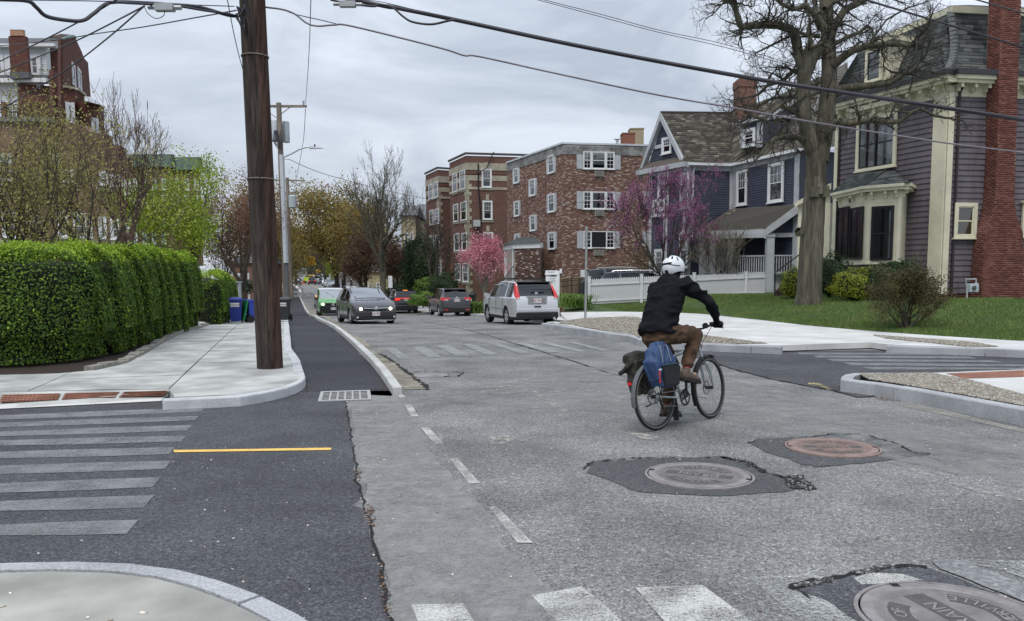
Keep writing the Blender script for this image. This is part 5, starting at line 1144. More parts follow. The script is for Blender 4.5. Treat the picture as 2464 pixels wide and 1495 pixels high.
mb = MB(); wP.box(mb, wP.L - .52, wP.L + .03, zf - .05, zs - .4,0,.06); mb.build('corner_board', M_cream, t)
mb = MB(); wQ.box(mb, .03,.26, zf - .05, zs - .3,0,.06); mb.build('corner_board', M_cream, t)
mb = MB(); wP.box(mb, -.06,.12, zf - .1, zs - .4,0,.07); mb.build('corner_board', M_cream, t)
MB().tube([wQ.pt(.42, zg + .1,.08), wQ.pt(.42, zs - .3,.08), wQ.pt(.42, zs, .3)], .05,8).build('downspout', mat('brown_pipe', (.03,.02,.022),.5), t)
MB().tube([wP.pt(.2, zg + .1,.08), wP.pt(.2, zs - .3,.08)], .05,8).build('downspout', mat('brown_pipe', (.03,.02,.022),.5), t)
for w, a, b in ((wP, -.4, wP.L + .32),(wQ, -.05, wQ.L)):
 for z0, z1, o0, o1, nm in ((zs - .42, zs - .02,0,.04, 'frieze'),(zs - .02, zs + .10,-.2,.42, 'soffit'),(zs + .10, zs + .24,-.2,.52, 'cornice')):
  mb = MB(); w.box(mb, max(a, 0) if o1 < .1 else a, min(b, w.L) if o1 < .1 else b, z0, z1, o0, o1); mb.build(nm, M_cream, t)
 mb = MB(); w.box(mb, a - .05, b + .05, zs + .24, zs + .42,-.3,.60); mb.build('gutter', mat('dark_gutter', (.035,.035,.04),.5), t)
 u = .25
 while u < w.L - .2:
  mb = MB(); w.box(mb, u, u + .11, zs - .16, zs - .02,.04,.36); w.box(mb, u + .012, u + .098, zs - .27, zs - .16,.04,.20); mb.build('bracket', M_cream, t); u += .56
zmt = P(2286,32,30.3).z
def inset(w, u, o, z): return w.pt(u, z, -o)
cB = wP.pt(wP.L + .2, zs + .4,.35); lB = wP.pt(-.3, zs + .4,.35); rB_ = wQ.pt(wQ.L, zs + .4,.35)
cT = P(2286,32,30.2); lT = P(2066,104,35.2); rT = P(2660,52,31.2)
def concave(a, b, c, d):
 n = (b - a).cross(d - a).normalized(); n = -n if n.dot(-a) < 0 else n
 def f(u, v):
  p = a.lerp(b, u).lerp(d.lerp(c, u), v ** 1.0); s_ = math.sin(math.pi * v) * .38; return p - n * s_
 return f
def apex(p, zz): q = p.copy(); q.z = zz; return q
lT.z = cT.z; rT.z = cT.z
for (a, b, c, d) in ((lB, cB, cT, lT),(cB, rB_, rT, cT)):
 roof_shingles(t, a, b, c, d, M_slate, exp=.19, wid=.34, indiv=150, curve=concave(a, b, c, d), lift=.018)
f1 = concave(lB, cB, cT, lT); pts = [f1(1, v) for v in np.linspace(0,1,18)]
for k in range(17):
 a, b = pts[k], pts[k + 1]; MB().hexa([a + Vector((-.16,-.05,.0)), a + Vector((.02,-.16,.03)), a + Vector((.18,-.0,0)), a + Vector((0,.1,0)), b + Vector((-.14,-.02,.04)), b + Vector((.02,-.10,.05)), b + Vector((.16,0,.04)), b + Vector((0,.1,0))]).build('hip_shingle', mat('hip_grey', (.11,.12,.12),.9,.2,9), t)
MB().add([lB, lT, lT + Vector((3,5,0)), lB + Vector((3,6,0))], [(0,1,2,3)]).build('roof_side', mat('slate_side', (.05,.058,.06),.9,.2,8), t)
for a, b in ((lT, cT),(cT, rT)): mb = MB(); n = Vector((0,-.12,0)); z1_ = Vector((0,0,.22)); mb.hexa([a + n, b + n, b + Vector((0,.3,0)), a + Vector((0,.3,0)), a + n * 1.6 + z1_, b + n * 1.6 + z1_, b + Vector((0,.3,0)) + z1_, a + Vector((0,.3,0)) + z1_]); mb.build('roof_trim', M_cream, t)
MB().add([lT + Vector((0,-.1,.25)), cT + Vector((0,-.1,.25)), rT + Vector((0,-.1,.25)), P(2640,25,36), P(2330,12,34)], [(0,1,4),(1,2,3,4)]).build('roof', M_slate, t)
q1c = Z(3200,0,832,2464); q2b = Z(3250,600,782,1799); q5b = Z(3250,380,650,1944)
wDm = Wall(wP.pt(wP.L * .1,0,-.25), wP.pt(wP.L * .8,0,-.25)); r = wDm.rect_px(*q1c(632,560), *q1c(905,955)); mb = MB(); wDm.box(mb, r[0], r[1], r[2], r[3] + .1,-1.6,0); mb.build('dormer', M_cream, t)
window(t, wDm, (r[0] + .02, r[1] - .3, r[2] + .05, r[3]), frame=M_cream, sash=M_blackt, fw=.12, base=.03, curtain=.8)
mb = MB(); wDm.box(mb, r[0] - .25, r[1] + .25, r[3] + .1, r[3] + .28,-1.8,.25); mb.build('dormer_hood', M_cream, t)
r = wP.rect_px(*q5b(388,240), *q5b(858,855)); window(t, wP, r, frame=M_cream, sash=M_blackt, fw=.13, base=.035, proud=.06, curtain=1, split=2, rows=(1,1))
mb = MB(); wP.box(mb, r[0] - .05, r[1] + .05, r[3], r[3] + .32,.02,.12); mb.build('window_frieze', M_cream, t); mb = MB(); wP.box(mb, r[0] - .22, r[1] + .22, r[3] + .32, r[3] + .5,.02,.34); mb.build('window_hood', M_cream, t)
for k in range(5): u = r[0] - .02 + (r[1] - r[0] - .1) * k / 4; mb = MB(); wP.box(mb, u, u + .09, r[3] + .12, r[3] + .32,.12,.27); mb.build('bracket', M_cream, t)
window(t, wQ, wQ.rect_px(*q2b(1147,460), *q2b(1350,778)), frame=M_cream, sash=M_cream, fw=.14, base=.035, proud=.06, curtain=.99, dark=mat('tan_blind', (.25,.19,.11),.9), rows=(1,1))
window(t, wQ, wQ.rect_px(*q2b(1760,465), *q2b(2050,770)), frame=M_cream, sash=M_cream, fw=.14, base=.035, proud=.06, curtain=.99, dark=mat('tan_blind', (.25,.19,.11),.9), hood=.1)
mb = MB(); r = wP.rect_px(*q2b(60,830), *q2b(86,888)); wP.box(mb, *r, .03,.05); mb.build('notice', M_trimw, t)
bay = [(2013,32.4),(2083,30.15),(2162,29.35),(2177,30.55)]
bz1 = P(2083,462,30.15).z; bz0 = P(2120,631,29.8).z
for i in range(3):
 w = wall_px(*bay[i], *bay[i + 1]); mb = MB(); w.box(mb, 0, w.L, bz0 - .02, bz1,-.12,0); mb.build('bay_wall', M_cream, t)
 mb = MB(); w.box(mb, -.03, w.L + .03, bz0 - .08, bz0,-.1,.06); mb.build('bay_sill', M_cream, t)
 mb = MB(); w.box(mb, 0, w.L, zg, bz0 - .08,-.2,-.03); mb.build('bay_base', M_purple, t)
 mb = MB(); w.box(mb, -.1, w.L + .1, bz1 - .02, bz1 + .09,-.1,.25); mb.build('bay_frieze', M_cream, t); mb = MB(); w.box(mb, -.14, w.L + .14, bz1 + .09, bz1 + .2,-.1,.34); mb.build('bay_cornice', M_cream, t)
 if i == 0:
  for a, b in ((112,220),(236,348)): window(t, w, w.rect_px(*q2b(a, 500), *q2b(b, 968)), frame=M_blackt, sash=M_blackt, fw=.05, base=.005, proud=.05, curtain=1, dark=M_curt2, sill=False, rows=(1,1))
  r = w.rect_px(*q2b(125,395), *q2b(350,475)); fr4 = MB()
  for x0_, x1_, z0_, z1_ in ((r[0], r[1], r[2], r[2] + .03),(r[0], r[1], r[3] - .03, r[3]),(r[0], r[0] + .03, r[2] + .03, r[3] - .03),(r[1] - .03, r[1], r[2] + .03, r[3] - .03)): w.box(fr4, x0_, x1_, z0_, z1_, 0,.02)
  fr4.build('panel_moulding', M_cream, t); u, z = w.px(*q2b(238,433)); n = w.n
  mt4 = Matrix.Translation(w.pt(u, z, .02)) @ Matrix(((w.d.x, 0, n.x, 0),(w.d.y, 0, n.y, 0),(0,1,0,0),(0,0,0,1)))
  text_mesh('house_number', '170', .30, mt4, M_blackt, t, ext=.012)
 if i == 1:
  window(t, w, w.rect_px(*q2b(418,488), *q2b(620,978)), frame=M_blackt, sash=M_blackt, fw=.06, base=.005, proud=.05, curtain=1, dark=M_curt2, sill=False, rows=(1,1))
  r = w.rect_px(*q2b(430,385), *q2b(620,455)); fr4 = MB()
  for x0_, x1_, z0_, z1_ in ((r[0], r[1], r[2], r[2] + .03),(r[0], r[1], r[3] - .03, r[3]),(r[0], r[0] + .03, r[2] + .03, r[3] - .03),(r[1] - .03, r[1], r[2] + .03, r[3] - .03)): w.box(fr4, x0_, x1_, z0_, z1_, 0,.02)
  fr4.build('panel_moulding', M_cream, t)
 for u in ((.12, w.L * .52, w.L - .2) if i < 2 else (.1,)): mb = MB(); w.box(mb, u, u + .09, bz1 - .14, bz1 - .02,0,.2); w.box(mb, u + .01, u + .08, bz1 - .28, bz1 - .14,0,.1); mb.build('bracket', M_cream, t)
e = [P(1993,455,33.1), P(2079,446.5,29.95), P(2190,441,29.0), P(2192,441,30.4)]; ap = P(2141,404,31.4); ap0 = P(2060,412,32.6)
zr_ = bz1 + .2
for q in e: q.z = zr_
roof_shingles(t, e[0], e[1], ap, ap0, M_slate, exp=.15, wid=.28); roof_shingles(t, e[1], e[2], ap + Vector((.02,0,0)), ap, M_slate, exp=.15, wid=.28)
MB().add([e[2], e[3], ap], [(0,1,2)]).build('bay_roof_end', M_slate, t)
MB().bar(e[1] + Vector((0,0,.03)), ap + Vector((0,0,.03)),.09,.03).build('hip_ridge', M_slate, t)
pp = thing('side_porch', P(1965,690,34), 'cream porch with scrollwork bracket behind the big bare trunk', 'porch')
wX = wall_px(1921,35.2,1998,34.2)
for a, b in ((1921,1938),(1984,1998)): r = wX.rect_px(a, 490, b, 672); mb = MB(); wX.box(mb, *r, -.15,.1); mb.build('post', M_cream, pp)
MB().hexa([P(1912,498,35), P(2000,455,34), P(2000,455,34.6), P(1912,498,35.6), P(1912,488,35), P(2000,440,34), P(2000,440,34.6), P(1912,488,35.6)]).build('bargeboard', M_cream, pp)
MB().prism([P(1921,500,35.1), P(1998,500,34.3), P(1998,452,34.3), P(1921,492,35.1)], (0,.1,0)).build('gable_panel', M_cream, pp)
mb = MB()
for k in range(7):
 a = k / 6 * math.pi; c = P(1982,520 + k * 6,34.35); mb.tube([c + Vector((.12 * math.cos(x),0,.12 * math.sin(x))) for x in np.linspace(0,6.28,9)], .025,5)
mb.build('scrollwork', M_cream, pp)
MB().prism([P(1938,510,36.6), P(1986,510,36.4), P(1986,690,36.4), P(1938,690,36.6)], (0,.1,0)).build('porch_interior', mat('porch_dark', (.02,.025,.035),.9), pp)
MB().hexa([P(1968,650,34), P(1990,650,34), P(1990,650,34.4), P(1968,650,34.4), P(1968,642,34), P(1990,642,34), P(1990,642,34.4), P(1968,642,34.4)]).build('porch_rail', M_cream, pp)
stp = thing('brick_stoop', P(1895,712,34), 'dark masonry stoop with black handrail left of the big trunk', 'steps')
M_stoop = mat('stoop_stone', (.07,.045,.035),.9,.3,6)
for k in range(3): MB().hexa([P(1876 + k * 14,718 - k * 8,33.5 + k * .4), P(1925,718 - k * 8,33 + k * .4), P(1925,718 - k * 8,34 + k * .4), P(1876 + k * 14,718 - k * 8,34.5 + k * .4), P(1876 + k * 14,708 - k * 10,33.5 + k * .4), P(1925,708 - k * 10,33 + k * .4), P(1925,708 - k * 10,34 + k * .4), P(1876 + k * 14,708 - k * 10,34.5 + k * .4)]).build('step', M_stoop, stp)
MB().prism([P(1868,720,33.8), P(1868,700,33.8), P(1915,664,34.2), P(1925,664,34.2), P(1925,720,33.8)], (0,.25,0)).build('cheek_wall', M_stoop, stp)
MB().tube([P(1864.5,722,33.0), P(1864.5,658,33.0), P(1868,654,33.0), P(1925,612,34)], .03,6).build('handrail', M_blackt, stp)
t = thing('red_brick_chimney', P(2410,730,28.3), 'tall red brick chimney flaring at its foot on the side of the purple house', 'chimney')
wH = Wall(wQ.pt(-1,0,.62), wQ.pt(8,0,.62))
prf = [(742,2362,2466),(640,2366,2464),(560,2374,2462),(520,2388,2447),(480,2396,2441),(367,2402,2445),(183,2405,2450),(0,2411,2458),(-220,2418,2468)]
zz = []; 
for y, a, b in prf: u0, z = wH.px(a, y); u1, _ = wH.px(b, y); zz.append((z, u0, u1))
zz = np.array(zz); hw = lambda z: (float(np.interp(z, zz[:, 0], zz[:, 1])), float(np.interp(z, zz[:, 0], zz[:, 2])))
zlo, zhi = zg - .05, zz[-1,0]
mb = MB(); lv = [z for z in zz[:, 0]]; prev = None
for z in lv:
 a, b = hw(z); c = (wH.pt(a, z, -.012), wH.pt(b, z, -.012), wH.pt(b, z, -.62), wH.pt(a, z, -.62))
 if prev: 
  for i in range(4): j = (i + 1) % 4; mb.quad(prev[i], prev[j], c[j], c[i])
 prev = c
mb.quad(*prev); mb.build('core', M_rmort, t)
brick_face(t, wH, zz[:, 1].min(), zz[:, 2].max(), zlo, zhi, [], M_redb, topf=hw, indiv=230, off=-.012, th=.014, joint=.011)
C = []; SZ = []; nrow = int((zhi - zlo) / .0667)
for j in range(nrow):
 z = zlo + (j + .5) * .0667; a, b = hw(z)
 for o0, o1 in (((0,-.2),(-.2,-.4),(-.4,-.6)) if j % 2 else ((0,-.1),(-.1,-.3),(-.3,-.5),(-.5,-.6))):
  p = wH.pt(a - .003, z, (o0 + o1) / 2); C.append(tuple(p)); SZ.append((.014, abs(o1 - o0) - .011,.055))
cc = cube_cloud('brick', np.array(C), np.array(SZ), np.full(len(C), wH.ang), M_redb, t, rng.random(len(C))); cc['kind'] = 'stuff'
t = thing('gas_meter', wQ.pt(*[wQ.px(2350,715)[0], zg]), 'pale grey gas meter with pipes beside the red chimney foot', 'gas meter'); M_met = mat('meter_grey', (.42,.50,.52),.5,.08)
def mq(x, y, o): o += .4; u, z = wQ.px(*q2b(x, y), o); return wQ.pt(u, z, o)
MB().tube([mq(1282,1350,.3), mq(1282,1235,.3), mq(1270,1150,.3), mq(1365,1150,.3), mq(1365,1190,.3)], .03,8).build('pipe', M_trimg, t)
u, z = wQ.px(*q2b(1345,1230),.85); r = wQ.rect_px(*q2b(1305,1190), *q2b(1383,1268),.8); mb = MB(); wQ.box(mb, r[0], r[1], r[2], r[3], .64,.85); mb.build('meter_body', M_met, t, bevel=.03); MB().lathe([(.08,0),(.08,.03),(.001,.04)], (0,0,0), axis='y', k=14).build('dial', M_irond, t)
o = [c for c in t.children if c.name.startswith('dial')][0]; o.location = wQ.pt(u, z, .86) - base_of(t); o.data.transform(Matrix.Translation(base_of(t))); o.rotation_euler = (0,0, wQ.ang + math.pi)
# vegetation
M_barkg = mat('grey_bark', (.105,.097,.070),.95,.5,16, bump=1.6, bscale=16, stretch=(1,1,.10), mottle=(3,.3))
M_barkd = mat('dark_bark', (.060,.052,.042),.95,.3,6, bump=.6, bscale=14, stretch=(1,1,.3))
M_barkp = mat('pale_bark', (.17,.155,.13),.95,.3,6, bump=.5, bscale=14)
M_barkr = mat('reddish_bark', (.10,.060,.050),.95,.3,6)
def leafm(name, *c, rough=.55, tr=.25):
 k = len(c) - 1; m = mat(name, c[0], rough, attr=[(i / k, x) for i, x in enumerate(c)], spec=.3)
 b = m.node_tree.nodes['Principled BSDF']
 b.inputs['Subsurface Weight'].default_value = 0
 nt = m.node_tree; o = nt.nodes['Material Output']; t = nt.nodes.new('ShaderNodeBsdfTranslucent'); mx = nt.nodes.new('ShaderNodeMixShader'); mx.inputs[0].default_value = tr
 nt.links.new(b.inputs['Base Color'].links[0].from_socket, t.inputs[0]); nt.links.new(b.outputs[0], mx.inputs[1]); nt.links.new(t.outputs[0], mx.inputs[2]); nt.links.new(mx.outputs[0], o.inputs[0]); return m
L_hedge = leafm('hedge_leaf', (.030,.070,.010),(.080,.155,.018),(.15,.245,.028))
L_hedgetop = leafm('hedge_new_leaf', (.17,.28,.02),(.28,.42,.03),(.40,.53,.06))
L_budg = leafm('bud_green', (.21,.20,.06),(.33,.30,.09),(.42,.36,.16))
L_maple = leafm('maple_leaf', (.15,.23,.02),(.26,.35,.03),(.40,.47,.05))
L_budr = leafm('bud_red', (.16,.07,.05),(.24,.12,.08),(.20,.16,.07))
L_orange = leafm('orange_olive_leaf', (.19,.13,.035),(.29,.195,.05),(.25,.22,.06),(.34,.22,.09))
L_brown = leafm('dark_red_leaf', (.07,.035,.028),(.11,.055,.035),(.09,.08,.025))
L_pink = leafm('pink_blossom', (.44,.13,.18),(.62,.25,.31),(.75,.42,.46))
L_mag = leafm('magenta_blossom', (.30,.09,.22),(.42,.15,.33),(.55,.27,.46))
L_dkg = leafm('dark_green_leaf', (.015,.035,.014),(.03,.06,.022),(.06,.10,.04))
L_yelg = leafm('yellow_green_leaf', (.09,.13,.015),(.18,.22,.02),(.30,.32,.035))
L_shrub = leafm('sparse_shrub_leaf', (.05,.045,.02),(.09,.09,.03),(.13,.07,.045))
L_pale = leafm('pale_bud', (.24,.22,.15),(.33,.31,.2),(.26,.28,.12))
L_lily = leafm('lily_leaf', (.06,.13,.02),(.11,.20,.03),(.2,.28,.06))
def rv(): v = rng.normal(size=3); return Vector(v / np.linalg.norm(v))
def grow(segs, tips, p, d, ln, r, lev, nseg=4, wob=.25, spread=.6, kids=(2,4), ratio=.68, up=.08, rr=.62, rmin=.004, gravity=0.):
 """one shoot with side shoots"""
 pts = [(p.copy(), r)]; step = ln / nseg; r1 = r * rr if lev else rmin
 for i in range(nseg):
  d = (d + rv() * wob + Vector((0,0, up - gravity * (i / nseg)))).normalized(); q = p + d * step; ra = r + (r1 - r) * (i / nseg); rb = r + (r1 - r) * ((i + 1) / nseg)
  segs.append((p, max(ra, rmin), q, max(rb, rmin))); p = q; pts.append((p.copy(), rb))
  if lev == 0: tips.append(p.copy())
 if lev == 0: return
 n = random.randint(*kids)
 for k in range(n):
  j = random.randint(max(1, nseg // 3), nseg) if k < n - 1 else nseg; q, ra = pts[j]
  nd = (d * (1 - spread * .5) + rv() * spread).normalized() if k < n - 1 else (d + rv() * wob).normalized()
  grow(segs, tips, q, nd, ln * ratio * random.uniform(.75,1.15), max(rmin, ra * random.uniform(.5,.75)), lev - 1, nseg, wob, spread, kids, ratio, up, rr, rmin, gravity)
def finish(t, segs, tips, bark, leaf=None, n=0, size=.05, sprd=.15, big=.05, asp=.7, k=5, leafname='foliage', tn=None):
 trunk = [s for s in segs if s[1] > big]; tw = [s for s in segs if s[1] <= big]
 if trunk: seg_mesh('trunk', trunk, bark, t, 10)
 if tw: o = seg_mesh('branches', tw, tn or bark, t, 4); o['kind'] = 'stuff'
 if leaf and n:
  T = np.array([tuple(x) for x in tips]); idx = rng.integers(0, len(T), n); C = T[idx] + rng.normal(0, sprd, (n, 3))
  g = np.clip(rng.random(n) * .6 + .4 * (np.sin(C[:, 0] * 1.3) * np.sin(C[:, 2] * 1.7 + C[:, 1]) * .5 + .5),0,1)
  o = leaf_cloud(leafname, C, size, leaf, t, asp=asp, rnd=g); o['kind'] = 'stuff'
def tree(name, label, base, height, r, bark, lev=5, group='street trees', cat='tree', stems=1, lean=(0,0), first=.3, spread=.6, wob=.2, up=.1, kids=(2,4), leaf=None, n=0, size=.06, sprd=.2, seed=1, ratio=.7, rmin=.006, tilt=.35, big=.05, asp=.7, nseg=4, wide=1.):
 random.seed(seed); global rng; rng = np.random.default_rng(seed)
 t = thing(name, base, label, cat, group); segs = []; tips = []; base = Vector(base)
 for s_ in range(stems):
  b = base + (Vector((rng.normal(0,.15), rng.normal(0,.15),0)) if stems > 1 else Vector((0,0,0)))
  d = Vector((lean[0] + (rng.normal(0, tilt) if stems > 1 else 0), lean[1], 1)).normalized(); h1 = height * first; p = b - Vector((0,0,.1)); n_ = 3; rr0 = r
  segs.append((p, r * 1.35, p + d * h1 * .06, r * 1.05)); p = p + d * h1 * .06
  for i in range(n_): q = p + (d + rv() * .05).normalized() * h1 / n_; segs.append((p, r * (1 - .25 * i / n_), q, r * (1 - .25 * (i + 1) / n_))); p = q
  m_ = 4 if stems == 1 else 2
  for k in range(m_):
   a = 2 * math.pi * (k + random.random() * .5) / m_; o = Vector((math.cos(a), math.sin(a),0)) * (tilt * wide if k else .06)
   grow(segs, tips, p - d * h1 * .1 * k, (d + o).normalized(),(height - h1) * .42 * random.uniform(.85,1.1), r * (.62 if k else .72), lev - 1, nseg, wob, spread, kids, ratio, up, rmin=rmin)
 finish(t, segs, tips, bark, leaf, n, size, sprd, big, asp); return t
def gpt(px, d, z=None): p = P(px, 672, d); p.z = gz(d) if z is None else z; return p
GT = 'street trees'
tree('budding_tree', 'low multi-stemmed tree with yellow green buds behind the long hedge at far left', gpt(70,17,.1),4.9,.075, M_barkd, lev=5, stems=5, first=.2, leaf=L_budg, n=9500, size=.055, sprd=.13, seed=3, tilt=.42, ratio=.74, wob=.2, up=.07, rmin=.004, big=.04)
tree('budding_tree', 'slender budding tree behind the hedge, between the bushy tree and the bare one', gpt(232,20,.1),4.7,.075, M_barkd, lev=5, stems=3, first=.3, leaf=L_budg, n=8000, size=.048, sprd=.16, seed=5, tilt=.35, ratio=.74, rmin=.004, big=.04)
tree('bare_tree', 'bare upright tree with pinkish twigs in front of the green roofed building', gpt(312,30,.1),7.4,.17, M_barkr, lev=6, first=.2, spread=.5, up=.16, leaf=L_budr, n=500, size=.03, seed=11, ratio=.72, tilt=.38, wob=.16, rmin=.006)
tree('maple_tree', 'bright lime green maple leafing out beyond the hedge', gpt(452,36,.1),6.9,.14, M_barkd, lev=5, first=.15, leaf=L_maple, n=15000, size=.10, sprd=.3, seed=8, up=.12, ratio=.66, tilt=.42)
tree('budding_tree', 'reddish brown budding tree just left of the big utility pole', gpt(585,50,-.4),8.6,.2, M_barkd, lev=5, first=.2, leaf=L_budr, n=12000, size=.10, sprd=.3, seed=21, ratio=.68, up=.1, tilt=.45)
tree('budding_tree', 'dark brown tangled young tree between the lime maple and the utility pole', gpt(545,44,-.2),5.5,.10, M_barkd, lev=5, first=.2, leaf=L_brown, n=5000, size=.08, sprd=.3, seed=22)
tree('spreading_tree', 'large spreading tree with orange olive new leaves, right of the second pole', gpt(735,96,-.3) + Vector((-4.5,0,0)),13.5,.32, M_barkd, lev=5, first=.2, leaf=L_orange, n=15000, size=.24, sprd=.7, seed=31, tilt=.8, wide=1.3, rmin=.018, big=.08, spread=.7)
tree('spreading_tree', 'olive leafed tree arching over the street from its right side', gpt(810,92,-.3),12.6,.3, M_barkd, lev=5, first=.25, leaf=L_orange, n=14000, size=.24, sprd=.7, seed=33, tilt=.75, wide=1.2, rmin=.018, big=.08, spread=.7)
tree('spreading_tree', 'olive brown tree in front of the cream house, left of the tall bare tree', gpt(868,84,-.5),9.6,.25, M_barkd, lev=5, first=.22, leaf=L_orange, n=12000, size=.2, sprd=.6, seed=35, tilt=.7, rmin=.016, big=.08)
tree('bare_tree', 'tall bare spreading tree rising above the street behind the dark hatchback', gpt(918,64,-1.0),12.8,.30, M_barkg, lev=6, kids=(3,4), first=.34, leaf=L_pale, n=2500, size=.06, seed=44, ratio=.68, tilt=.45, spread=.55, wob=.16, up=.09, rmin=.009, big=.09)
tree('bare_tree', 'pale bare tree far off, rising over the orange olive crowns', gpt(800,130,.2),16,.35, M_barkp, lev=6, first=.4, seed=43, ratio=.68, tilt=.4, rmin=.02, big=.1, leaf=L_pale, n=600, size=.08)
tree('red_leafed_tree', 'low dark red leafed tree left of the tall bare trunk', gpt(880,74,-1),6.8,.16, M_barkd, lev=5, first=.3, leaf=L_brown, n=9000, size=.15, sprd=.45, seed=51, tilt=.7)
tree('red_leafed_tree', 'low dark red leafed tree right of the tall bare trunk', gpt(955,72,-1),6.2,.16, M_barkd, lev=5, first=.3, leaf=L_brown, n=9000, size=.15, sprd=.45, seed=52, tilt=.7)
tree('red_leafed_tree', 'dark red leafed tree further off beside the parked cars', gpt(845,110,0),8.0,.18, M_barkd, lev=5, first=.3, leaf=L_brown, n=8000, size=.2, sprd=.5, seed=53, tilt=.6, rmin=.015)
tree('young_green_tree', 'small bright green street tree above the line of parked cars', gpt(806,100,-.1),4.8,.08, M_barkd, lev=4, first=.4, leaf=L_maple, n=3500, size=.13, sprd=.35, seed=57, rmin=.01)
tree('bare_tree', 'dark bare tree with drooping twigs far down the right of the street', gpt(783,150,.3),10.5,.35, M_barkd, lev=5, first=.15, seed=61, ratio=.7, tilt=.45, rmin=.02, big=.1, spread=.5)
tree('bare_tree', 'small bare tree with a pale trunk scar in front of the set back brick wing', gpt(1046,60,-.85),7.4,.16, M_barkd, lev=6, first=.28, leaf=L_brown, n=1800, size=.06, sprd=.2, seed=63, tilt=.7, ratio=.7, rmin=.010)
tree('distant_tree', 'brownish green tree closing off the left side of the far street', gpt(712,185,.4),13,.3, M_barkd, lev=4, first=.25, leaf=L_orange, n=4500, size=.5, sprd=1.2, seed=71, rmin=.03)
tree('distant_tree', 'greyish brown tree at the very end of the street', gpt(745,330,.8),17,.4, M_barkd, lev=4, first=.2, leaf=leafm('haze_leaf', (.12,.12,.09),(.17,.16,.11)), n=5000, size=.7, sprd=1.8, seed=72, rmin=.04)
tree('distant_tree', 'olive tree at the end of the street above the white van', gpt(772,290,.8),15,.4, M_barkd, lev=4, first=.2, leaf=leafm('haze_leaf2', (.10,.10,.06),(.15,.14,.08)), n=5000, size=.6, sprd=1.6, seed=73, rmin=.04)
for px, d, h, sd, lab in ((690,240,15,75, 'olive distant tree, leftmost of the row closing the street'),(790,240,15,76, 'dull green distant tree behind the row of parked cars'),(830,200,14,77, 'brownish distant tree to the right of the parked cars'),(728,420,21,78, 'grey green distant tree filling the middle of the street end'),(760,450,22,79, 'farthest grey green tree, just right of the street end'),(700,400,20,80, 'farthest grey green tree, just left of the street end')):
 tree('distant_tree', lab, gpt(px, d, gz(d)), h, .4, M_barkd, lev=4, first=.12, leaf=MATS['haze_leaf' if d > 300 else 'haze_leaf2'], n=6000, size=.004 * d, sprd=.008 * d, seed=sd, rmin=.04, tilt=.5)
tree('distant_tree', 'dark tree beyond the bins on the left of the street', gpt(655,120,.1),10,.3, M_barkd, lev=4, first=.25, leaf=L_brown, n=4500, size=.35, sprd=.9, seed=74, rmin=.03)
tree('cherry_tree', 'pink blossoming cherry tree on the pavement behind the silver car', gpt(1164,46,-.45),4.75,.085, M_barkp, lev=5, first=.32, leaf=L_pink, n=9500, size=.085, sprd=.16, seed=81, tilt=.5, ratio=.66, up=.14, rmin=.007, group='blossoming trees', asp=.9)
tree('redbud_tree', 'magenta budding redbud tree in front of the gable of the blue house', gpt(1606,42.5,.35),6.6,.11, M_barkd, lev=6, first=.16, stems=3, leaf=L_mag, n=18000, size=.05, sprd=.07, seed=85, tilt=.42, ratio=.70, rmin=.009, group='blossoming trees', asp=.9, big=.05)
tree('lilac_shrub', 'tall leafless shrub with pale budding stems before the blue house porch', gpt(1745,40.6,.55),4.3,.045, M_barkp, lev=4, first=.25, stems=9, leaf=leafm('lilac_bud', (.17,.15,.07),(.24,.22,.10)), n=3200, size=.04, sprd=.1, seed=87, tilt=.42, ratio=.66, rmin=.009, cat='shrub', group='shrubs')
# the big bare tree: limbs traced, twigs grown
random.seed(91); rng = np.random.default_rng(91)
zb_ = Z(2600,0,1100,1827); D0 = 28.0
t = thing('big_bare_tree', P(1945,738, D0), 'big bare maple with a thick burled trunk on the lawn before the purple house', 'tree', GT)
segs = []; tips = []; pxm = lambda w, d: w * d / FPX
def limb(pts, w0, w1, dd=0., dz=None, raw=False, twigs=6, tl=1.0, lev=3):
 """pts in the crop; w0,w1 widths in picture px"""
 n = len(pts); Q = []
 for i, p in enumerate(pts):
  a = p if raw else zb_(*p); d = D0 + dd * i / (n - 1); Q.append((P(a[0], a[1], d), pxm(w0 + (w1 - w0) * i / (n - 1), D0) / 2))
 R_ = []
 for (a, ra),(b, rb) in zip(Q[:-1], Q[1:]):
  k = max(1, int((b - a).length / .35))
  for i in range(k): R_.append((a.lerp(b, i / k) + rv() * (.012 if i else 0), ra + (rb - ra) * i / k))
 R_.append(Q[-1])
 for (a, ra),(b, rb) in zip(R_[:-1], R_[1:]): segs.append((a, ra, b, rb))
 if twigs:
  m_ = len(R_)
  for j in range(int(twigs * m_ / 6) + 1):
   i = random.randint(max(1, m_ // 5), m_ - 1); a, ra = R_[i]; dr = (R_[i][0] - R_[i - 1][0]).normalized()
   grow(segs, tips, a, (dr * .3 + rv() + Vector((0,0,.12))).normalized(), tl * random.uniform(.5,1.1), max(.010, min(.035, ra * .5)), lev, 5,.38,.8,(2,4),.66,.02,.6,.0048)
  grow(segs, tips, R_[-1][0], (R_[-1][0] - R_[-2][0]).normalized(), tl, R_[-1][1], lev, 5,.36,.7,(3,4),.66,.02,.6,.0048)
limb([(1945,742),(1946,725),(1947,700),(1950,640),(1954,560),(1958,500),(1962,440)], 62,48, raw=True, twigs=0)
segs.append((P(1945,741, D0),.52, P(1946,718, D0),.42)); segs.append((P(1962,445, D0),.33, P(1965,380, D0),.36))
for q in ((1975,455),(1966,440),(1985,462),(1960,462)): segs.append((P(q[0], q[1] + 12, D0 - .3),.17, P(q[0], q[1] - 10, D0 - .32),.14))
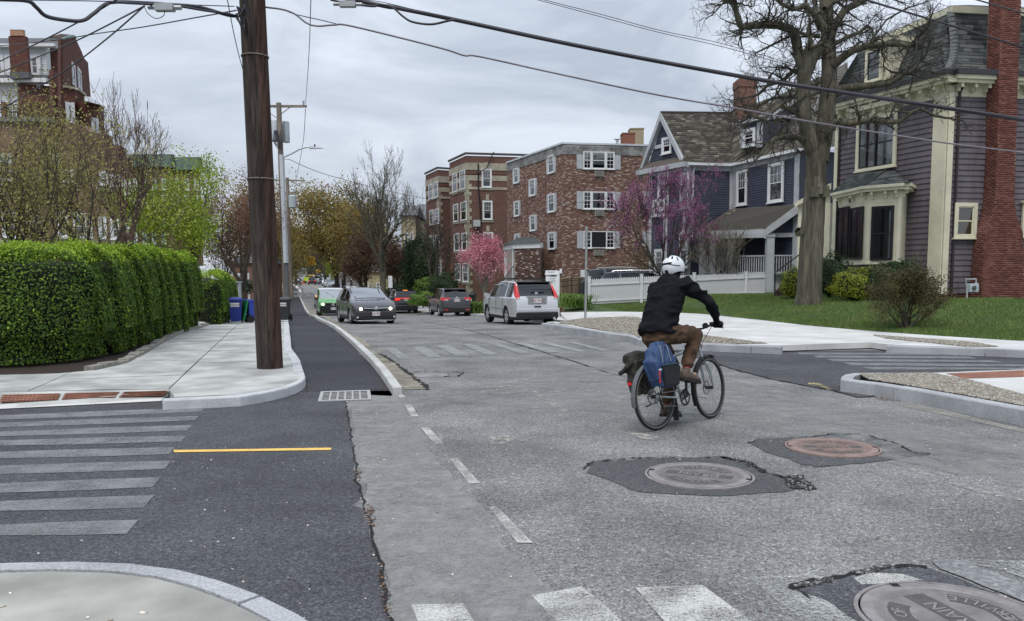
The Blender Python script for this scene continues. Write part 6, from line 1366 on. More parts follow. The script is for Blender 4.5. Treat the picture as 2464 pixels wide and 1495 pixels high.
segs.append((P(1925,562, D0 - .1),.16, P(1921,556, D0 - .15),.12))
limb([(1020,1090),(990,950),(960,850),(935,740),(935,600),(940,500)], 36,30,-.5, twigs=3)
limb([(1040,1060),(1065,900),(1085,750),(1100,600),(1105,450),(1100,300),(1090,150),(1080,-60),(1075,-250)], 42,26,.4, twigs=6)
limb([(935,500),(905,350),(880,240),(850,190),(770,165),(640,165),(560,170),(535,185),(500,100),(490,20),(440,0)], 24,8,-1.2, twigs=22, tl=.8)
limb([(955,480),(1000,370),(1060,290),(1110,230),(1150,150),(1210,60),(1330,5),(1420,-60)], 28,12,.6, twigs=12)
limb([(1130,430),(1200,370),(1260,330),(1340,305),(1450,290),(1560,290),(1640,300),(1680,250)], 20,7,-1.5, twigs=16, tl=.8)
limb([(1140,290),(1230,240),(1300,215),(1350,170),(1385,190),(1395,250)], 10,5,-.6, twigs=8, tl=.7)
limb([(1150,590),(1260,570),(1380,560),(1500,545),(1580,490),(1640,470),(1700,400)], 19,6,-1.2, twigs=16, tl=.8)
limb([(1130,800),(1220,810),(1290,800),(1380,785),(1470,800),(1560,795),(1640,740),(1700,710),(1800,760)], 17,6,-1.6, twigs=12, tl=.7)
limb([(930,760),(880,730),(830,710),(780,690),(720,740),(680,780),(600,760),(520,800)], 16,5,-1.5, twigs=18, tl=.8)
limb([(960,950),(900,900),(830,890),(760,900),(700,950),(660,1010),(610,1060)], 14,5,-1.6, twigs=14, tl=.8)
limb([(920,480),(870,465),(800,530),(700,560),(640,620),(560,640)], 12,5,1.2, twigs=16, tl=.8)
limb([(1050,190),(1010,100),(950,40),(870,60),(800,30),(740,-20)], 16,7,-1., twigs=14, tl=.8)
limb([(1040,240),(960,230),(900,210),(800,260),(720,300),(640,340)], 9,4,-.8, twigs=12, tl=.7)
limb([(1075,60),(1180,-20),(1260,-60)], 14,8,1, twigs=10); limb([(1105,200),(1030,110),(1000,-10)], 14,8,.6, twigs=8)
limb([(1390,250),(1480,130),(1600,60),(1720,20)], 6,3,1., twigs=12, tl=.8)
limb([(1060,930),(1090,880),(1130,850)], 10,6,-.6, twigs=2, tl=.4)
limb([(900,640),(850,640),(740,640),(640,700),(560,690)], 7,4,1.4, twigs=14, tl=.8)
finish(t, segs, tips, M_barkg, big=.055, tn=mat('twig_bark', (.060,.054,.043),.95,.2,8))
# shrubs
def blob(name, label, c, rad, leaf, n, size, seed=1, group='shrubs', stems=0, bark=None, core=True, shell=.75, rough=.18, asp=.6, cat='shrub'):
 global rng; rng = np.random.default_rng(seed); c = Vector(c); t = thing(name, (c.x, c.y, c.z - rad[2]), label, cat, group)
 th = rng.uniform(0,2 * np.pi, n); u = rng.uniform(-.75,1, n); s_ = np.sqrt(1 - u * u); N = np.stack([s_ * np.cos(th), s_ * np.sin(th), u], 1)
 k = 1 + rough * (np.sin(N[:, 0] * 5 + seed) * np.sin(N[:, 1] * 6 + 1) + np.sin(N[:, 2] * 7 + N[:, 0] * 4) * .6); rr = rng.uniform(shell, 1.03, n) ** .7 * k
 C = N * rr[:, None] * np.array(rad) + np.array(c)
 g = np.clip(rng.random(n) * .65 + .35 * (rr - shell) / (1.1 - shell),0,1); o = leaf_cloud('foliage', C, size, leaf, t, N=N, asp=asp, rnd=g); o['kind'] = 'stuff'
 if core:
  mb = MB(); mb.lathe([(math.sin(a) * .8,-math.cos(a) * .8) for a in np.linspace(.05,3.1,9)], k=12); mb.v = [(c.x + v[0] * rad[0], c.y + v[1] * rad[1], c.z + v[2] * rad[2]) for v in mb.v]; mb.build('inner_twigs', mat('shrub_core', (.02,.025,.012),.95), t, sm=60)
 mb = []; 
 for k in range(5): b = Vector((c.x, c.y, c.z - rad[2] * 1.02)); mb.append((b, .02, b + Vector((rng.normal(0, rad[0] * .3), rng.normal(0, rad[1] * .3), rad[2] * .9)),.012))
 o = seg_mesh('stem', mb, M_barkd, t, 5); o['kind'] = 'stuff'; return t
def lp3(px, py, d): return P(px, py, d)
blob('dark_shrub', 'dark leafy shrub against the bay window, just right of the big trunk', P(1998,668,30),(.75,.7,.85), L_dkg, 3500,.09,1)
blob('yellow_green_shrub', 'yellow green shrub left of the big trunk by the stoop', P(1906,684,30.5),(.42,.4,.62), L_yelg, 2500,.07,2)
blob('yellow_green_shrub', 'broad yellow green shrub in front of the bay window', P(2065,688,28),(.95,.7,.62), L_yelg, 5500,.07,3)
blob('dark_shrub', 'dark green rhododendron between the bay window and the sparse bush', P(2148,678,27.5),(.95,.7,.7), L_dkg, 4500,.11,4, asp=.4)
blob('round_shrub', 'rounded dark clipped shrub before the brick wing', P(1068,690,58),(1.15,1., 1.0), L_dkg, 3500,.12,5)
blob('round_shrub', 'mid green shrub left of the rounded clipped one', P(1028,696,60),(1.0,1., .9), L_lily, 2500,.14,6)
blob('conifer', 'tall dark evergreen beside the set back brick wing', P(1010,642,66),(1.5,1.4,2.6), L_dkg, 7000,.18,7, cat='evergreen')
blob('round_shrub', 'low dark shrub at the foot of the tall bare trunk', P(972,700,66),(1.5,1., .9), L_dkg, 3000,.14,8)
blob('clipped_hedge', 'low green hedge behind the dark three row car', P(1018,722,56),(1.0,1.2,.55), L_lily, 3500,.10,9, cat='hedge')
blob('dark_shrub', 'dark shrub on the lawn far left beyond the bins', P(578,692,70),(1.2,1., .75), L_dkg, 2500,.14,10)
blob('brown_shrub', 'thin tan shrub standing against the mottled brick wall', P(1548,632,44),(1.3,.6,1.6), leafm('tan_bud', (.15,.11,.05),(.24,.18,.08)),2500,.07,11, core=False, shell=.2)
def lily(name, label, c, r, h, n, seed, leaf=None, cat='plant'):
 global rng; rng = np.random.default_rng(seed); c = Vector(c); t = thing(name, c, label, cat, 'low plants'); V = []; m_ = n
 for i in range(m_):
  a = rng.uniform(0,6.28); b = c + Vector((rng.normal(0, r * .4), rng.normal(0, r * .4),0)); d = Vector((math.cos(a), math.sin(a),0)); hh = h * rng.uniform(.6,1.2); s_ = Vector((-d.y, d.x, 0)) * .018
  m1 = b + d * hh * .35 + Vector((0,0, hh * .85)); e = b + d * hh * .95 + Vector((0,0, hh * .65)); V += [b - s_, b + s_, m1 + s_, m1 - s_, m1 - s_, m1 + s_, e + s_ * .2, e - s_ * .2]
 o = np_mesh('leaf_blades', np.array([tuple(v) for v in V]), np.arange(len(V)).reshape(-1,4), leaf or L_lily, t, np.repeat(rng.random(m_),2)); o['kind'] = 'stuff'
lily('daylily_clump', 'clump of arching green lily leaves left of the steel post', P(1386,740,35),.75,.6,420,1)
lily('daylily_clump', 'small clump of long green leaves at the foot of the pink cherry tree', P(1150,754,44),.7,.7,300,2)
lily('flower_clump', 'patch of leaves with pale flowers in front of the black iron fence', P(1358,728,38),.6,.45,300,3)
tree('sparse_bush', 'vase shaped brownish bush with crooked stems near the pavement edge', P(2178,788,20.2),1.7,.032, M_barkd, lev=4, first=.12, stems=8, leaf=L_shrub, n=15000, size=.042, sprd=.07, seed=95, tilt=.62, ratio=.72, rmin=.0035, cat='shrub', group='shrubs', big=.02, wob=.22, up=.06)
# the long hedge
def hedge(name, label, path, wid, hgt, n, seed, topfrac=.5, gz0=.12):
 global rng; rng = np.random.default_rng(seed); t = thing(name, (path[0][0], path[0][1], gz0), label, 'hedge', 'hedges along the pavement')
 pts = resample([Vector((p[0], p[1], 0)) for p in path], .25); m_ = len(pts)
 T = np.array([tuple(p) for p in pts]); dd = np.gradient(T, axis=0); dd /= np.linalg.norm(dd, axis=1)[:, None]; NR = np.stack([-dd[:, 1], dd[:, 0], np.zeros(m_)], 1)
 H = np.array([float(np.interp(i / (m_ - 1), [h[0] for h in hgt], [h[1] for h in hgt])) for i in range(m_)])
 def shell(s_, a, k=1.):
  e1 = np.clip(np.minimum(1 - s_, s_) / .05,0,1); k = k * np.sqrt(np.maximum(.02,1 - (1 - e1) ** 2))
  """s_ in 0..1 along, a cross angle -1..1 (front bottom .. back bottom)"""
  f = s_ * (m_ - 1); i = np.clip(f.astype(int),0, m_ - 2); w = (f - i)[:, None]; c = T[i] * (1 - w) + T[i + 1] * w; nr = NR[i] * (1 - w) + NR[i + 1] * w; h = H[i]
  e = .42; ca = np.sin(a * np.pi / 2); sa = np.cos(a * np.pi / 2); x = np.sign(ca) * np.abs(ca) ** e; z = np.abs(sa) ** e
  lump = 1 + .07 * np.sin(f * .55 + seed) * np.cos(a * 3 + f * .2) + .05 * np.sin(f * 1.7 + a * 7) + .03 * np.sin(f * 4.1 + a * 13)
  low = np.where(z < .25,.8,1.)
  return c + nr * (x * wid / 2 * lump * k * low)[:, None] + np.stack([0 * h, 0 * h, gz0 + z * h * (1 + (lump - 1) * .35) * (k * .5 + .5)], 1), x, z
 s_ = rng.random(n); a = np.where(rng.random(n) < .66,-np.arccos(np.clip(rng.random(n),.02,1) ** (1 / .42)) * 2 / np.pi, rng.uniform(-.5,.62, n))
 nb = shell(s_, a, rng.uniform(.93,1.012, n)); C = nb[0]; z = nb[2]; x = nb[1]
 f = s_ * (m_ - 1); i = np.clip(f.astype(int),0, m_ - 2); N = NR[i] * x[:, None] + np.array([[0,0,1.]]) * (z ** 2)[:, None] * 1.2
 gap = np.sin(f * 1.3) * np.sin(C[:, 2] * 5 + f * .7) + .6 * np.sin(f * 3.3 + C[:, 2] * 9); keep = (z > .6) | (gap > -1.0 + (.28 - z) * 1.3)
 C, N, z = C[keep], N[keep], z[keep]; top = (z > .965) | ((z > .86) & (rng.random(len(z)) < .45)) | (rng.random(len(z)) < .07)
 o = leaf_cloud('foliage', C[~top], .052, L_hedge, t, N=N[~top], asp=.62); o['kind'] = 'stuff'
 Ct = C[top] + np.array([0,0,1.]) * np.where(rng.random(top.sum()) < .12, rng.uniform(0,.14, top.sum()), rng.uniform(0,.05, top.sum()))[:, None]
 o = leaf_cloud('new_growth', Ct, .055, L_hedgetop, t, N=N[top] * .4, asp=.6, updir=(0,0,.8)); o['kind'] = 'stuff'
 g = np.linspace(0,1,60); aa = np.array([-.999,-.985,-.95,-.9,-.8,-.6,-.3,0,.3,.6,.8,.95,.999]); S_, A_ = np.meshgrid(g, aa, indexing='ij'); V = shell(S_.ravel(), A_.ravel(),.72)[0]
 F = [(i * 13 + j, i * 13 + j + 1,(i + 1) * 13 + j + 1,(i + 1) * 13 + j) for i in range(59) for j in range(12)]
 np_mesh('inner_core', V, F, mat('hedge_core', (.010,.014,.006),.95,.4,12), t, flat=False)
 sg = []
 for k in range(int(m_ * 2.2)):
  i = rng.integers(0, m_ - 1); b = T[i] + NR[i] * rng.uniform(.1,.5) * wid * .8 + np.array([0,0, gz0]); p = Vector(b); d = Vector((rng.normal(0,.2), rng.normal(0,.2),1)).normalized()
  tp = []; grow(sg, tp, p, d, .5,.012,2,4,.3,.6,(2,3),.75,.05,.7,.004)
 o = seg_mesh('stems', sg, M_barkp, t, 4); o['kind'] = 'stuff'
hx = [Vector(p) for p in hl]
def offs(pts, o):
 out = []
 for i, p in enumerate(pts): d = (Vector(pts[min(i + 1, len(pts) - 1)]) - Vector(pts[max(i - 1,0)])).normalized(); out.append((p[0] - d.y * o, p[1] + d.x * o))
 return out
cpath = [tuple(P(px, 672, d)[:2]) for px, d in ((-420,13.6),(-60,13.7),(80,14.0),(170,15.2),(240,17.2),(310,19.6),(380,22.3),(415,24.2))]
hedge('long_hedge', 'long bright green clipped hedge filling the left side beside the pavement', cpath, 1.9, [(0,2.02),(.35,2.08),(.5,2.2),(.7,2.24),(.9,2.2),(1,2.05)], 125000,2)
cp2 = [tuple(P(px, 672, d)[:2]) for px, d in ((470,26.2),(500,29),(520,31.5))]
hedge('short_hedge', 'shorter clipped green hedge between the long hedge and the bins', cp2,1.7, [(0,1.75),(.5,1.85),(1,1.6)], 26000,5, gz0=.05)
et = thing('stone_edging', (hl[3][0], hl[3][1], .13), 'row of rough grey edging stones between hedge and pavement', 'stone edging'); M_est = mat('edging_stone', (.24,.23,.20),.95,.3,8, bump=.6, bscale=30)
ep = resample([Vector((p[0], p[1], 0)) for p in hl[3:]], .42)
for i in range(len(ep) - 1):
 a, b = ep[i], ep[i + 1]; c = (a + b) / 2; L_ = (b - a).length; q = MB().box(-L_ * .48, L_ * .48,-.09,.09,-.05, random.uniform(.04,.09)); an = math.atan2((b - a).y, (b - a).x) + random.uniform(-.08,.08)
 q.v = [(c.x + (v[0] + random.uniform(-.02,.02)) * math.cos(an) - v[1] * math.sin(an) - .05, c.y + v[0] * math.sin(an) + (v[1] + random.uniform(-.02,.02)) * math.cos(an),.13 + gz(c.y) + v[2] + random.uniform(-.012,.012)) for v in q.v]; q.build('edging_stone', M_est, et, bevel=.02)
for k, (px, py, s_) in enumerate(((456,789,1),(478,783,.6))):
 c = G(px, py, .13); q = MB().box(-.28 * s_, .28 * s_, -.2,.2,0,.2 * s_); q.v = [(c.x + v[0] + random.uniform(-.04,.04), c.y + v[1], c.z + v[2] + random.uniform(-.03,.03)) for v in q.v]; o = q.build('loose_stone', M_kerbw, own_base=Vector(c), bevel=.03); tag(o, ['larger pale stone block lying at the end of the long hedge', 'smaller pale stone beside the larger block at the hedge gap'][k], 'stone')
# poles, wires, fences, bins, signs
M_pole = mat('weathered_pole_wood', (.058,.044,.036),.95,.6,26, bump=1.8, bscale=30, stretch=(1,1,.05), mottle=(9,.4), detail=8)
M_poler = mat('reddish_pole_wood', (.070,.038,.027),.95,.6,26, bump=1.8, bscale=30, stretch=(1,1,.05), mottle=(9,.45), detail=8)
M_poleg = mat('grey_pole_wood', (.20,.17,.14),.95,.3,6, bump=.6, bscale=15, stretch=(1,1,.1), mottle=(2,.25))
M_wire = mat('wire', (.035,.032,.042),.5,.1)
M_galv = mat('galvanised_steel', (.34,.36,.36),.45,.12,6, metal=.5)
M_pvc = mat('grey_conduit', (.50,.52,.55),.6,.05)
M_trans = mat('transformer_grey', (.40,.44,.47),.5,.06)
t = thing('utility_pole', P(650,885,12.7), 'thick dark brown wooden utility pole standing on the pavement at left', 'utility pole')
b0 = P(650,886,12.7); b0.z = .12; tp = P(607,0,12.1); tp = b0 + (tp - b0) * 1.5
n = 14; pts = [b0.lerp(tp, i / n) for i in range(n + 1)]
mb = MB(); mb.tube(pts, [.205 - .002 * i for i in range(n + 1)], 20)
o = mb.build('shaft', [M_pole], t, sm=60)
ax = (tp - b0).normalized(); side = Vector((1,0,0)); mb = MB()
for k in range(-3,8):
 a0 = math.radians(-62 + k * 18); a1 = a0 + math.radians(17)
 for i in range(n):
  r0, r1 = .2075 - .002 * i, .2075 - .002 * (i + 1)
  def q(p, r, a): return p + Vector((math.cos(a) * r, math.sin(a) * r, 0))
  if -75 < math.degrees(a0) < 90: mb.quad(q(pts[i], r0, a0), q(pts[i], r0, a1), q(pts[i + 1], r1, a1), q(pts[i + 1], r1, a0))
mb.build('bare_wood_face', M_poler, t, sm=40)
mb = MB(); mb.tube([p + Vector((.045,-.205 + .002 * i, 0)) for i, p in enumerate(pts)], .012,5); mb.build('ground_wire_moulding', M_pole, t)
mb = MB()
for z, r in ((pts[8], .196),(pts[5], .20)): mb.lathe([(r + .010,-.008),(r + .010,.008),(r, .008),(r, -.008)], z, k=20)
mb.build('band', M_poleg, t)
mb = MB(); tp0 = P(587,20,12.1)
for k in range(9): c = P(583 + random.uniform(-8,8),8 + k * 5,11.95); mb.tube([c, c + Vector((random.uniform(-.08,.05),-.04, random.uniform(-.12,.1))), c + Vector((random.uniform(-.08,.08),0,-.2))], .014,5)
mb.build('cable_bundle', M_wire, t)
P(594,250,12); MB().tube([P(603,249,12.3), P(592,252,12.2), P(591,261,12.2), P(612,263,12.1)], .012,6).build('step_bolt', M_galv, t)
def far_pole(base, top, r, label, arm, tr=None):
 t = thing('utility_pole', base, label, 'utility pole'); MB().tube([base, base.lerp(top, .5), top], [r * 1.15, r, r * .8], 10).build('shaft', M_poleg, t, sm=60)
 for (x0, y0, x1, y1, d) in arm:
  a, b = P(x0, y0, d), P(x1, y1, d); MB().bar(a, b, .12,.14).build('crossarm', M_poleg, t)
  for k in (.05,.95):
   c = a.lerp(b, k); MB().lathe([(.03,0),(.07,.08),(.05,.12),(.08,.16),(.05,.2),(.08,.24),(.03,.3)], c + Vector((0,0,.07)), k=8).build('insulator', M_trans, t)
  c = a.lerp(b, .5) ; MB().bar(a.lerp(b, .25), c + Vector((0,0,-.7)),.04).build('brace', M_poleg, t); MB().bar(a.lerp(b, .75), c + Vector((0,0,-.7)),.04).build('brace', M_poleg, t)
 return t
q3a = Z(900,300,800,1196)
bz = P(688,672,50); bz.z = gz(50) + .1
t2 = far_pole(bz, P(670.6,248,50),.19, 'pale weathered wooden pole with crossarm, transformer and street lamp behind the big one', [(590,256,738,256,50)])
c = P(*q3a(283,330),50); MB().lathe([(.001,.75),(.2,.73),(.26,.65),(.26,-.5),(.2,-.56),(.001,-.57)], c + Vector((-.15,.1,0)), k=16).build('transformer', M_trans, t2, sm=40); MB().lathe([(.001,.75),(.2,.73),(.22,.65),(.22,-.5),(.2,-.56),(.001,-.57)], c + Vector((.45,.5,0)), k=16).build('transformer', M_trans, t2, sm=40)
a, b = P(*q3a(313,465),49.8), P(*q3a(338,1100),49.8); MB().bar(a, b, .42,.2).build('conduit_guard', M_pvc, t2)
MB().tube([P(*q3a(338,1105),49.8), P(*q3a(345,1400),49.8)], .13,8).build('conduit', mat('dark_conduit', (.12,.12,.13),.6), t2)
arm = [P(*q3a(*p),49.6) for p in ((322,478),(370,458),(420,430),(460,419),(490,418))]; MB().tube(arm, .045,6).build('lamp_arm', M_galv, t2)
hd = P(*q3a(515,422),49.6); MB().hexa([hd + Vector(v) for v in ((-.42,-.16,-.06),(.42,-.12,-.05),(.42,.12,-.05),(-.42,.16,-.06),(-.38,-.14,.08),(.38,-.08,.02),(.38,.08,.02),(-.38,.14,.08))]).build('lamp_head', M_pvc, t2); MB().lathe([(.05,0),(.05,.14),(.001,.15)], hd + Vector((-.08,0,.07)), k=8).build('photocell', M_wire, t2)
mb = MB()
for k in range(7): s_ = rng.normal(0,.1,3); mb.tube([P(*q3a(270 + k * 3,320),49.7), P(*q3a(262 + k * 8,380 + k * 9),49.5), P(*q3a(285 + k * 5,425),49.5), P(*q3a(322 - k * 3,400 - k * 14),49.7)], .022,5)
mb.build('loose_cable', M_wire, t2)
bz = P(700,672,87); bz.z = gz(87) + .1
t3 = far_pole(bz, P(691,428,87),.2, 'third wooden utility pole down the left side with two crossarms', [(662,434,734,435,87),(668,464,713,464,87)])
c = P(704,486,86.5); MB().lathe([(.001,.75),(.3,.72),(.42,.6),(.42,-.6),(.3,-.7),(.001,-.72)], c, k=14).build('transformer', M_trans, t3, sm=40)
def wire(label, pts, r, d0, d1, cat='overhead wire', name='overhead_wire', mt=None, group='overhead wires'):
 n = len(pts); L = [0]
 for a, b in zip(pts[:-1], pts[1:]): L.append(L[-1] + math.hypot(b[0] - a[0], b[1] - a[1]))
 Q = [P(p[0], p[1], 1 / ((1 / d0) * (1 - L[i] / L[-1]) + (1 / d1) * L[i] / L[-1])) for i, p in enumerate(pts)]
 S_ = []
 for i in range(n - 1):
  p0, p1, p2, p3 = Q[max(i - 1,0)], Q[i], Q[i + 1], Q[min(i + 2, n - 1)]
  for k in range(5): t_ = k / 5; S_.append(.5 * ((2 * p1) + (p2 - p0) * t_ + (2 * p0 - 5 * p1 + 4 * p2 - p3) * t_ * t_ + (3 * p1 - p0 - 3 * p2 + p3) * t_ ** 3))
 S_.append(Q[-1]); o = MB().tube(S_, r, 6).build(name, mt or M_wire, own_base=Q[0], sm=60); tag(o, label, cat, group); return o
z7 = Z(1000,0,1200,2464); zb8 = zb_; z1a = Z(0,0,1000,1495)
wire('thick black cable bundle crossing the sky from top centre down to the right edge', [(770,-18),(852,0),(940,18), z7(1100,55), z7(1620,160), z7(2464,340), zb8(0,405), zb8(700,530), zb8(1300,622), zb8(1827,700),(2464,289),(2700,330)], .034,13.5,12.5)
wire('slack black loop hanging just beneath the thick cable bundle', [z7(620,0), z7(760,28), z7(960,52), z7(1020,38), z7(1120,62), z7(1200,130), z7(1280,178), z7(1430,198), z7(1560,172), z7(1620,160)], .018,13.4,13)
wire('thin messenger wire tied just above the thick cable bundle', [z7(850,0), z7(1020,15), z7(1290,78), z7(1600,148)], .006,13.4,13)
wire('grey cable running from the big pole across the houses to the right edge', [(634,15), z7(100,60), z7(230,78), z7(330,115), z7(430,190), z7(520,212), z7(650,203), z7(800,215), z7(1500,388), z7(1700,450), z7(1830,460), z7(2464,600), zb8(0,625), zb8(500,710), zb8(1000,800), zb8(1827,930),(2464,368),(2700,400)], .014,12.3,14, mt=mat('grey_cable', (.20,.18,.20),.5))
wire('thin support wire above the grey cable beside the big pole', [z7(225,72), z7(330,115), z7(560,168), z7(700,203)], .007,12.4,12.6)
wire('upper of the two faint twin wires at top right', [(1290,-5),(1309,0),(1450,36), zb8(0,200), zb8(420,290), zb8(900,430), zb8(1300,540)], .008,20,24)
wire('lower of the two faint twin wires at top right', [(1280,-3),(1309,4),(1450,42), zb8(0,215), zb8(420,310), zb8(900,445), zb8(1300,560)], .008,20,24)
wire('dark wire from the top edge past the mansard roof to the right edge', [(2040,-22), zb8(1350,0), zb8(1560,65), zb8(1827,145),(2310,68),(2464,115),(2600,160)], .017,14,13)
wire('short dark wire across the top right corner over the chimney', [(2330,-6),(2400,14),(2464,32),(2600,70)], .013,14,13)
wire('thick sagging black cable along the top left corner', [z1a(-160,-10), z1a(0,-3), z1a(160,6), z1a(215,45), z1a(275,97), z1a(400,121), z1a(490,121), z1a(555,78), z1a(650,16), z1a(850,18), z1a(1000,28), z1a(1170,42), z1a(1340,90), z1a(1400,95)], .024,9,12)
wire('second black cable running straight along the top left', [z1a(640,12), z1a(850,24), z1a(1020,33), z1a(1200,62), z1a(1340,82), z1a(1400,98)], .016,10,12)
wire('thin wire along the very top left to the big pole', [z1a(-150,-5), z1a(120,0), z1a(600,8), z1a(900,22), z1a(1380,38)], .007,10,12)
wire('steep service wire ending at the top edge, leftmost of the diagonals', [z1a(-200,478), z1a(0,362), z1a(250,240), z1a(500,110), z1a(690,-5)], .010,16,10)
wire('middle diagonal service wire meeting the cable splice at top left', [z1a(-200,500), z1a(0,428), z1a(200,345), z1a(450,240), z1a(700,115), z1a(850,36)], .010,16,10)
wire('lowest diagonal service wire meeting the cable splice at top left', [z1a(-200,770), z1a(0,648), z1a(200,530), z1a(400,405), z1a(640,220), z1a(850,36)], .010,16,10)
wire('nearly level service wire from the left building roof to the big pole', [z1a(-200,280), z1a(0,270), z1a(340,235), z1a(560,200), z1a(840,160), z1a(1150,105), z1a(1390,62)], .010,22,12)
wire('steep thin wire dropping left of the big pole top', [z1a(1335,-20), z1a(1350,60), z1a(1375,190), z1a(1410,340), z1a(1460,520), z1a(1500,700)], .008,13,20)
wire('small wire loops hanging by the cable splice at top left', [z1a(850,38), z1a(870,80), z1a(920,110), z1a(965,90), z1a(965,50)], .005,10.4,10.6)
wire('thin vertical wire running from the top edge down to the lamp pole crossarm', [(749,-30),(748,0),(744,120),(738,215),(735,250)], .014,24,50)
wire('thin wire sagging from the lamp pole crossarm down to the third pole', [(735,262),(731,330),(722,385),(714,425),(711,432)], .02,50,87)
wire('drooping wire from under the street lamp across to the old brick block', [q3a(325,490), q3a(360,492), q3a(430,525), q3a(550,572), q3a(700,615), q3a(850,655), q3a(1000,690), q3a(1175,722),(1125,488),(1250,492)], .018,50,72)
wire('dark wire passing in front of the patched brick block at mid height', [(700,515),(850,520),(1000,528), q5(-10,905), q5(400,890), q5(760,880), q5(1200,760), q5(1560,735)], .012,55,50)
wire('faint service wire sloping up to the patched brick block', [q5(100,1060), q5(500,1010), q5(680,965), q5(770,935)], .012,60,55)
for i, (lab, p, s_) in enumerate((('grey cable splice box on the cable at top left', z1a(970,38),.12),('small grey splice box on the thick cable at top centre', z7(758,28),.13))):
 c = P(*p, 10.6 if i == 0 else 13.3); mb = MB().box(c.x - s_, c.x + s_, c.y - .05, c.y + .05, c.z - .06, c.z + .03); mb.tube([c + Vector((-s_ * 1.8,0,-.01)), c + Vector((s_ * 1.8,0,-.02))], .03,6); o = mb.build('splice_box', M_galv, own_base=c); tag(o, lab, 'splice box')
# white picket fence
M_pick = mat('white_vinyl', (.66,.67,.68),.5,.05,3, mottle=(1.5,.10), stretch=(1,1,.3))
t = thing('picket_fence', P(1600,725,37.5), 'long white picket fence with scalloped tops between the steel post and the stoop', 'fence')
fpx = [(1417.5,668,734,37.0),(1543.0,662,727,37.8),(1669.5,658,721,38.6),(1793.5,655,714,39.4),(1913,653,708,40.2)]
fp_ = [(P(x, y1, d), P(x, y0, d)) for x, y0, y1, d in fpx]
for k, (b, tp) in enumerate(fp_):
 h = tp.z - b.z + .02; MB().box(b.x - .07, b.x + .07, b.y - .07, b.y + .07, b.z - .1, b.z + h).box(b.x - .085, b.x + .085, b.y - .085, b.y + .085, b.z + h, b.z + h + .03).build('post', M_pick, t)
pmesh = MB(); w_, th_ = .096,.02
pmesh.prism([(-w_ / 2,0,0),(w_ / 2,0,0),(w_ / 2,0,.93),(w_ * .28,0,.975),(0,0,1),(-w_ * .28,0,.975),(-w_ / 2,0,.93)], (0, th_, 0)); pme = bpy.data.meshes.new('picket'); pme.from_pydata(pmesh.v, [], pmesh.f); pme.materials.append(M_pick)
for (b0_, t0_),(b1_, t1_) in zip(fp_[:-1], fp_[1:]):
 L_ = (b1_ - b0_).length; n = int(L_ / .107); an = math.atan2((b1_ - b0_).y, (b1_ - b0_).x)
 for k in range(n):
  f = (k + .5) / n
  if f * L_ < .1 or (1 - f) * L_ < .1: continue
  c = b0_.lerp(b1_, f); h = (t0_.z - b0_.z) * (1 - f) + (t1_.z - b1_.z) * f - .10; o = bpy.data.objects.new('picket', pme); COL.objects.link(o); o.parent = t; o.location = c - base_of(t) + Vector((0,-.03,.03)); o.scale = (1,1, h); o.rotation_euler = (0,0, an)
 for zz in (.14,.78): MB().bar(b0_ + Vector((0,-.05, zz * 1.2)), b1_ + Vector((0,-.05, zz * 1.2)),.035,.06).build('rail', M_pick, t)
 MB().hexa([b0_ + Vector((0,-.005,.16)), b1_ + Vector((0,-.005,.16)), b1_ + Vector((0,.012,.16)), b0_ + Vector((0,.012,.16)), b0_ + Vector((0,-.005,.92)), b1_ + Vector((0,-.005,.92)), b1_ + Vector((0,.012,.92)), b0_ + Vector((0,.012,.92))]).build('backing_panel', M_pick, t)
M_cedar = mat('cedar_board', (.30,.22,.14),.9,.2,5, stretch=(1,1,.2), mottle=(2,.2))
t = thing('board_fence', P(1370,700,42), 'tan cedar board fence behind the black iron fence', 'fence'); a, b = P(1348,716,41), P(1418,712,43)
for k in range(24):
 f = k / 24; c = a.lerp(b, f); MB().box(c.x, c.x + .125, c.y, c.y + .02, c.z - .2, c.z + P(1380,672,42).z - c.z + .05 + .03 * (k % 3)).build('board', M_cedar, t)
q8 = Z(2080,1020,720,2464)
t = thing('iron_fence', P(1370,730,38), 'black iron fence left of the steel post, beside the flower bed', 'fence'); a, b = P(*q8(425,540),39), P(*q8(752,520),37.4)
for zz in (.62,.86,.95): MB().bar(a + Vector((0,0, zz)), b + Vector((0,0, zz)),.03).build('rail', M_blackt, t)
for k in range(19):
 c = a.lerp(b, k / 18); big = k in (9,15); MB().bar(c + Vector((0,0,-.15)), c + Vector((0,0,1.08 if k == 9 else .95)),.06 if big else .022).build('post' if big else 'bar', M_blackt, t)
t = tag(MB().tube([P(1408.5,765,28.6), P(1411.5,545,28.6)], .042,8).build('steel_post', M_galv, own_base=P(1408.5,765,28.6), sm=60), 'bare galvanised steel post on the pavement by the gravel bed', 'post')
t = thing('real_estate_sign', P(1345,735,37), 'white hanging real estate sign on a white post behind the silver car', 'sign'); x = P(*q8(405,160),36); 
MB().box(x.x - .055, x.x + .055,35.95,36.06,-.2, x.z).build('post', M_trimw, t); c0, c1 = P(*q8(225,195),36), P(*q8(450,215),36); MB().box(c0.x, c1.x, 35.94,36.05, c1.z, c0.z).build('arm', M_trimw, t)
y = P(*q8(438,135),36); MB().box(y.x - .05, y.x + .05,35.94,36.04, c1.z, y.z).build('finial_post', M_trimw, t)
def sgn(par, x0, y0, x1, y1, d, nm, m_): a, b = P(*q8(x0, y0), d), P(*q8(x1, y1), d); return MB().box(a.x, b.x, d, d + .03, b.z, a.z).build(nm, m_, par)
sgn(t, 232,155,390,195,35.97, 'top_panel', M_trimw); pn = sgn(t, 236,222,395,480,35.98, 'panel', M_trimw)
M_ink = mat('dark_ink', (.03,.03,.05),.6); M_ltink = mat('grey_ink', (.35,.35,.38),.6)
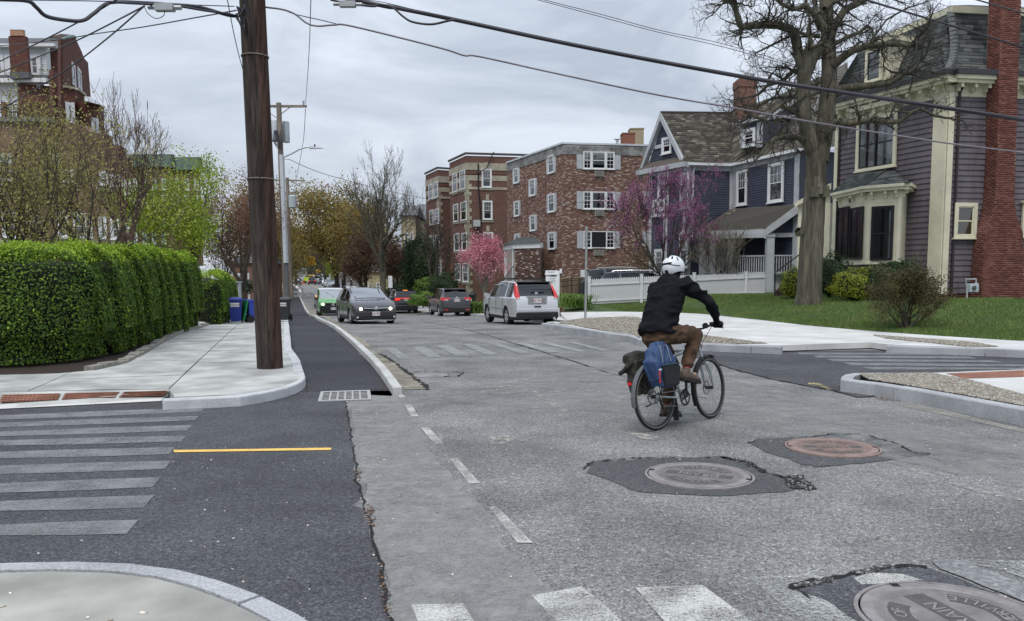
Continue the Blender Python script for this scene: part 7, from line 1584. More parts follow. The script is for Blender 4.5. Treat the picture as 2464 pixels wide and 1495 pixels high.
for x0, y0, x1, y1 in ((285,228,315,236),(318,222,344,236),(346,221,362,236),(366,226,378,236)): sgn(t, x0, y0, x1, y1,35.965, 'print_line', M_ink)
for x0, y0, x1, y1 in ((262,172,358,182),(290,262,360,268),(300,292,368,298),(250,310,330,315),(258,330,320,334)): sgn(t, x0, y0, x1, y1,35.962, 'print_line', M_ltink)
# wheeled bins
def bin_(c, col, lid, rz, label, open_lid=None, sticker=None, h=.84, w=.46, dpt=.5):
 t = local_thing('wheeled_bin', c, rz, label, 'wheeled bin', 'wheeled bins on the pavements'); mcol = mat('bin_' + str(col), col, .5,.08,4); ml = mat('bin_' + str(lid), lid, .5,.08,4)
 b = MB().hexa([(-w * .38,-dpt * .36,.06),(w * .38,-dpt * .36,.06),(w * .38, dpt * .4,.06),(-w * .38, dpt * .4,.06),(-w / 2,-dpt / 2, h),(w / 2,-dpt / 2, h),(w / 2, dpt / 2, h),(-w / 2, dpt / 2, h)]); b.build('body', mcol, t, bevel=.025)
 MB().box(-w / 2 - .02, w / 2 + .02,-dpt / 2 - .02, dpt / 2 + .02, h - .06, h + .005).build('rim', mcol, t)
 if open_lid: MB().hexa([(-w / 2 - .04, dpt / 2, h - .02),(w / 2 + .02, dpt / 2, h - .02),(w / 2 + .02, dpt / 2 + .05, h - .02),(-w / 2 - .04, dpt / 2 + .05, h - .02),(-w / 2 - .04, dpt / 2 + .16, h - .75),(w / 2, dpt / 2 + .16, h - .75),(w / 2, dpt / 2 + .22, h - .75),(-w / 2 - .04, dpt / 2 + .22, h - .75)]).build('lid', ml, t, bevel=.015)
 else: MB().hexa([(-w / 2 - .03,-dpt / 2 - .05, h + .006),(w / 2 + .03,-dpt / 2 - .05, h + .006),(w / 2 + .03, dpt / 2 + .03, h + .006),(-w / 2 - .03, dpt / 2 + .03, h + .006),(-w / 2 + .02,-dpt / 2, h + .06),(w / 2 - .02,-dpt / 2, h + .06),(w / 2 - .02, dpt / 2 - .02, h + .09),(-w / 2 + .02, dpt / 2 - .02, h + .09)]).build('lid', ml, t, bevel=.015)
 for s_ in (-1,1): MB().lathe([(.03,-.03),(.13,-.03),(.14,0),(.13,.03),(.03,.03)], (s_ * (w / 2 + .0), dpt * .38,.14), 'x', 14).build('wheel', mat('tyre', (.012,.012,.012),.8), t, sm=40)
 MB().tube([(-w * .4, dpt / 2 + .02, h - .02),(-w * .4, dpt / 2 + .1, h),(w * .4, dpt / 2 + .1, h),(w * .4, dpt / 2 + .02, h - .02)], .02,6).build('handle', mcol, t)
 if sticker:
  p = MB().hexa([(-w * .36,-dpt * .465 - .012, h - .25),(w * .30,-dpt * .465 - .012, h - .25),(w * .30,-dpt * .465, h - .25),(-w * .36,-dpt * .465, h - .25),(-w * .36,-dpt * .49 - .012, h - .11),(w * .30,-dpt * .49 - .012, h - .11),(w * .30,-dpt * .49, h - .11),(-w * .36,-dpt * .49, h - .11)]).build('sticker', M_trimw, t)
  text_mesh('print', sticker, .085, Matrix.Translation((-.02,-dpt * .477 - .016, h - .18)) @ Matrix.Rotation(math.pi / 2,4, 'X'), M_ink, p, ext=.002, local=True)
 return t
def onp(px, py, d, z=None): p = P(px, py, d); p.z = gz(d) + .13 if z is None else z; return p
DBL, GRN, DGR = (.018,.035,.24),(.01,.16,.05),(.03,.036,.038)
bin_(onp(567,768,28.2), DBL, DBL, .35, 'blue wheeled bin with a white city sticker next to the short hedge', sticker='Somerville')
bin_(onp(611,768,28.6),(.03,.06,.34), GRN, 2.2, 'blue wheeled bin with its green lid hanging open, left of the big pole', open_lid=True)
bin_(onp(684,760,30.2), DGR, DGR, .1, 'dark grey wheeled bin with a white sticker, right of the big pole', sticker='Somerville')
b_ = bin_(onp(1132,750,45, gz(45) + .1),(.02,.035,.03),(.015,.02,.02),-.2, 'dark green wheeled bin with white numbers behind the grey hatchback', h=1.1, w=.6)
text_mesh('number', '111', .30, Matrix.Translation((0,-.33,.78)) @ Matrix.Rotation(math.pi / 2,4, 'X'), M_trimw, b_, ext=.004, local=True)
bin_(onp(805,690,108, gz(108) + .13), DGR, DGR, 0, 'dark bin by the parked cars far down the right side'); bin_(onp(814,690,110, gz(110) + .13), DBL, DBL, 0, 'blue bin beside the dark bin far down the right side')
t = thing('utility_cabinet', onp(559,715,48, gz(48) + .1), 'small grey green utility cabinet on a post behind the bins', 'utility cabinet'); c = P(559,690,48); MB().box(c.x - .55, c.x + .35,47.7,48.3, c.z - .55, c.z + .25).build('box', mat('cabinet', (.05,.07,.06),.6), t); MB().box(c.x + .36, c.x + .48,47.8,48.2, c.z - 1.0, c.z + .3).build('side_plate', M_trimg, t)
MB().box(c.x - .6, c.x + .5,47.65,48.35, c.z + .251, c.z + .32).build('top', M_trimg, t)
def signal(px, py, d, label, k=3, n=3):
 c = P(px, py, d); t = thing('traffic_light', c, label, 'traffic light', 'yellow traffic lights'); my = mat('signal_yellow', (.62,.36,.04),.6,.1)
 for i in range(n):
  a = 2 * math.pi * i / n + .4; o = Vector((math.cos(a) * .28, math.sin(a) * .28,0)); b = MB().box(c.x + o.x - .18, c.x + o.x + .18, c.y + o.y - .15, c.y + o.y + .15, c.z - .55, c.z + .55).build('housing', my, t)
  for j in range(3):
   z = c.z + .36 - j * .36; MB().lathe([(.12,0),(.13,-.16),(.11,-.16),(.10,0)], (c.x + o.x, c.y + o.y - .15, z), 'y', 10).build('visor', my, b)
 MB().bar(c + Vector((0,0,.5)), c + Vector((0,0,1.1)),.04).build('hanger', M_wire, t); return t
signal(750,629,100, 'yellow traffic light cluster hanging over the street', n=4)
signal(764,653,230, 'smaller yellow traffic light cluster hanging much further down the street', n=3)
wire('span wire carrying the traffic light over the street', [(699,600),(750,606),(850,598)], .02,100,100)
def plate_sign(px, py, d, w, h, label, col, hz=2.3, txt=None, rot=0., post=True, cat='sign'):
 c = P(px, py, d); g = gz(d) + .1; t = thing('street_sign', (c.x, c.y, g), label, cat, 'street signs')
 if post: MB().tube([(c.x, c.y + .04, g),(c.x, c.y + .04, c.z + h / 2)], .035,6).build('post', M_galv, t)
 if rot: MB().prism([(c.x, c.y, c.z - w * .7),(c.x + w * .7, c.y, c.z),(c.x, c.y, c.z + w * .7),(c.x - w * .7, c.y, c.z)], (0,.02,0)).build('plate', col, t)
 else: MB().box(c.x - w / 2, c.x + w / 2, c.y - .01, c.y + .01, c.z - h / 2, c.z + h / 2).build('plate', col, t)
 return t
z4b = Z(1100,950,700,2464); M_yels = mat('sign_yellow', (.75,.42,.03),.5)
plate_sign(*z4b(1538,565),62,.32,.95, 'white parking sign on a post between the two dark cars', M_trimw)
plate_sign(*z4b(1005,500),90,.45,.6, 'small white sign on a post beyond the green van', M_trimw)
plate_sign(*z4b(860,480),95,.35,.9, 'narrow white sign near the young green tree', M_trimw)
plate_sign(*z4b(680,428),200,.9,.9, 'yellow diamond warning sign beside the parked cars', M_yels, rot=1)
plate_sign(*z4b(540,425),250,1.6,.8, 'yellow and orange roadwork sign at the end of the street', M_yels)
for k, (px, py, d) in enumerate((((z4b(320,500))[0], z4b(320,500)[1], 215),(*z4b(340,505),220),(*z4b(275,470),230),(*z4b(140,720),95))):
 c = P(px, py, d); g = gz(d); h = .95; tag(MB().lathe([(.22,0),(.22,.03),(.12,.03),(.03, h),(.001, h)], (c.x, c.y, g), k=10).build('traffic_cone', mat('cone_orange', (.75,.13,.05),.6,.1), own_base=Vector((c.x, c.y, g))), ['orange traffic cone left of the yellow vehicle', 'orange traffic cone nearest the yellow vehicle', 'orange traffic cone behind the parked blue car', 'orange barrel by the kerb left of the far crossing'][k], 'traffic cone', 'orange cones')
for px, d, lab in ((829,88, 'thick dark street light post right of the parked cars'),(824,100, 'dark signal post holding a red light by the young green tree')):
 b = gpt(px, d); h = 5.2 if d == 88 else 4.5; t = thing('street_post', b, lab, 'post'); MB().tube([b, b + Vector((0,0, h))], [.16,.1], 8).build('shaft', M_blackt, t)
 if d == 100: MB().box(b.x - .5, b.x - .15, b.y - .15, b.y + .1, b.z + 3.4, b.z + 4.3).build('signal_head', M_blackt, t); MB().lathe([(.1,0),(.001,-.02)], (b.x - .32, b.y - .16, b.z + 4.05), 'y', 10).build('red_lens', mat('red_lit', (.5,.02,.01),.4, emit=(1,.05,.03), es=1.2), t)
# vehicles
def carpaint(name, c, metal=.3, coat=1.): 
 if name in MATS: return MATS[name]
 m = mat(name, c, .32,.03,2, metal=metal, coat=coat); return m
M_tyre = mat('tyre', (.012,.012,.012),.8); M_rim = mat('alloy_rim', (.6,.61,.62),.35,.05, metal=.5); M_blkp = mat('black_plastic', (.014,.014,.015),.6)
M_cargl = glass_mat('car_glass', (.07,.085,.09), base=.02); M_wind = glass_mat('windscreen_glass', (.30,.36,.36), base=.30); M_chrome = mat('chrome', (.65,.66,.68),.15,.03, metal=1.)
M_tail = mat('tail_lens', (.45,.010,.012),.2,.1, coat=1., emit=(1,.02,.02), es=.12); M_taillit = mat('tail_lit', (.7,.02,.02),.3, emit=(1,.05,.03), es=.7); M_amber = mat('amber_lit', (.9,.3,.02),.3, emit=(1,.35,.03), es=2.)
M_head = mat('headlamp', (.55,.56,.58),.1,.1, metal=.4, coat=1.); M_beam = mat('lit_beam', (1,.95,.8),.3, emit=(1,.88,.62), es=4.); M_cab = mat('cabin_dark', (.02,.02,.022),.9)
M_platew = mat('plate_white', (.62,.62,.62),.5); M_platei = mat('plate_ink', (.35,.07,.09),.5)
def car(name, loc, rz, label, cat, L=4.5, W_=1.82, H=1.65, paint=None, wb=2.62, wr=.35, prof='suv', wheels=True, group='cars on the street', low=False, roofm=None, winr=None, cladding=True):
 """local x forward, origin on the ground under the middle"""
 t = local_thing(name, loc, rz, label, cat, group); fx, rx = L / 2,-L / 2; ax = wb / 2 + .05; ar = -wb / 2 + .05; hw = W_ / 2
 if prof == 'suv': TOP = [(rx, .62),(rx + .02,.95),(rx + .10,1.10),(rx + .22,1.22),(rx + .42, H - .10),(rx + .62, H - .03),(rx + 1.3, H),(.05, H),(.5, H - .06),(.78, H - .18),(1.30, H * .66),(fx - .55, H * .62),(fx - .18, H * .54),(fx - .03, H * .46),(fx, H * .36)]
 elif prof == 'van': TOP = [(rx, .7),(rx + .02,1.1),(rx + .05,1.5),(rx + .10, H - .06),(rx + .3, H),(.6, H),(1.0, H - .08),(1.22, H - .22),(1.72, H * .66),(fx - .35, H * .57),(fx - .12, H * .52),(fx - .02, H * .44),(fx, H * .36)]
 elif prof == 'hatch': TOP = [(rx, .62),(rx + .03,.90),(rx + .12,1.02),(rx + .55, H - .12),(rx + .8, H - .05),(rx + 1.6, H),(-.2, H),(.18, H - .05),(.45, H - .14),(1.16, H * .68),(fx - .55, H * .63),(fx - .18, H * .545),(fx - .03, H * .46),(fx, H * .36)]
 else: TOP = [(rx, .6),(rx + .03,.9),(rx + .12,1.0),(rx + .75,1.06),(rx + 1.35, H - .05),(-.3, H),(.2, H - .02),(.5, H - .12),(1.25, H * .68),(fx - .45, H * .60),(fx - .12, H * .53),(fx, H * .38)]
 tx = np.array([a for a, b in TOP]); tz = np.array([b for a, b in TOP])
 belt = {'suv': .62, 'van': .60, 'hatch': .64, 'sedan': .66}[prof] * H; cowl = {'suv': 1.30, 'van': 1.72, 'hatch': 1.16, 'sedan': 1.25}[prof]; rf = {'suv': .5, 'van': 1.0, 'hatch': .18, 'sedan': .2}[prof]; rr0 = {'suv': rx + .62, 'van': rx + .3, 'hatch': rx + .8, 'sedan': rx + 1.35}[prof]; rdeck = {'suv': rx + .15, 'van': rx + .04, 'hatch': rx + .16, 'sedan': rx + .75}[prof]
 xs = sorted(set([round(float(a),3) for a in tx] + [round(c + wr * 1.14 * math.cos(a),3) for c in (ax, ar) for a in np.linspace(0, math.pi, 9)] + [round(cowl, 3), round(rf, 3),-.02,.06, round(ar + .12,3), round(ar + .22,3)]))
 xs = [x for i, x in enumerate(xs) if i == 0 or x - xs[i - 1] > .012]; bot = .20 if prof != 'suv' else .24; G_ = []
 for x in xs:
  zt = float(np.interp(x, tx, tz)); zb = bot + (.06 if abs(x) > L * .46 else 0)
  for c in (ax, ar):
   if abs(x - c) < wr * 1.14: zb = max(zb, wr + math.sqrt(max(0,(wr * 1.14) ** 2 - (x - c) ** 2)) - .02)
  e = min(1, max(0,(abs(x) - L * .36) / (L * .14))); w = hw * (1 - .13 * e ** 2.2); zB = min(belt + .03 * (x < 0), zt - .03); cab = zt - zB > .10
  wtop = w * (.765 if prof != 'van' else .86) if cab else w * .90; kk = min(1,(zt - zB) / .3); wt = w * .965 * (1 - kk) + wtop * kk if cab else w * .93
  zm = bot + (zB - bot) * .5; zb2 = max(zb + .015, bot + .12)
  G_.append([(w * .955, zb),(w * .985, min(zb2, zB - .05)),(w, max(zm, zb2 + .01) if zm < zB - .04 else zB - .035),(w * .985, zB - .03),(w * .955, zB),(wt, zt - .045 if cab else zt - .012),(wt * .93, zt - .012 if cab else zt - .004),(wt * .5, zt),(0, zt + .004)])
 V = []; K = 9
 for x, g in zip(xs, G_):
  for (y, z) in g: V.append((x, y, z))
  for (y, z) in g[-2::-1]: V.append((x, -y, z))
 NR = 2 * K - 1; body = []; sideg = []; front = []; rear = []; roof = []; clad = []
 pil = [(-.02,.06),(ar + .12, ar + .22)]
 for i in range(len(xs) - 1):
  xa, xb = xs[i], xs[i + 1]; xm = (xa + xb) / 2
  for j in range(NR - 1):
   f = (i * NR + j, i * NR + j + 1,(i + 1) * NR + j + 1,(i + 1) * NR + j); jj = j if j < K - 1 else NR - 2 - j
   side = jj == 4; top = jj >= 6; inwin = rdeck + .25 < xm < cowl - .12
   if side and inwin and not any(a <= xm <= b for a, b in pil) and (winr is None or xm > winr): sideg.append(f)
   elif top and rf < xm < cowl: front.append(f)
   elif top and rdeck < xm < rr0: rear.append(f)
   elif jj >= 5 and roofm and rr0 <= xm <= rf + .02: roof.append(f)
   elif cladding and jj == 0: clad.append(f)
   else: body.append(f)
 body += [tuple(range(NR))[::-1], tuple((len(xs) - 1) * NR + j for j in range(NR))]
 for i in range(len(xs) - 1): clad.append((i * NR, (i + 1) * NR, (i + 1) * NR + NR - 1, i * NR + NR - 1))
 def sub(fs, nm, m_, ang=35):
  if not fs: return
  used = sorted({v for f in fs for v in f}); mp_ = {v: k for k, v in enumerate(used)}; q = MB(); q.add([V[v] for v in used], [tuple(mp_[v] for v in f) for f in fs]); return q.build(nm, m_, t, sm=ang, fixn=nm == 'body')
 sub(body, 'body', paint)
 gp = {}
 for f in sideg: xm = (V[f[0]][0] + V[f[2]][0]) / 2; gp.setdefault((V[f[0]][1] > 0, sum(xm > b for a, b in pil)), []).append(f)
 for fs in gp.values(): sub(fs, 'side_window', M_cargl)
 sub(front, 'windscreen', M_wind); sub(rear, 'rear_window', M_cargl); sub(roof, 'roof', roofm); sub(clad, 'underbody', M_blkp)
 MB().box(rx + .35, cowl - .25,-hw * .8, hw * .8, bot + .1, belt - .06).build('cabin', M_cab, t)
 for s_ in (-1,1):
  for xx in (.35,-.75): 
   if not low: MB().box(xx - .12, xx + .02, s_ * .38 - .2, s_ * .38 + .2, belt - .1, belt + .28).build('seat', M_cab, t)
 for c in (ax, ar):
  for s_ in (-1,1):
   w = MB().lathe([(wr * .62,-.09),(wr * .93,-.11),(wr, -.07),(wr, .07),(wr * .93,.11),(wr * .62,.10)], (c, s_ * (hw - .13), wr), 'y', 26, False).build('wheel', M_tyre, t, sm=40)
   r_ = MB().lathe([(wr * .66, s_ * .085),(wr * .62, s_ * .10),(wr * .58, s_ * .06),(.001, s_ * .02)], (c, s_ * (hw - .13), wr), 'y', 20)
   r_.build('rim_well', M_blkp, w, sm=40)
   for k in range(5 if not low else 0): a = 2 * math.pi * k / 5 + .3; ce = Vector((c, s_ * (hw - .045), wr)); MB().bar(ce, ce + Vector((math.cos(a) * wr * .63,0, math.sin(a) * wr * .63)),.07,.02, up=(0,1,0)).build('spoke', M_rim, w)
   MB().lathe([(wr * .66,0),(wr * .66, s_ * .02),(wr * .58, s_ * .02),(wr * .58,0)], (c, s_ * (hw - .055), wr), 'y', 22).build('rim', M_rim, w, sm=40)
 if not low:
  for s_ in (-1,1):
   MB().hexa([(cowl - .45, s_ * (hw - .02), belt),(cowl - .25, s_ * (hw - .02), belt),(cowl - .25, s_ * (hw + .2), belt),(cowl - .40, s_ * (hw + .2), belt),(cowl - .45, s_ * (hw - .02), belt + .1),(cowl - .28, s_ * (hw - .02), belt + .1),(cowl - .28, s_ * (hw + .2), belt + .17),(cowl - .42, s_ * (hw + .2), belt + .17)]).build('mirror', paint if prof == 'suv' else M_blkp, t, bevel=.02)
   for xx in (.45,-.55): MB().box(xx - .09, xx + .07, s_ * (hw - .01) - .02, s_ * (hw - .01) + .02, belt - .14, belt - .11).build('door_handle', paint, t)
   for xx in (.98,.02, ar + .42): MB().box(xx - .006, xx + .006, s_ * (hw + .001) - .004, s_ * (hw + .001) + .004, bot + .22, belt - .04).build('door_seam', M_blkp, t)
 return t, dict(fx=fx, rx=rx, hw=hw, H=H, belt=belt, cowl=cowl, L=L)
def bx(t, nm, m_, *a, bevel=0): return MB().box(*a).build(nm, m_, t, bevel=bevel)
def plate(t, x, z, s_, txt, y=0):
 p = bx(t, 'number_plate', M_platew, min(x, x + .012 * s_), max(x, x + .012 * s_), y - .155, y + .155, z - .078, z + .078)
 rot = Matrix(((0,0, s_, 0),(s_, 0,0,0),(0,1,0,0),(0,0,0,1))); text_mesh('plate_number', txt, .105, Matrix.Translation((x + .016 * s_, y, z)) @ rot, M_platei, p, ext=.002, local=True)
def rot_text(t, nm, txt, size, x, y, z, s_, m_, tilt=0.): rot = Matrix(((0,0, s_, 0),(s_, 0,0,0),(0,1,0,0),(0,0,0,1))); return text_mesh(nm, txt, size, Matrix.Translation((x, y, z)) @ rot @ Matrix.Rotation(tilt, 4, 'X'), m_, t, ext=.003, local=True)
def facing(vx, vy): return math.atan2(vy, vx)
away = math.atan2(1, KX); toward = away + math.pi
def roof_rails(t, g, m_, x0=-1.5, x1=.55, y=.60):
 for s_ in (-1,1): MB().tube([(x0, s_ * y, g['H'] - .05),(x0 + .12, s_ * y, g['H'] + .045),((x0 + x1) / 2, s_ * y, g['H'] + .065),(x1 - .12, s_ * y, g['H'] + .045),(x1, s_ * y, g['H'] - .05)], .018,6).build('roof_rail', m_, t)
# silver SUV at the right kerb
def base_pt(px, d, back=0.): p = P(px, 672, d); p.z = gz(d); return p
silver = carpaint('silver_paint', (.58,.59,.61),.45)
cpos = Vector((P(1292,672,28.3).x, 28.3,0)); fwd = Vector((math.cos(away + .02), math.sin(away + .02),0)); c = cpos + fwd * 2.2; c.z = gz(c.y) - .01
t, g = car('parked_car', c, away + .02, 'silver compact SUV with roof bars and tall red tail lamps, parked at the right kerb', 'car', 4.53,1.82,1.66, silver, wr=.355)
rx = g['rx']
bx(t, 'rear_bumper', M_blkp, rx - .03, rx + .5,-.80,.80,.30,.52, bevel=.04); bx(t, 'bumper_step', silver, rx - .035, rx + .3,-.79,.79,.525,.66, bevel=.03)
for s_ in (-1,1):
 MB().add([(rx + .06, s_ * .62,.98),(rx + .05, s_ * .80,.98),(rx + .40, s_ * .84,1.02),(rx + .08, s_ * .66,1.14),(rx + .10, s_ * .80,1.14),(rx + .38, s_ * .80,1.18),(rx + .46, s_ * .63,1.56),(rx + .48, s_ * .70,1.57),(rx + .62, s_ * .70,1.56),(rx + .20, s_ * .66,1.28),(rx + .2, s_ * .76,1.28),(rx + .4, s_ * .77,1.3)], [(0,1,4,3),(1,2,5,4),(3,4,10,9),(4,5,11,10),(9,10,7,6),(10,11,8,7)]).build('tail_light', M_tail, t, sm=50)
 bx(t, 'reversing_lens', M_head, rx + .035, rx + .07, min(s_ * .64, s_ * .78), max(s_ * .64, s_ * .78),.97,1.03)
bx(t, 'spoiler', M_blkp, rx + .36, rx + .66,-.62,.62,1.585,1.635, bevel=.015); bx(t, 'tailgate_chrome', M_chrome, rx + .055, rx + .085,-.42,.42,1.085,1.11)
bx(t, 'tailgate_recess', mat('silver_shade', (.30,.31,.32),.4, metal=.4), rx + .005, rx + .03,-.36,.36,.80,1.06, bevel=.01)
plate(t, rx, .94,-1, '522 WG2'); bx(t, 'badge', M_chrome, rx + .15, rx + .18,-.05,.05,1.17,1.25); bx(t, 'wiper', M_blkp, rx + .17, rx + .2,-.35,.15,1.33,1.35)
bx(t, 'gate_handle', M_blkp, rx - .04, rx + 0,-.12,.12,.71,.755); rot_text(t, 'model_badge', 'CR-V', .07, rx + .02,-.55,1.06,-1, M_chrome)
MB().lathe([(.05,-.1),(.055,.0),(.04,.0),(.035,-.08)], (rx - .02,-.60,.30), 'x', 14).build('exhaust', M_chrome, t)
roof_rails(t, g, M_blkp, -1.55,.5,.58); MB().bar((-1.1,-.6,1.74),(-1.1,.6,1.74),.05,.03).build('crossbar', M_blkp, t); MB().bar((-.1,-.6,1.75),(-.1,.6,1.75),.05,.03).build('crossbar', M_blkp, t)
for s_ in (-1,1): MB().tube([(1.12, s_ * .88,1.06),(.45, s_ * .80,1.50),(-.6, s_ * .78,1.56),(-1.5, s_ * .79,1.42)], .014,6).build('window_trim', M_chrome, t); MB().box(-.9,.85, s_ * .915 - .012, s_ * .915 + .012,.62,.65).build('door_moulding', M_chrome, t)
# grey crossover
greyp = carpaint('grey_paint', (.055,.053,.060),.6)
def place_rear(px, d, L, rz): f = Vector((math.cos(rz), math.sin(rz),0)); c = Vector((P(px, 672, d).x, d, 0)) + f * L / 2; c.z = gz(c.y); return c
t, g = car('parked_car', place_rear(1099,43,4.3, away), away, 'dark grey hatchback crossover with wraparound red lamps, parked behind the silver car', 'car', 4.3,1.78,1.6, greyp, wr=.34, prof='suv'); rx = g['rx']
bx(t, 'rear_bumper', M_blkp, rx - .03, rx + .4,-.77,.77,.28,.5, bevel=.04); bx(t, 'bumper_top', greyp, rx - .03, rx + .35,-.77,.77,.51,.64, bevel=.03)
for s_ in (-1,1):
 MB().add([(rx + .02, s_ * .40,1.02),(rx + .0, s_ * .78,.90),(rx + .25, s_ * .86,.98),(rx + .04, s_ * .40,1.09),(rx + .03, s_ * .78,1.10),(rx + .40, s_ * .85,1.12)], [(0,1,4,3),(1,2,5,4)]).build('tail_light', M_tail, t); bx(t, 'reversing_lens', M_head, rx - .012, rx + .02, min(s_ * .5, s_ * .68), max(s_ * .5, s_ * .68),.93,1.0)
 bx(t, 'reflector', M_tail, rx - .04, rx, min(s_ * .5, s_ * .7), max(s_ * .5, s_ * .7),.40,.45)
bx(t, 'chrome_strip', M_chrome, rx + .03, rx + .06,-.42,.42,1.055,1.075); bx(t, 'badge', M_chrome, rx + .02, rx + .04,-.05,.05,1.075,1.15); plate(t, rx, .95,-1, '2KL 81')
bx(t, 'spoiler', greyp, rx + .36, rx + .62,-.6,.6,1.53,1.57, bevel=.01)
# dark three row SUV with lit lamps
darkp = carpaint('dark_blue_paint', (.018,.019,.026),.4)
t, g = car('car', place_rear(977,58,5.1, away), away, 'dark three row SUV with a lit full width red lamp bar, driving away', 'car', 5.1,1.93,1.8, darkp, wb=3.0, wr=.39); rx = g['rx']
bx(t, 'light_bar', M_taillit, rx - .01, rx + .03,-.62,.62,1.14,1.19)
for s_ in (-1,1): MB().hexa([(rx - .02, s_ * .45,1.02),(rx - .02, s_ * .86,1.0),(rx + .25, s_ * .93,1.0),(rx + .05, s_ * .45,1.02),(rx - .01, s_ * .52,1.17),(rx - .01, s_ * .86,1.19),(rx + .28, s_ * .93,1.19),(rx + .05, s_ * .52,1.17)]).build('tail_light', M_taillit, t)
bx(t, 'brake_lamp', M_amber, rx + .50, rx + .56,-.16,.16,1.73,1.78); plate(t, rx - .01,1.04,-1, '7RN 204'); bx(t, 'rear_bumper', M_blkp, rx - .04, rx + .4,-.85,.85,.32,.62, bevel=.04); bx(t, 'bumper_chrome', M_galv, rx - .05, rx, -.8,.8,.63,.65); bx(t, 'spoiler', darkp, rx + .4, rx + .7,-.68,.68,1.76,1.8)
# dark hatchback coming towards us
hp = carpaint('brown_grey_paint', (.048,.044,.050),.6)
def place_front(px, d, L, rz): f = Vector((math.cos(rz), math.sin(rz),0)); c = Vector((P(px, 672, d).x, d, 0)) - f * L / 2; c.z = gz(c.y); return c
tw = toward + .10
t, g = car('car', place_front(903,30.4,4.47, tw), tw, 'dark grey hatchback with lit headlamps driving towards the camera', 'car', 4.47,1.78,1.47, hp, wr=.335, prof='hatch'); fx = g['fx']
bx(t, 'front_bumper', hp, fx - .4, fx + .02,-.80,.80,.34,.58, bevel=.05); bx(t, 'lower_grille', M_blkp, fx - .05, fx + .035,-.62,.62,.24,.40, bevel=.015); MB().tube([(fx - .1,-.82,.23),(fx + .035,-.6,.20),(fx + .045,0,.215),(fx + .035,.6,.20),(fx - .1,.82,.23)], .018,6).build('chin_trim', M_galv, t)
MB().hexa([(fx - .06,-.38,.58),(fx - .06,.38,.58),(fx + .035,.38,.58),(fx + .035,-.38,.58),(fx - .10,-.50,.72),(fx - .10,.50,.72),(fx + .015,.50,.72),(fx + .015,-.50,.72)]).build('grille', M_blkp, t)
MB().tube([(fx + .03,-.47,.685),(fx + .045,-.2,.675),(fx + .045,.2,.675),(fx + .03,.47,.685)], .018,6).build('grille_chrome', M_chrome, t); MB().lathe([(.075,0),(.075,.02),(.001,.03)], (fx + .045,0,.675), 'x', 16).build('badge', M_chrome, t)
for s_ in (-1,1):
 MB().hexa([(fx - .03, s_ * .52,.60),(fx - .30, s_ * .84,.66),(fx - .42, s_ * .80,.66),(fx - .20, s_ * .5,.60),(fx - .06, s_ * .52,.71),(fx - .42, s_ * .85,.80),(fx - .50, s_ * .80,.80),(fx - .25, s_ * .5,.71)]).build('headlamp', M_head, t)
 MB().lathe([(.062,0),(.062,.03),(.001,.05)], (fx - .045, s_ * .58,.655), 'x', 16).build('lit_lamp', M_beam, t); bx(t, 'fog_surround', M_blkp, fx - .12, fx + .012, min(s_ * .64, s_ * .80), max(s_ * .64, s_ * .80),.26,.42, bevel=.01); MB().lathe([(.045,0),(.045,.02),(.001,.03)], (fx + .01, s_ * .72,.33), 'x', 12).build('fog_lamp', M_head, t)
plate(t, fx + .03,.47,1, '1JG 853'); roof_rails(t, g, M_galv, -1.5,.45,.58); MB().tube([(g['cowl'] + .02,-.6,1.03),(g['cowl'] - .04,.1,1.06),(g['cowl'] - .02,.62,1.03)], .014,5).build('wiper', M_blkp, t)
bx(t, 'dash_sticker', M_platew, g['cowl'] - .28, g['cowl'] - .26,-.58,-.50,1.12,1.18)
# green van
vg = carpaint('van_green', (.10,.36,.09),0.)
t, g = car('van', place_front(800,52.5,5.1, toward), toward, 'green van with white roof and lit headlamp behind the dark hatchback', 'van', 5.1,1.93,1.9, vg, wb=3.2, wr=.34, prof='van', roofm=mat('white_roof', (.7,.7,.7),.4), winr=.0); fx = g['fx']
bx(t, 'front_bumper', M_blkp, fx - .4, fx + .03,-.88,.88,.28,.74, bevel=.05); bx(t, 'lower_grille', M_cab, fx - .05, fx + .04,-.5,.5,.26,.36)
MB().hexa([(fx - .05,-.52,.76),(fx - .05,.52,.76),(fx + .035,.52,.76),(fx + .035,-.52,.76),(fx - .1,-.6,.93),(fx - .1,.6,.93),(fx + .01,.6,.93),(fx + .01,-.6,.93)]).build('grille', M_cab, t)
for z in (.81,.87): MB().bar((fx + .035,-.54, z),(fx + .035,.54, z),.02,.02).build('grille_bar', M_blkp, t)
em = MB().lathe([(.105,0),(.12,.015),(.105,.03),(.09,.015)], (fx + .03,0,.845), 'x', 22).build('badge', M_chrome, t)
for k in range(3): a = math.pi / 2 + k * 2 * math.pi / 3; MB().bar((fx + .05,0,.845),(fx + .05, math.cos(a) * .1,.845 + math.sin(a) * .1),.022,.012, up=(1,0,0)).build('badge_arm', M_chrome, em)
for s_ in (-1,1): MB().hexa([(fx - .02, s_ * .60,.76),(fx - .25, s_ * .88,.78),(fx - .4, s_ * .86,.78),(fx - .2, s_ * .6,.76),(fx - .04, s_ * .62,.94),(fx - .38, s_ * .90,1.02),(fx - .45, s_ * .86,1.0),(fx - .2, s_ * .6,.94)]).build('headlamp', M_head, t); MB().lathe([(.09,0),(.09,.03),(.001,.05)], (fx - .05, s_ * .66,.84), 'x', 14).build('lit_lamp', M_beam, t)
plate(t, fx + .035,.55,1, 'V92 617'); hx0 = (g['cowl'] + fx - .35) / 2
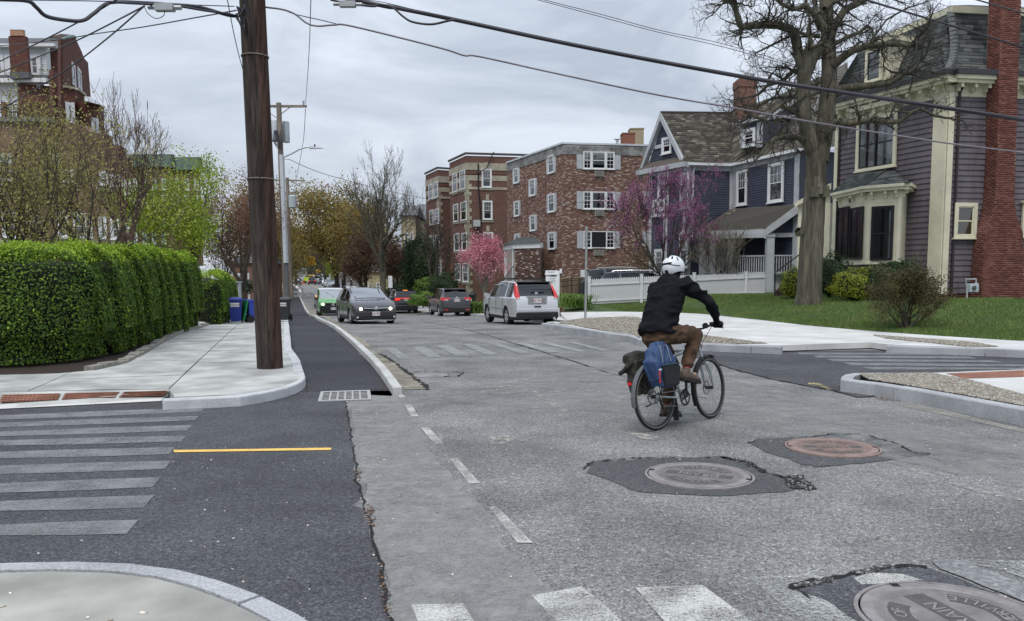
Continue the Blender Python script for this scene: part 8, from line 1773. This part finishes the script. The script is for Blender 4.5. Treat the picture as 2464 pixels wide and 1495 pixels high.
text_mesh('lettering', 'WINTER', .26, Matrix.Translation((hx0 + .10,.05,1.19)) @ Matrix.Rotation(math.pi / 2,4, 'Z') @ Matrix.Rotation(.27,4, 'X') @ Matrix.Shear('XZ', 4,(.0,.0)), M_trimw, t, ext=.004, local=True)
# dark cars parked behind the picket fence (only their tops show)
for px0, px1, d, ztop, p_, lab, s_ in ((1418,1560,40.6,655, 'charcoal_paint', 'dark SUV behind the fence with a silver roof rail, the farther and taller of two', .10),(1470,1585,39.4,663, 'navy_paint', 'dark blue grey SUV behind the fence, nearer to the cyclist', 0)):
 pc_ = carpaint(p_, (.05,.055,.062) if s_ else (.03,.036,.05),.5); mid = P((px0 + px1) / 2 + 15,672, d + s_ * 6); zz = P(0, ztop, d).z; mid.z = zz - 1.72
 t, g = car('parked_car', mid, -.06 , lab, 'car', 4.7,1.88,1.72, pc_, wr=.36, group='cars behind the fence'); roof_rails(t, g, M_chrome if s_ == 0 else M_galv, -1.5,.6,.62); bx(t, 'spoiler', M_blkp, g['rx'] + .28, g['rx'] + .62,-.6,.6,1.60,1.66)
# far vehicles
def far(px, d, rz, lab, col, L=4.5, W_=1.8, H=1.6, prof='suv', cat='car', lights=None, zoff=0):
 c = (place_rear if abs((rz - away + math.pi) % (2 * math.pi) - math.pi) < 1 else place_front)(px, d, L, rz); c.z += zoff
 t, g = car('distant_car' if cat == 'car' else cat, c, rz, lab, cat, L, W_, H, carpaint('paint' + str(col), col, .2), prof=prof, low=True, group='distant vehicles'); rear = abs((rz - away + math.pi) % (2 * math.pi) - math.pi) < 1
 for s_ in (-1,1):
  if rear: bx(t, 'tail_light', M_taillit if lights else M_tail, g['rx'] - .02, g['rx'] + .1, min(s_ * .6, s_ * .84), max(s_ * .6, s_ * .84),.85,1.1)
  else: bx(t, 'headlamp', M_beam if lights else M_head, g['fx'] - .2, g['fx'] - .02, min(s_ * .55, s_ * .80), max(s_ * .55, s_ * .80),.62,.78)
 return t
far(751,190, away, 'dark red rear of an SUV driving away in the middle of the far street', (.05,.008,.012),4.6,1.9,1.75, lights=1)
far(764,235, toward, 'white van coming towards us far down the street', (.65,.66,.67),5.5,2., 2.3, 'van', 'van')
far(786,165, toward, 'white boxy SUV parked on the right of the far street', (.6,.6,.6),4.7,1.9,1.8)
far(793,140, toward, 'silver sedan parked in front of the white boxy SUV', (.40,.41,.43),4.6,1.8,1.45, 'sedan')
far(804,112, toward, 'dark sedan with pale windscreen parked nearest in the far row', (.06,.06,.065),4.7,1.82,1.48, 'sedan')
far(776,195, toward, 'dark car parked behind the white boxy SUV', (.03,.03,.035),4.6,1.85,1.7); far(771,212, toward, 'grey car parked at the far end of the row', (.16,.16,.17),4.6,1.85,1.7)
far(716,215, toward, 'blue car parked at the far left kerb', (.05,.08,.2),4.6,1.85,1.5, 'sedan'); far(720,232, toward, 'white car parked behind the blue one at the far left kerb', (.6,.6,.62),4.6,1.85,1.5, 'sedan')
far(728,250, toward, 'small white van at the far left beyond the cones', (.6,.6,.6),4.8,1.9,2.0, 'van', 'van')
t = far(783,70, away, 'silver wagon with an amber lamp mostly hidden by the green van', (.3,.3,.31),4.7,1.82,1.55, lights=1); bx(t, 'indicator', M_amber, -2.38,-2.3,.70,.86,.95,1.2)
t = far(797,76, away, 'dark sedan with a lit high brake lamp beyond the green van', (.03,.03,.035),4.8,1.84,1.5, 'sedan', lights=1); bx(t, 'brake_lamp', M_taillit, -1.7,-1.6,-.2,.2,1.35,1.42)
b = gpt(743,232); t = thing('roadworks_vehicle', b, 'lime and yellow roadworks vehicle at the end of the street', 'construction vehicle'); ml = mat('lime_yellow', (.45,.60,.04),.5)
MB().box(b.x - 1.5, b.x + .2, b.y, b.y + 3, b.z + .7, b.z + 1.9).build('cab', ml, t); MB().box(b.x - .2, b.x + 1.7, b.y, b.y + 3, b.z + .5, b.z + 1.2).build('bed', mat('dark_bed', (.05,.05,.05),.7), t); MB().bar(b + Vector((-.5,0,2.4)), b + Vector((1.9,0,2.5)),.35,.3).build('boom', mat('boom_yellow', (.65,.42,.08),.5), t)
for x in (-1.2,1.2): MB().lathe([(.3,-.2),(.45,-.2),(.45,.2),(.3,.2)], (b.x + x, b.y, b.z + .45), 'y', 14).build('wheel', M_tyre, t)
tag(MB().tube([gpt(598,75), gpt(598,75) + Vector((0,0,3.2))], .09,8).build('white_pole', M_trimw, own_base=gpt(598,75)), 'slim white pole before the low brick building', 'post')
# cyclist
from mathutils import noise as mnoise
RC = G(1582,1036); FC = G(1712,1007); wbv = FC - RC; WB = wbv.length; YAW = math.atan2(wbv.y, wbv.x); LEAN = R(-6)
def rider_root(name, label, cat, group=None): t = local_thing(name, RC, 0, label, cat, group); t.rotation_euler = (LEAN, 0, YAW); return t
M_silver = mat('bike_silver', (.42,.47,.48),.3,.04, metal=.4, coat=.6); M_tyr = mat('bike_tyre', (.018,.018,.018),.75,.2,30); M_wall = mat('tyre_stripe', (.30,.29,.27),.6); M_spk = mat('spoke_steel', (.30,.30,.31),.35, metal=.9)
bk = rider_root('bicycle', 'silver commuter bicycle with black mudguards, ridden across the junction', 'bicycle'); WR = .345
def wheel(cx, steer=0.):
 M_ = Matrix.Translation((cx, 0, WR)) @ Matrix.Rotation(steer, 4, 'Z')
 def tr(o): o.data.transform(M_); return o
 n, k = 56,8; mb = MB(); V = []; r0 = .019
 for i in range(n):
  a = 2 * math.pi * i / n
  for j in range(k): b = 2 * math.pi * j / k; rr = WR - r0 + r0 * math.cos(b); V.append((math.cos(a) * rr, math.sin(b) * r0 * .95, math.sin(a) * rr))
 mb.add(V, [(i * k + j, i * k + (j + 1) % k, ((i + 1) % n) * k + (j + 1) % k, ((i + 1) % n) * k + j) for i in range(n) for j in range(k)]); w = tr(mb.build('wheel', M_tyr, bk, sm=60))
 for s_ in (-1,1): tr(MB().lathe([(WR - .028, s_ * .0165),(WR - .031, s_ * .0175),(WR - .034, s_ * .0165)], (0,0,0), 'y', 48, False).build('tyre_stripe', M_wall, w))
 tr(MB().lathe([(WR - .036,-.011),(WR - .050,-.010),(WR - .050,.010),(WR - .036,.011),(WR - .036,-.011)], (0,0,0), 'y', 48).build('rim', M_blkp, w, sm=40))
 sp = MB()
 for i in range(28): a = 2 * math.pi * i / 28; b = a + (.55 if i % 2 else -.55); s_ = 1 if i % 4 < 2 else -1; sp.tube([(math.cos(b) * .022, s_ * .028, math.sin(b) * .022),(math.cos(a) * (WR - .048),0, math.sin(a) * (WR - .048))], .0014,3, caps=False)
 o = tr(sp.build('spokes', M_spk, w)); o['kind'] = 'stuff'
 tr(MB().lathe([(.006,-.055),(.02,-.04),(.018,0),(.02,.04),(.006,.055)], (0,0,0), 'y', 14).build('hub', M_blkp, w, sm=40)); tr(MB().lathe([(.080,.034),(.080,.037),(.062,.037),(.062,.034),(.080,.034)], (0,0,0), 'y', 28).build('disc_rotor', M_spk, w))
 for i in range(5): a = i * 1.256; tr(MB().bar((math.cos(a) * .015,.0355, math.sin(a) * .015),(math.cos(a + .5) * .064,.0355, math.sin(a + .5) * .064),.008,.002, up=(0,1,0)).build('rotor_arm', M_spk, w))
 return M_
FX = WB; STEER = R(5)
wheel(0); MF = wheel(FX, STEER)
def btube(nm, pts, r, m_=None, k=10): return MB().tube(pts, r, k).build(nm, m_ or M_silver, bk, sm=50)
BB = (.45,0,.29); HB = (.885,0,.66); HT = (.835,0,.815); SC = (.285,0,.72); ST = (.22,0,.905)
btube('down_tube', [BB, (.66,0,.47), HB], [.023,.022,.022]); btube('top_tube', [SC, (.56,0,.765),(HT[0] + .01,0,.78)], [.016,.018,.02]); btube('seat_tube', [BB, SC], .017); btube('seat_post', [SC, ST], .014, M_blkp); btube('head_tube', [(.893,0,.63), HT], .023)
for s_ in (-1,1):
 btube('chain_stay', [(BB[0] - .02, s_ * .03, BB[2]),(.2, s_ * .05,.32),(0, s_ * .065, WR)], [.011,.010,.008]); btube('seat_stay', [(SC[0], s_ * .018, SC[2] - .03),(0, s_ * .065, WR)], .008)
 o = btube('fork_blade', [(.89 - FX, s_ * .045,.62 - WR),(.955 - FX, s_ * .052,.50 - WR),(0, s_ * .055,0)], [.015,.014,.010]); o.data.transform(MF)
o = MB().box(.86 - FX, .93 - FX, -.055,.055,.60 - WR, .64 - WR).build('fork_crown', M_silver, bk, bevel=.01); o.data.transform(MF)
def fender(nm, a0, a1, M_, m_, r=WR + .022, w=.027):
 n = 18; mb = MB(); pr = None
 for i in range(n + 1):
  a = a0 + (a1 - a0) * i / n; c = [(math.cos(a) * (r - .012),-w),(math.cos(a) * r, -w * .6),(math.cos(a) * (r + .003),0),(math.cos(a) * r, w * .6),(math.cos(a) * (r - .012), w)]; q = [(x, y, math.sin(a) * (rr)) for (x, y), rr in zip(c, (r - .012, r, r + .003, r, r - .012))]
  if pr:
   for j in range(4): mb.quad(pr[j], pr[j + 1], q[j + 1], q[j])
  pr = q
 o = mb.build(nm, m_, bk, sm=50); o.data.transform(M_); return o
fender('rear_mudguard', R(35), R(192), Matrix.Translation((0,0, WR)), mat('mudguard_grey', (.10,.11,.115),.4)); fender('front_mudguard', R(62), R(208), MF, M_blkp)
o = MB().tube([(0,-.05,0),(-.10,-.045,.20),(-.13,-.03,.345)], .003,5).build('mudguard_stay', M_blkp, bk); o.data.transform(MF)
HC = (.80,0,1.0); stm = Matrix.Translation(HC) @ Matrix.Rotation(STEER * 1.3,4, 'Z')
btube('stem', [HT, (.825,0,.90),(.835,0,.96), HC], .015, M_blkp)
def loc(o): o.data.transform(stm); return o
loc(btube('handlebar', [(-.05,-.34,.035),(-.03,-.2,.03),(.0,-.08,.0),(0,.08,0),(-.03,.2,.03),(-.05,.34,.035)], .0115, M_blkp))
for s_ in (-1,1):
 loc(btube('grip', [(-.036, s_ * .225,.032),(-.052, s_ * .35,.036)], [.017,.019], M_blkp)); loc(btube('brake_lever', [(-.02, s_ * .20,.02),(.03, s_ * .225,.005),(.035, s_ * .32,-.01)], .005, M_blkp)); loc(MB().box(-.03,.03, s_ * .205 - .02, s_ * .205 + .02,.035,.065).build('shifter', M_blkp, bk, bevel=.008))
loc(btube('brake_cable', [(0,-.2,.02),(.10,-.12,-.02),(.10,-.02,-.16),(.06,0,-.3)], .0035, M_blkp, 5)); loc(btube('brake_cable', [(0,.2,.02),(.12,.10,-.03),(.11,.0,-.18),(.06,0,-.32)], .0035, M_blkp, 5))
loc(MB().lathe([(.03,0),(.032,.03),(.001,.035)], (.03,-.10,.03), 'x', 12).build('front_lamp', M_blkp, bk))
sd = MB(); ring = []
for i, (x, w, h) in enumerate(((-.03,.02,.0),(.0,.075,.015),(.06,.078,.02),(.12,.05,.012),(.19,.024,.006),(.25,.018,0),(.265,.006,-.01))): ring.append([(ST[0] - .10 + x, w * math.cos(a), ST[2] + .03 + h + (.018 if math.sin(a) > 0 else .03) * math.sin(a)) for a in np.linspace(0,2 * math.pi, 11)[:-1]])
vs = [v for r_ in ring for v in r_]; sd.add(vs, [(i * 10 + j, i * 10 + (j + 1) % 10,(i + 1) * 10 + (j + 1) % 10,(i + 1) * 10 + j) for i in range(6) for j in range(10)] + [tuple(range(10)), tuple(60 + j for j in range(10))]); sd.build('saddle', M_blkp, bk, sm=60)
for s_ in (-1,1): btube('rack_rail', [(-.14, s_ * .055,.765),(.22, s_ * .055,.765),(.27, s_ * .02,.70)], .005, M_blkp, 6); btube('rack_leg', [(-.02, s_ * .058,.765),(.0, s_ * .075,.36)], .005, M_blkp, 6); btube('rack_leg', [(.12, s_ * .058,.765),(.01, s_ * .075,.36)], .005, M_blkp, 6)
for x in (-.13,-.02,.10): btube('rack_bar', [(x, -.055,.765),(x, .055,.765)], .004, M_blkp, 6)
MB().lathe([(.085,-.045),(.088,-.049),(.085,-.053),(.070,-.053),(.066,-.049),(.070,-.045),(.085,-.045)], BB, 'y', 32).build('chainring', M_blkp, bk)
for i in range(4): a = i * math.pi / 2 + .4; MB().bar((BB[0], -.049, BB[2]),(BB[0] + math.cos(a) * .07,-.049, BB[2] + math.sin(a) * .07),.016,.006, up=(0,1,0)).build('chainring_arm', M_blkp, bk)
PR = (BB[0] - .0,-.085, BB[2] + .172); PL = (BB[0], .085, BB[2] - .172)
for p, s_ in ((PR, -1),(PL, 1)): MB().bar((BB[0], s_ * .07, BB[2]),(p[0], s_ * .075, p[2]),.028,.014, up=(0,1,0)).build('crank', M_blkp, bk, bevel=.004); MB().box(p[0] - .05, p[0] + .05, min(s_ * .09, s_ * .185), max(s_ * .09, s_ * .185), p[2] - .013, p[2] + .013).build('pedal', M_blkp, bk, bevel=.004)
btube('chain', [(BB[0], -.049, BB[2] + .085),(0,-.049, WR + .035)], .0045, M_spk, 5); btube('chain', [(BB[0], -.049, BB[2] - .085),(.03,-.049, WR - .10),(.0,-.049, WR - .035)], .0045, M_spk, 5)
MB().lathe([(.02,-.04),(.045,-.045),(.035,-.055),(.02,-.06)], (0,0, WR), 'y', 20).build('sprocket', M_spk, bk); btube('derailleur', [(.0,-.06, WR - .02),(.03,-.06, WR - .09),(.05,-.055, WR - .13)], .01, M_blkp, 6)
btube('kickstand', [(.10,.05,.28),(-.06,.075,.25)], .008, M_blkp, 6); MB().box(FX * 0 + .33,.345,-.03,.03,.06,.24).build('mud_flap', M_blkp, bk)
MB().box(-.40,-.385,-.02,.02,.50,.53).build('reflector', M_tail, bk)
# bags on the rack
def finish_soft(o, vox, smooth_it=4, fold=0., fs=9., stretch=(1,1,1), seed=0):
 md = o.modifiers.new('r', 'REMESH'); md.mode = 'VOXEL'; md.voxel_size = vox; ms = o.modifiers.new('s', 'SMOOTH'); ms.factor = .5; ms.iterations = smooth_it
 bpy.context.view_layer.update(); me = bpy.data.meshes.new_from_object(o.evaluated_get(bpy.context.evaluated_depsgraph_get())); o.modifiers.clear(); mt = o.data.materials[0]; o.data = me; me.materials.clear(); me.materials.append(mt); me.name = o.name
 if fold:
  nr = np.empty(len(me.vertices) * 3); me.vertices.foreach_get('normal', nr); co = np.empty(len(me.vertices) * 3); me.vertices.foreach_get('co', co); co = co.reshape(-1,3); nr = nr.reshape(-1,3)
  f = np.array([1 - 2 * abs(mnoise.noise((c[0] * fs * stretch[0] + seed, c[1] * fs * stretch[1], c[2] * fs * stretch[2]))) for c in co]); me.vertices.foreach_set('co', (co + nr * ((f - .6) * fold)[:, None]).ravel())
 me.polygons.foreach_set('use_smooth', [True] * len(me.polygons)); me.update(); return o
M_olive = mat('olive_canvas', (.040,.038,.030),.75,.3,14, bump=.4, bscale=40, mottle=(9,.3)); M_bagblk = mat('black_mesh_fabric', (.012,.014,.016),.7,.2,20, bump=.4, bscale=80); M_bagblue = mat('blue_nylon', (.028,.060,.145),.6,.25,12, bump=.3, bscale=30, mottle=(8,.25)); M_tealtrim = mat('dark_teal_trim', (.03,.07,.08),.6)
b1 = rider_root('pannier_bag', 'dark olive roll top pannier hanging on the left of the rear wheel', 'pannier', 'bags on the bicycle'); mb = MB()
mb.hexa([(-.13,.085,.37),(.11,.085,.37),(.11,.23,.39),(-.13,.23,.39),(-.17,.08,.73),(.15,.08,.73),(.15,.24,.74),(-.17,.24,.74)]); finish_soft(mb.build('sack', M_olive, b1),.011,12,.024,8)
mb = MB(); mb.tube([(-.21,.17,.745),(-.05,.17,.775),(.18,.17,.755)], [.055,.06,.05], 10); mb.hexa([(-.20,.10,.70),(.14,.10,.72),(.14,.26,.62),(-.22,.27,.58),(-.20,.10,.74),(.14,.10,.76),(.15,.27,.66),(-.24,.28,.62)]); finish_soft(mb.build('rolled_top', M_olive, b1),.012,3,.01,12)
MB().box(-.07,-.05,.236,.248,.42,.66).build('strap', M_blkp, b1); MB().box(-.085,-.035,.244,.256,.60,.63).build('buckle', M_galv, b1); MB().box(-.1,.08,.235,.245,.43,.6).build('outer_pocket', M_olive, b1, bevel=.01)
b2 = rider_root('pannier_bag', 'blue nylon backpack bag with black lower pocket on the right of the rear wheel', 'pannier', 'bags on the bicycle'); mb = MB()
mb.hexa([(-.16,-.09,.44),(.10,-.09,.44),(.10,-.21,.45),(-.16,-.21,.45),(-.23,-.04,.72),(.13,-.05,.72),(.13,-.20,.72),(-.23,-.20,.72)]); mb.hexa([(-.23,-.03,.71),(.13,-.05,.71),(.13,-.20,.71),(-.23,-.20,.71),(-.10,-.04,.90),(.06,-.05,.90),(.05,-.15,.90),(-.09,-.15,.90)]); finish_soft(mb.build('sack', M_bagblue, b2),.0095,14,.026,9,(1.5,1.5,.6))
mb = MB().hexa([(-.11,-.19,.45),(.12,-.19,.45),(.12,-.235,.46),(-.11,-.235,.46),(-.13,-.18,.67),(.135,-.18,.67),(.135,-.235,.67),(-.13,-.235,.67)]); mb.build('lower_pocket', M_bagblk, b2, bevel=.012); MB().tube([(-.14,-.235,.675),(.0,-.245,.678),(.14,-.235,.675)], .006,6).build('pocket_trim', M_tealtrim, b2)
MB().tube([(-.10,-.205,.70),(-.08,-.17,.86),(-.05,-.12,.905)], .004,5).build('seam_piping', M_galv, b2); MB().tube([(.03,-.212,.70),(.02,-.175,.86),(.0,-.12,.905)], .004,5).build('seam_piping', M_galv, b2); MB().box(-.178,-.166,-.213,-.205,.50,.62).build('reflective_tab', M_tail, b2)
MB().box(-.175,-.14,-.216,-.206,.625,.64).build('label_tab', M_trimw, b2)
# the rider
pn = rider_root('person', 'cyclist in white helmet, black jacket and brown trousers riding away with two bags', 'person')
def caps(mb, pts, rad, k=12):
 pts = [Vector(p) for p in pts]; P_ = []; R_ = []
 d0 = (pts[0] - pts[1]).normalized(); d1 = (pts[-1] - pts[-2]).normalized()
 for a in (.98,.85,.5): P_.append(pts[0] + d0 * rad[0] * a); R_.append(rad[0] * math.sqrt(1 - a * a))
 P_ += pts; R_ += rad
 for a in (.5,.85,.98): P_.append(pts[-1] + d1 * rad[-1] * a); R_.append(rad[-1] * math.sqrt(1 - a * a))
 mb.tube(P_, R_, k); return mb
def loft(mb, secs, k=18):
 """secs: centre, half width (y), half depth, axis tilt direction"""
 V = []; n = len(secs)
 for i, (c, w, d) in enumerate(secs):
  c = Vector(c); ax_ = (Vector(secs[min(i + 1, n - 1)][0]) - Vector(secs[max(i - 1,0)][0])).normalized(); u = Vector((0,1,0)); v = ax_.cross(u).normalized()
  for j in range(k): a = 2 * math.pi * j / k; V.append(c + u * (w * math.copysign(abs(math.cos(a)) ** .85, math.cos(a))) + v * (d * math.copysign(abs(math.sin(a)) ** .85, math.sin(a))))
 mb.add(V, [(i * k + j, i * k + (j + 1) % k, (i + 1) * k + (j + 1) % k, (i + 1) * k + j) for i in range(n - 1) for j in range(k)] + [tuple(range(k))[::-1], tuple((n - 1) * k + j for j in range(k))]); return mb
M_skin = mat('skin', (.42,.24,.17),.55,.05); M_jack = mat('black_jacket', (.0105,.0115,.014),.9, spec=.08, var=.25, scale=20, bump=.25, bscale=200); M_trou = mat('brown_trousers', (.082,.046,.026),.85,.2,14, bump=.35, bscale=120, mottle=(6,.2)); M_glove = mat('black_glove', (.006,.006,.007),.8, spec=.1)
M_shoe = mat('brown_suede', (.12,.088,.068),.85,.2,25, bump=.3, bscale=60); M_sole = mat('dark_sole', (.02,.017,.014),.8); M_sock = mat('red_sock', (.20,.012,.018),.8,.4,60); M_helm = mat('white_helmet', (.66,.68,.71),.4,.03, coat=.6)
HIP = {-1: (.185,-.10,.985),1: (.185,.10,.985)}; KN = {-1: (.595,-.135,.945),1: (.51,.12,.60)}; AN = {-1: (.385,-.135,.60),1: (.37,.135,.225)}
SH = {-1: (.40,-.195,1.475),1: (.40,.195,1.475)}; EL = {-1: (.60,-.345,1.275),1: (.59,.345,1.275)}; HD = {s_: tuple(stm @ Vector((-.045, s_ * .285,.045))) for s_ in (-1,1)}
WRI = {s_: tuple(Vector(HD[s_]).lerp(Vector(EL[s_]),.26) + Vector((0,0,.015))) for s_ in (-1,1)}
NECK = (.43,0,1.54); HEAD = (.585,0,1.655)
sk = MB(); loft(sk, [((.17,0,.93),.13,.10),((.19,0,1.05),.145,.10),((.26,0,1.24),.135,.09),((.33,0,1.39),.165,.10),((.39,0,1.50),.12,.075),((.42,0,1.54),.07,.06)])
caps(sk, [NECK, (.46,0,1.58),(.475,0,1.62)], [.055,.053,.055]); loft(sk, [((.455,0,1.555),.04,.05),((.48,0,1.59),.062,.075),((.49,0,1.65),.075,.092),((.492,0,1.70),.074,.092),((.49,0,1.745),.05,.06)])
caps(sk, [(.57,0,1.66),(.588,0,1.635)], [.012,.014]); caps(sk, [(.56,-.012,1.60),(.56,.012,1.60)], [.012,.012])
for s_ in (-1,1):
 caps(sk, [(.48, s_ * .078,1.67),(.475, s_ * .084,1.64)], [.012,.010], 8); caps(sk, [SH[s_], EL[s_], WRI[s_], HD[s_]], [.045,.038,.026,.028]); caps(sk, [HIP[s_], KN[s_], AN[s_]], [.075,.050,.036]); f = Vector(AN[s_]); caps(sk, [f + Vector((-.04,0,-.06)), f + Vector((.15,0,-.075))], [.03,.025])
finish_soft(sk.build('body', M_skin, pn),.011,3)
jk = MB(); loft(jk, [((.125,0,.965),.205,.172),((.14,0,1.02),.207,.172),((.18,0,1.12),.188,.150),((.24,0,1.23),.192,.148),((.30,0,1.35),.212,.145),((.35,0,1.44),.215,.128),((.39,0,1.51),.155,.10),((.42,0,1.555),.085,.08),((.435,0,1.585),.072,.072)])
for s_ in (-1,1):
 caps(jk, [Vector(SH[s_]) + Vector((-.04,-s_ * .06,-.02)), SH[s_], Vector(SH[s_]).lerp(Vector(EL[s_]),.5), EL[s_], Vector(EL[s_]).lerp(Vector(WRI[s_]),.6), WRI[s_]], [.09,.088,.074,.063,.050,.042], 14)
finish_soft(jk.build('jacket', M_jack, pn),.0095,4,.030,6.5,(1.0,.6,1.7))
tr_ = MB(); loft(tr_, [((.16,0,.885),.14,.12),((.135,0,.945),.175,.14),((.14,0,1.0),.165,.13),((.15,0,1.05),.14,.10)])
for s_ in (-1,1):
 h, k, a = Vector(HIP[s_]), Vector(KN[s_]), Vector(AN[s_]); caps(tr_, [h + Vector((-.03,0,-.01)), h.lerp(k, .35), h.lerp(k, .75), k], [.104,.106,.090,.076], 14); caps(tr_, [k, k.lerp(a, .3), k.lerp(a, .65), k.lerp(a, .86)], [.076,.072,.065,.062], 14)
finish_soft(tr_.build('trousers', M_trou, pn),.0095,4,.024,9,(1,1,1),3)
for s_ in (-1,1):
 a = Vector(AN[s_]); k = Vector(KN[s_]); MB().tube([a.lerp(k, .22), a.lerp(k, .02), a + Vector((0,0,-.03))], [.044,.041,.043], 12).build('sock', M_sock, pn, sm=60)
 pt_ = R(-12) if s_ < 0 else R(-8); Ms = Matrix.Translation(a + Vector((.0,0,-.035))) @ Matrix.Rotation(-pt_, 4, 'Y') @ Matrix.Scale(1.12,4)
 q = MB(); loft(q, [((-.075,0,-.035),.028,.035),((-.055,0,-.03),.038,.045),((.02,0,-.028),.041,.043),((.10,0,-.042),.046,.032),((.17,0,-.048),.044,.026),((.20,0,-.05),.028,.018)], 14); caps(q, [(-.01,0,-.02),(-.005,0,.015)], [.042,.043]); q.v = [tuple(Ms @ Vector(v)) for v in q.v]; sh = finish_soft(q.build('shoe', M_shoe, pn),.008,2,.004,20)
 q = MB(); pr = [(-.085,-.03),(-.06,-.044),(.02,-.042),(.10,-.05),(.17,-.046),(.21,-.028)]; ol = pr + [(x, -y) for x, y in pr[::-1]]; q.prism([(x, y, -.088) for x, y in ol], (0,0,.026)); q.v = [tuple(Ms @ Vector(v)) for v in q.v]; q.build('sole', M_sole, sh)
 g = MB(); hd = Vector(HD[s_]); w = Vector(WRI[s_]); axb = (stm.to_3x3() @ Vector((-.1,1,.03))).normalized(); fw = (stm.to_3x3() @ Vector((1,0,0))).normalized(); up = Vector((0,0,1))
 caps(g, [w, w.lerp(hd, .55), hd + up * .008 - fw * .005], [.034,.034,.034])
 for j, (o_, ln) in enumerate(((-.036,.9),(-.012,1.0),(.012,.97),(.036,.85))): b = hd + axb * o_; caps(g, [b + up * .012 + fw * .01, b + fw * .040 * ln + up * .008, b + fw * .050 * ln - up * .022, b + fw * .026 - up * .042, b + fw * .004 - up * .038], [.0135,.0125,.012,.0105,.009], 8)
 caps(g, [hd - axb * s_ * .03 - fw * .01, hd - axb * s_ * .045 + fw * .012 - up * .02, hd - axb * s_ * .035 + fw * .03 - up * .035], [.014,.013,.010], 8); finish_soft(g.build('glove', M_glove, pn),.0055,1)
q = MB(); loft(q, [((.425,0,1.545),.078,.074),((.448,0,1.58),.074,.072),((.465,0,1.61),.075,.08),((.472,0,1.635),.075,.084)]); finish_soft(q.build('neck_gaiter', M_glove, pn),.009,2,.006,14); MB().box(.330,.345,.0,.04,1.555,1.575).build('collar_tab', mat('orange_tab', (.8,.16,.04),.6), pn)
hm = MB(); nU, nV = 22,36; HM = Matrix.Translation((.485,0,1.68)) @ Matrix.Rotation(R(6),4, 'Y'); V = []
def hp_(u, v, k=1.):
 lat = u; a = v; x = math.cos(a); y = math.sin(a); low = -.42 - .28 * max(0,-x) ** 2 + .05 * x; th = math.pi / 2 - (math.pi / 2 - math.asin(max(-1, low))) * lat
 return HM @ Vector((.140 * math.cos(th) * x * k, .110 * math.cos(th) * y * k, (.118 if th > 0 else .14) * math.sin(th) * k))
for i in range(nU + 1):
 for j in range(nV): V.append(hp_(i / nU, 2 * math.pi * j / nV))
hm.add(V, [(i * nV + j, i * nV + (j + 1) % nV, (i + 1) * nV + (j + 1) % nV, (i + 1) * nV + j) for i in range(nU) for j in range(nV)]); he = hm.build('helmet', M_helm, pn, sm=50)
def on_h(lat, ang, k=1.0): return hp_(lat, ang, k)
for ang, l0, l1, w in ((math.pi, .20,.36,.13),(math.pi + .62,.26,.44,.10),(math.pi - .62,.26,.44,.10),(math.pi + 1.2,.34,.56,.08),(math.pi - 1.2,.34,.56,.08),(0,.3,.6,.1),(.6,.3,.6,.1),(-.6,.3,.6,.1)):
 q = MB(); n = 5; pr = None
 for i in range(n + 1): l = l0 + (l1 - l0) * i / n; ww = w * (1 if 0 < i < n else .5) * .6; a, b = on_h(l, ang - ww / max(.35, math.sin(l * 1.7)),1.012), on_h(l, ang + ww / max(.35, math.sin(l * 1.7)),1.012); pr and q.quad(pr[0], pr[1], b, a); pr = (a, b)
 q.build('vent', M_glove, he)
for lat, wd, hh in ((.60,.62,.035),(.86,.20,.055)):
 q = MB(); pr = None
 for i in range(11): a_ = math.pi + wd * (i / 5 - 1) ; a, b = on_h(lat - hh, a_, 1.012), on_h(lat + hh, a_, 1.012); pr and q.quad(pr[0], pr[1], b, a); pr = (a, b)
 q.build('vent', M_glove, he)
MB().tube([on_h(.70 + .09 * math.cos(i / 16 * 6.28 * 1.0) * (1 if abs(i - 8) < 9 else 1), math.pi + 1.35 * (i / 8 - 1),1.008) for i in range(17)], .0045,5).build('trim_line', M_glove, he)
q = MB(); pr = None
for i in range(19): a_ = 2 * math.pi * i / 18; a, b = on_h(1, a_, 1.0), on_h(1, a_, .90) ; pr and q.quad(pr[0], pr[1], b, a); pr = (a, b)
q.build('rim', M_glove, he); MB().lathe([(.012,0),(.012,.004),(.001,.005)], on_h(.99, math.pi, .97) + Vector((-.004,0,-.02)), 'x', 10).build('fit_dial', M_trimw, he)
for s_ in (-1,1): MB().tube([on_h(1, s_ * 1.5,.95),(.50, s_ * .07,1.60),(.535, s_ * .03,1.56),(.54,0,1.555)], .005,5).build('chin_strap', M_glove, he)
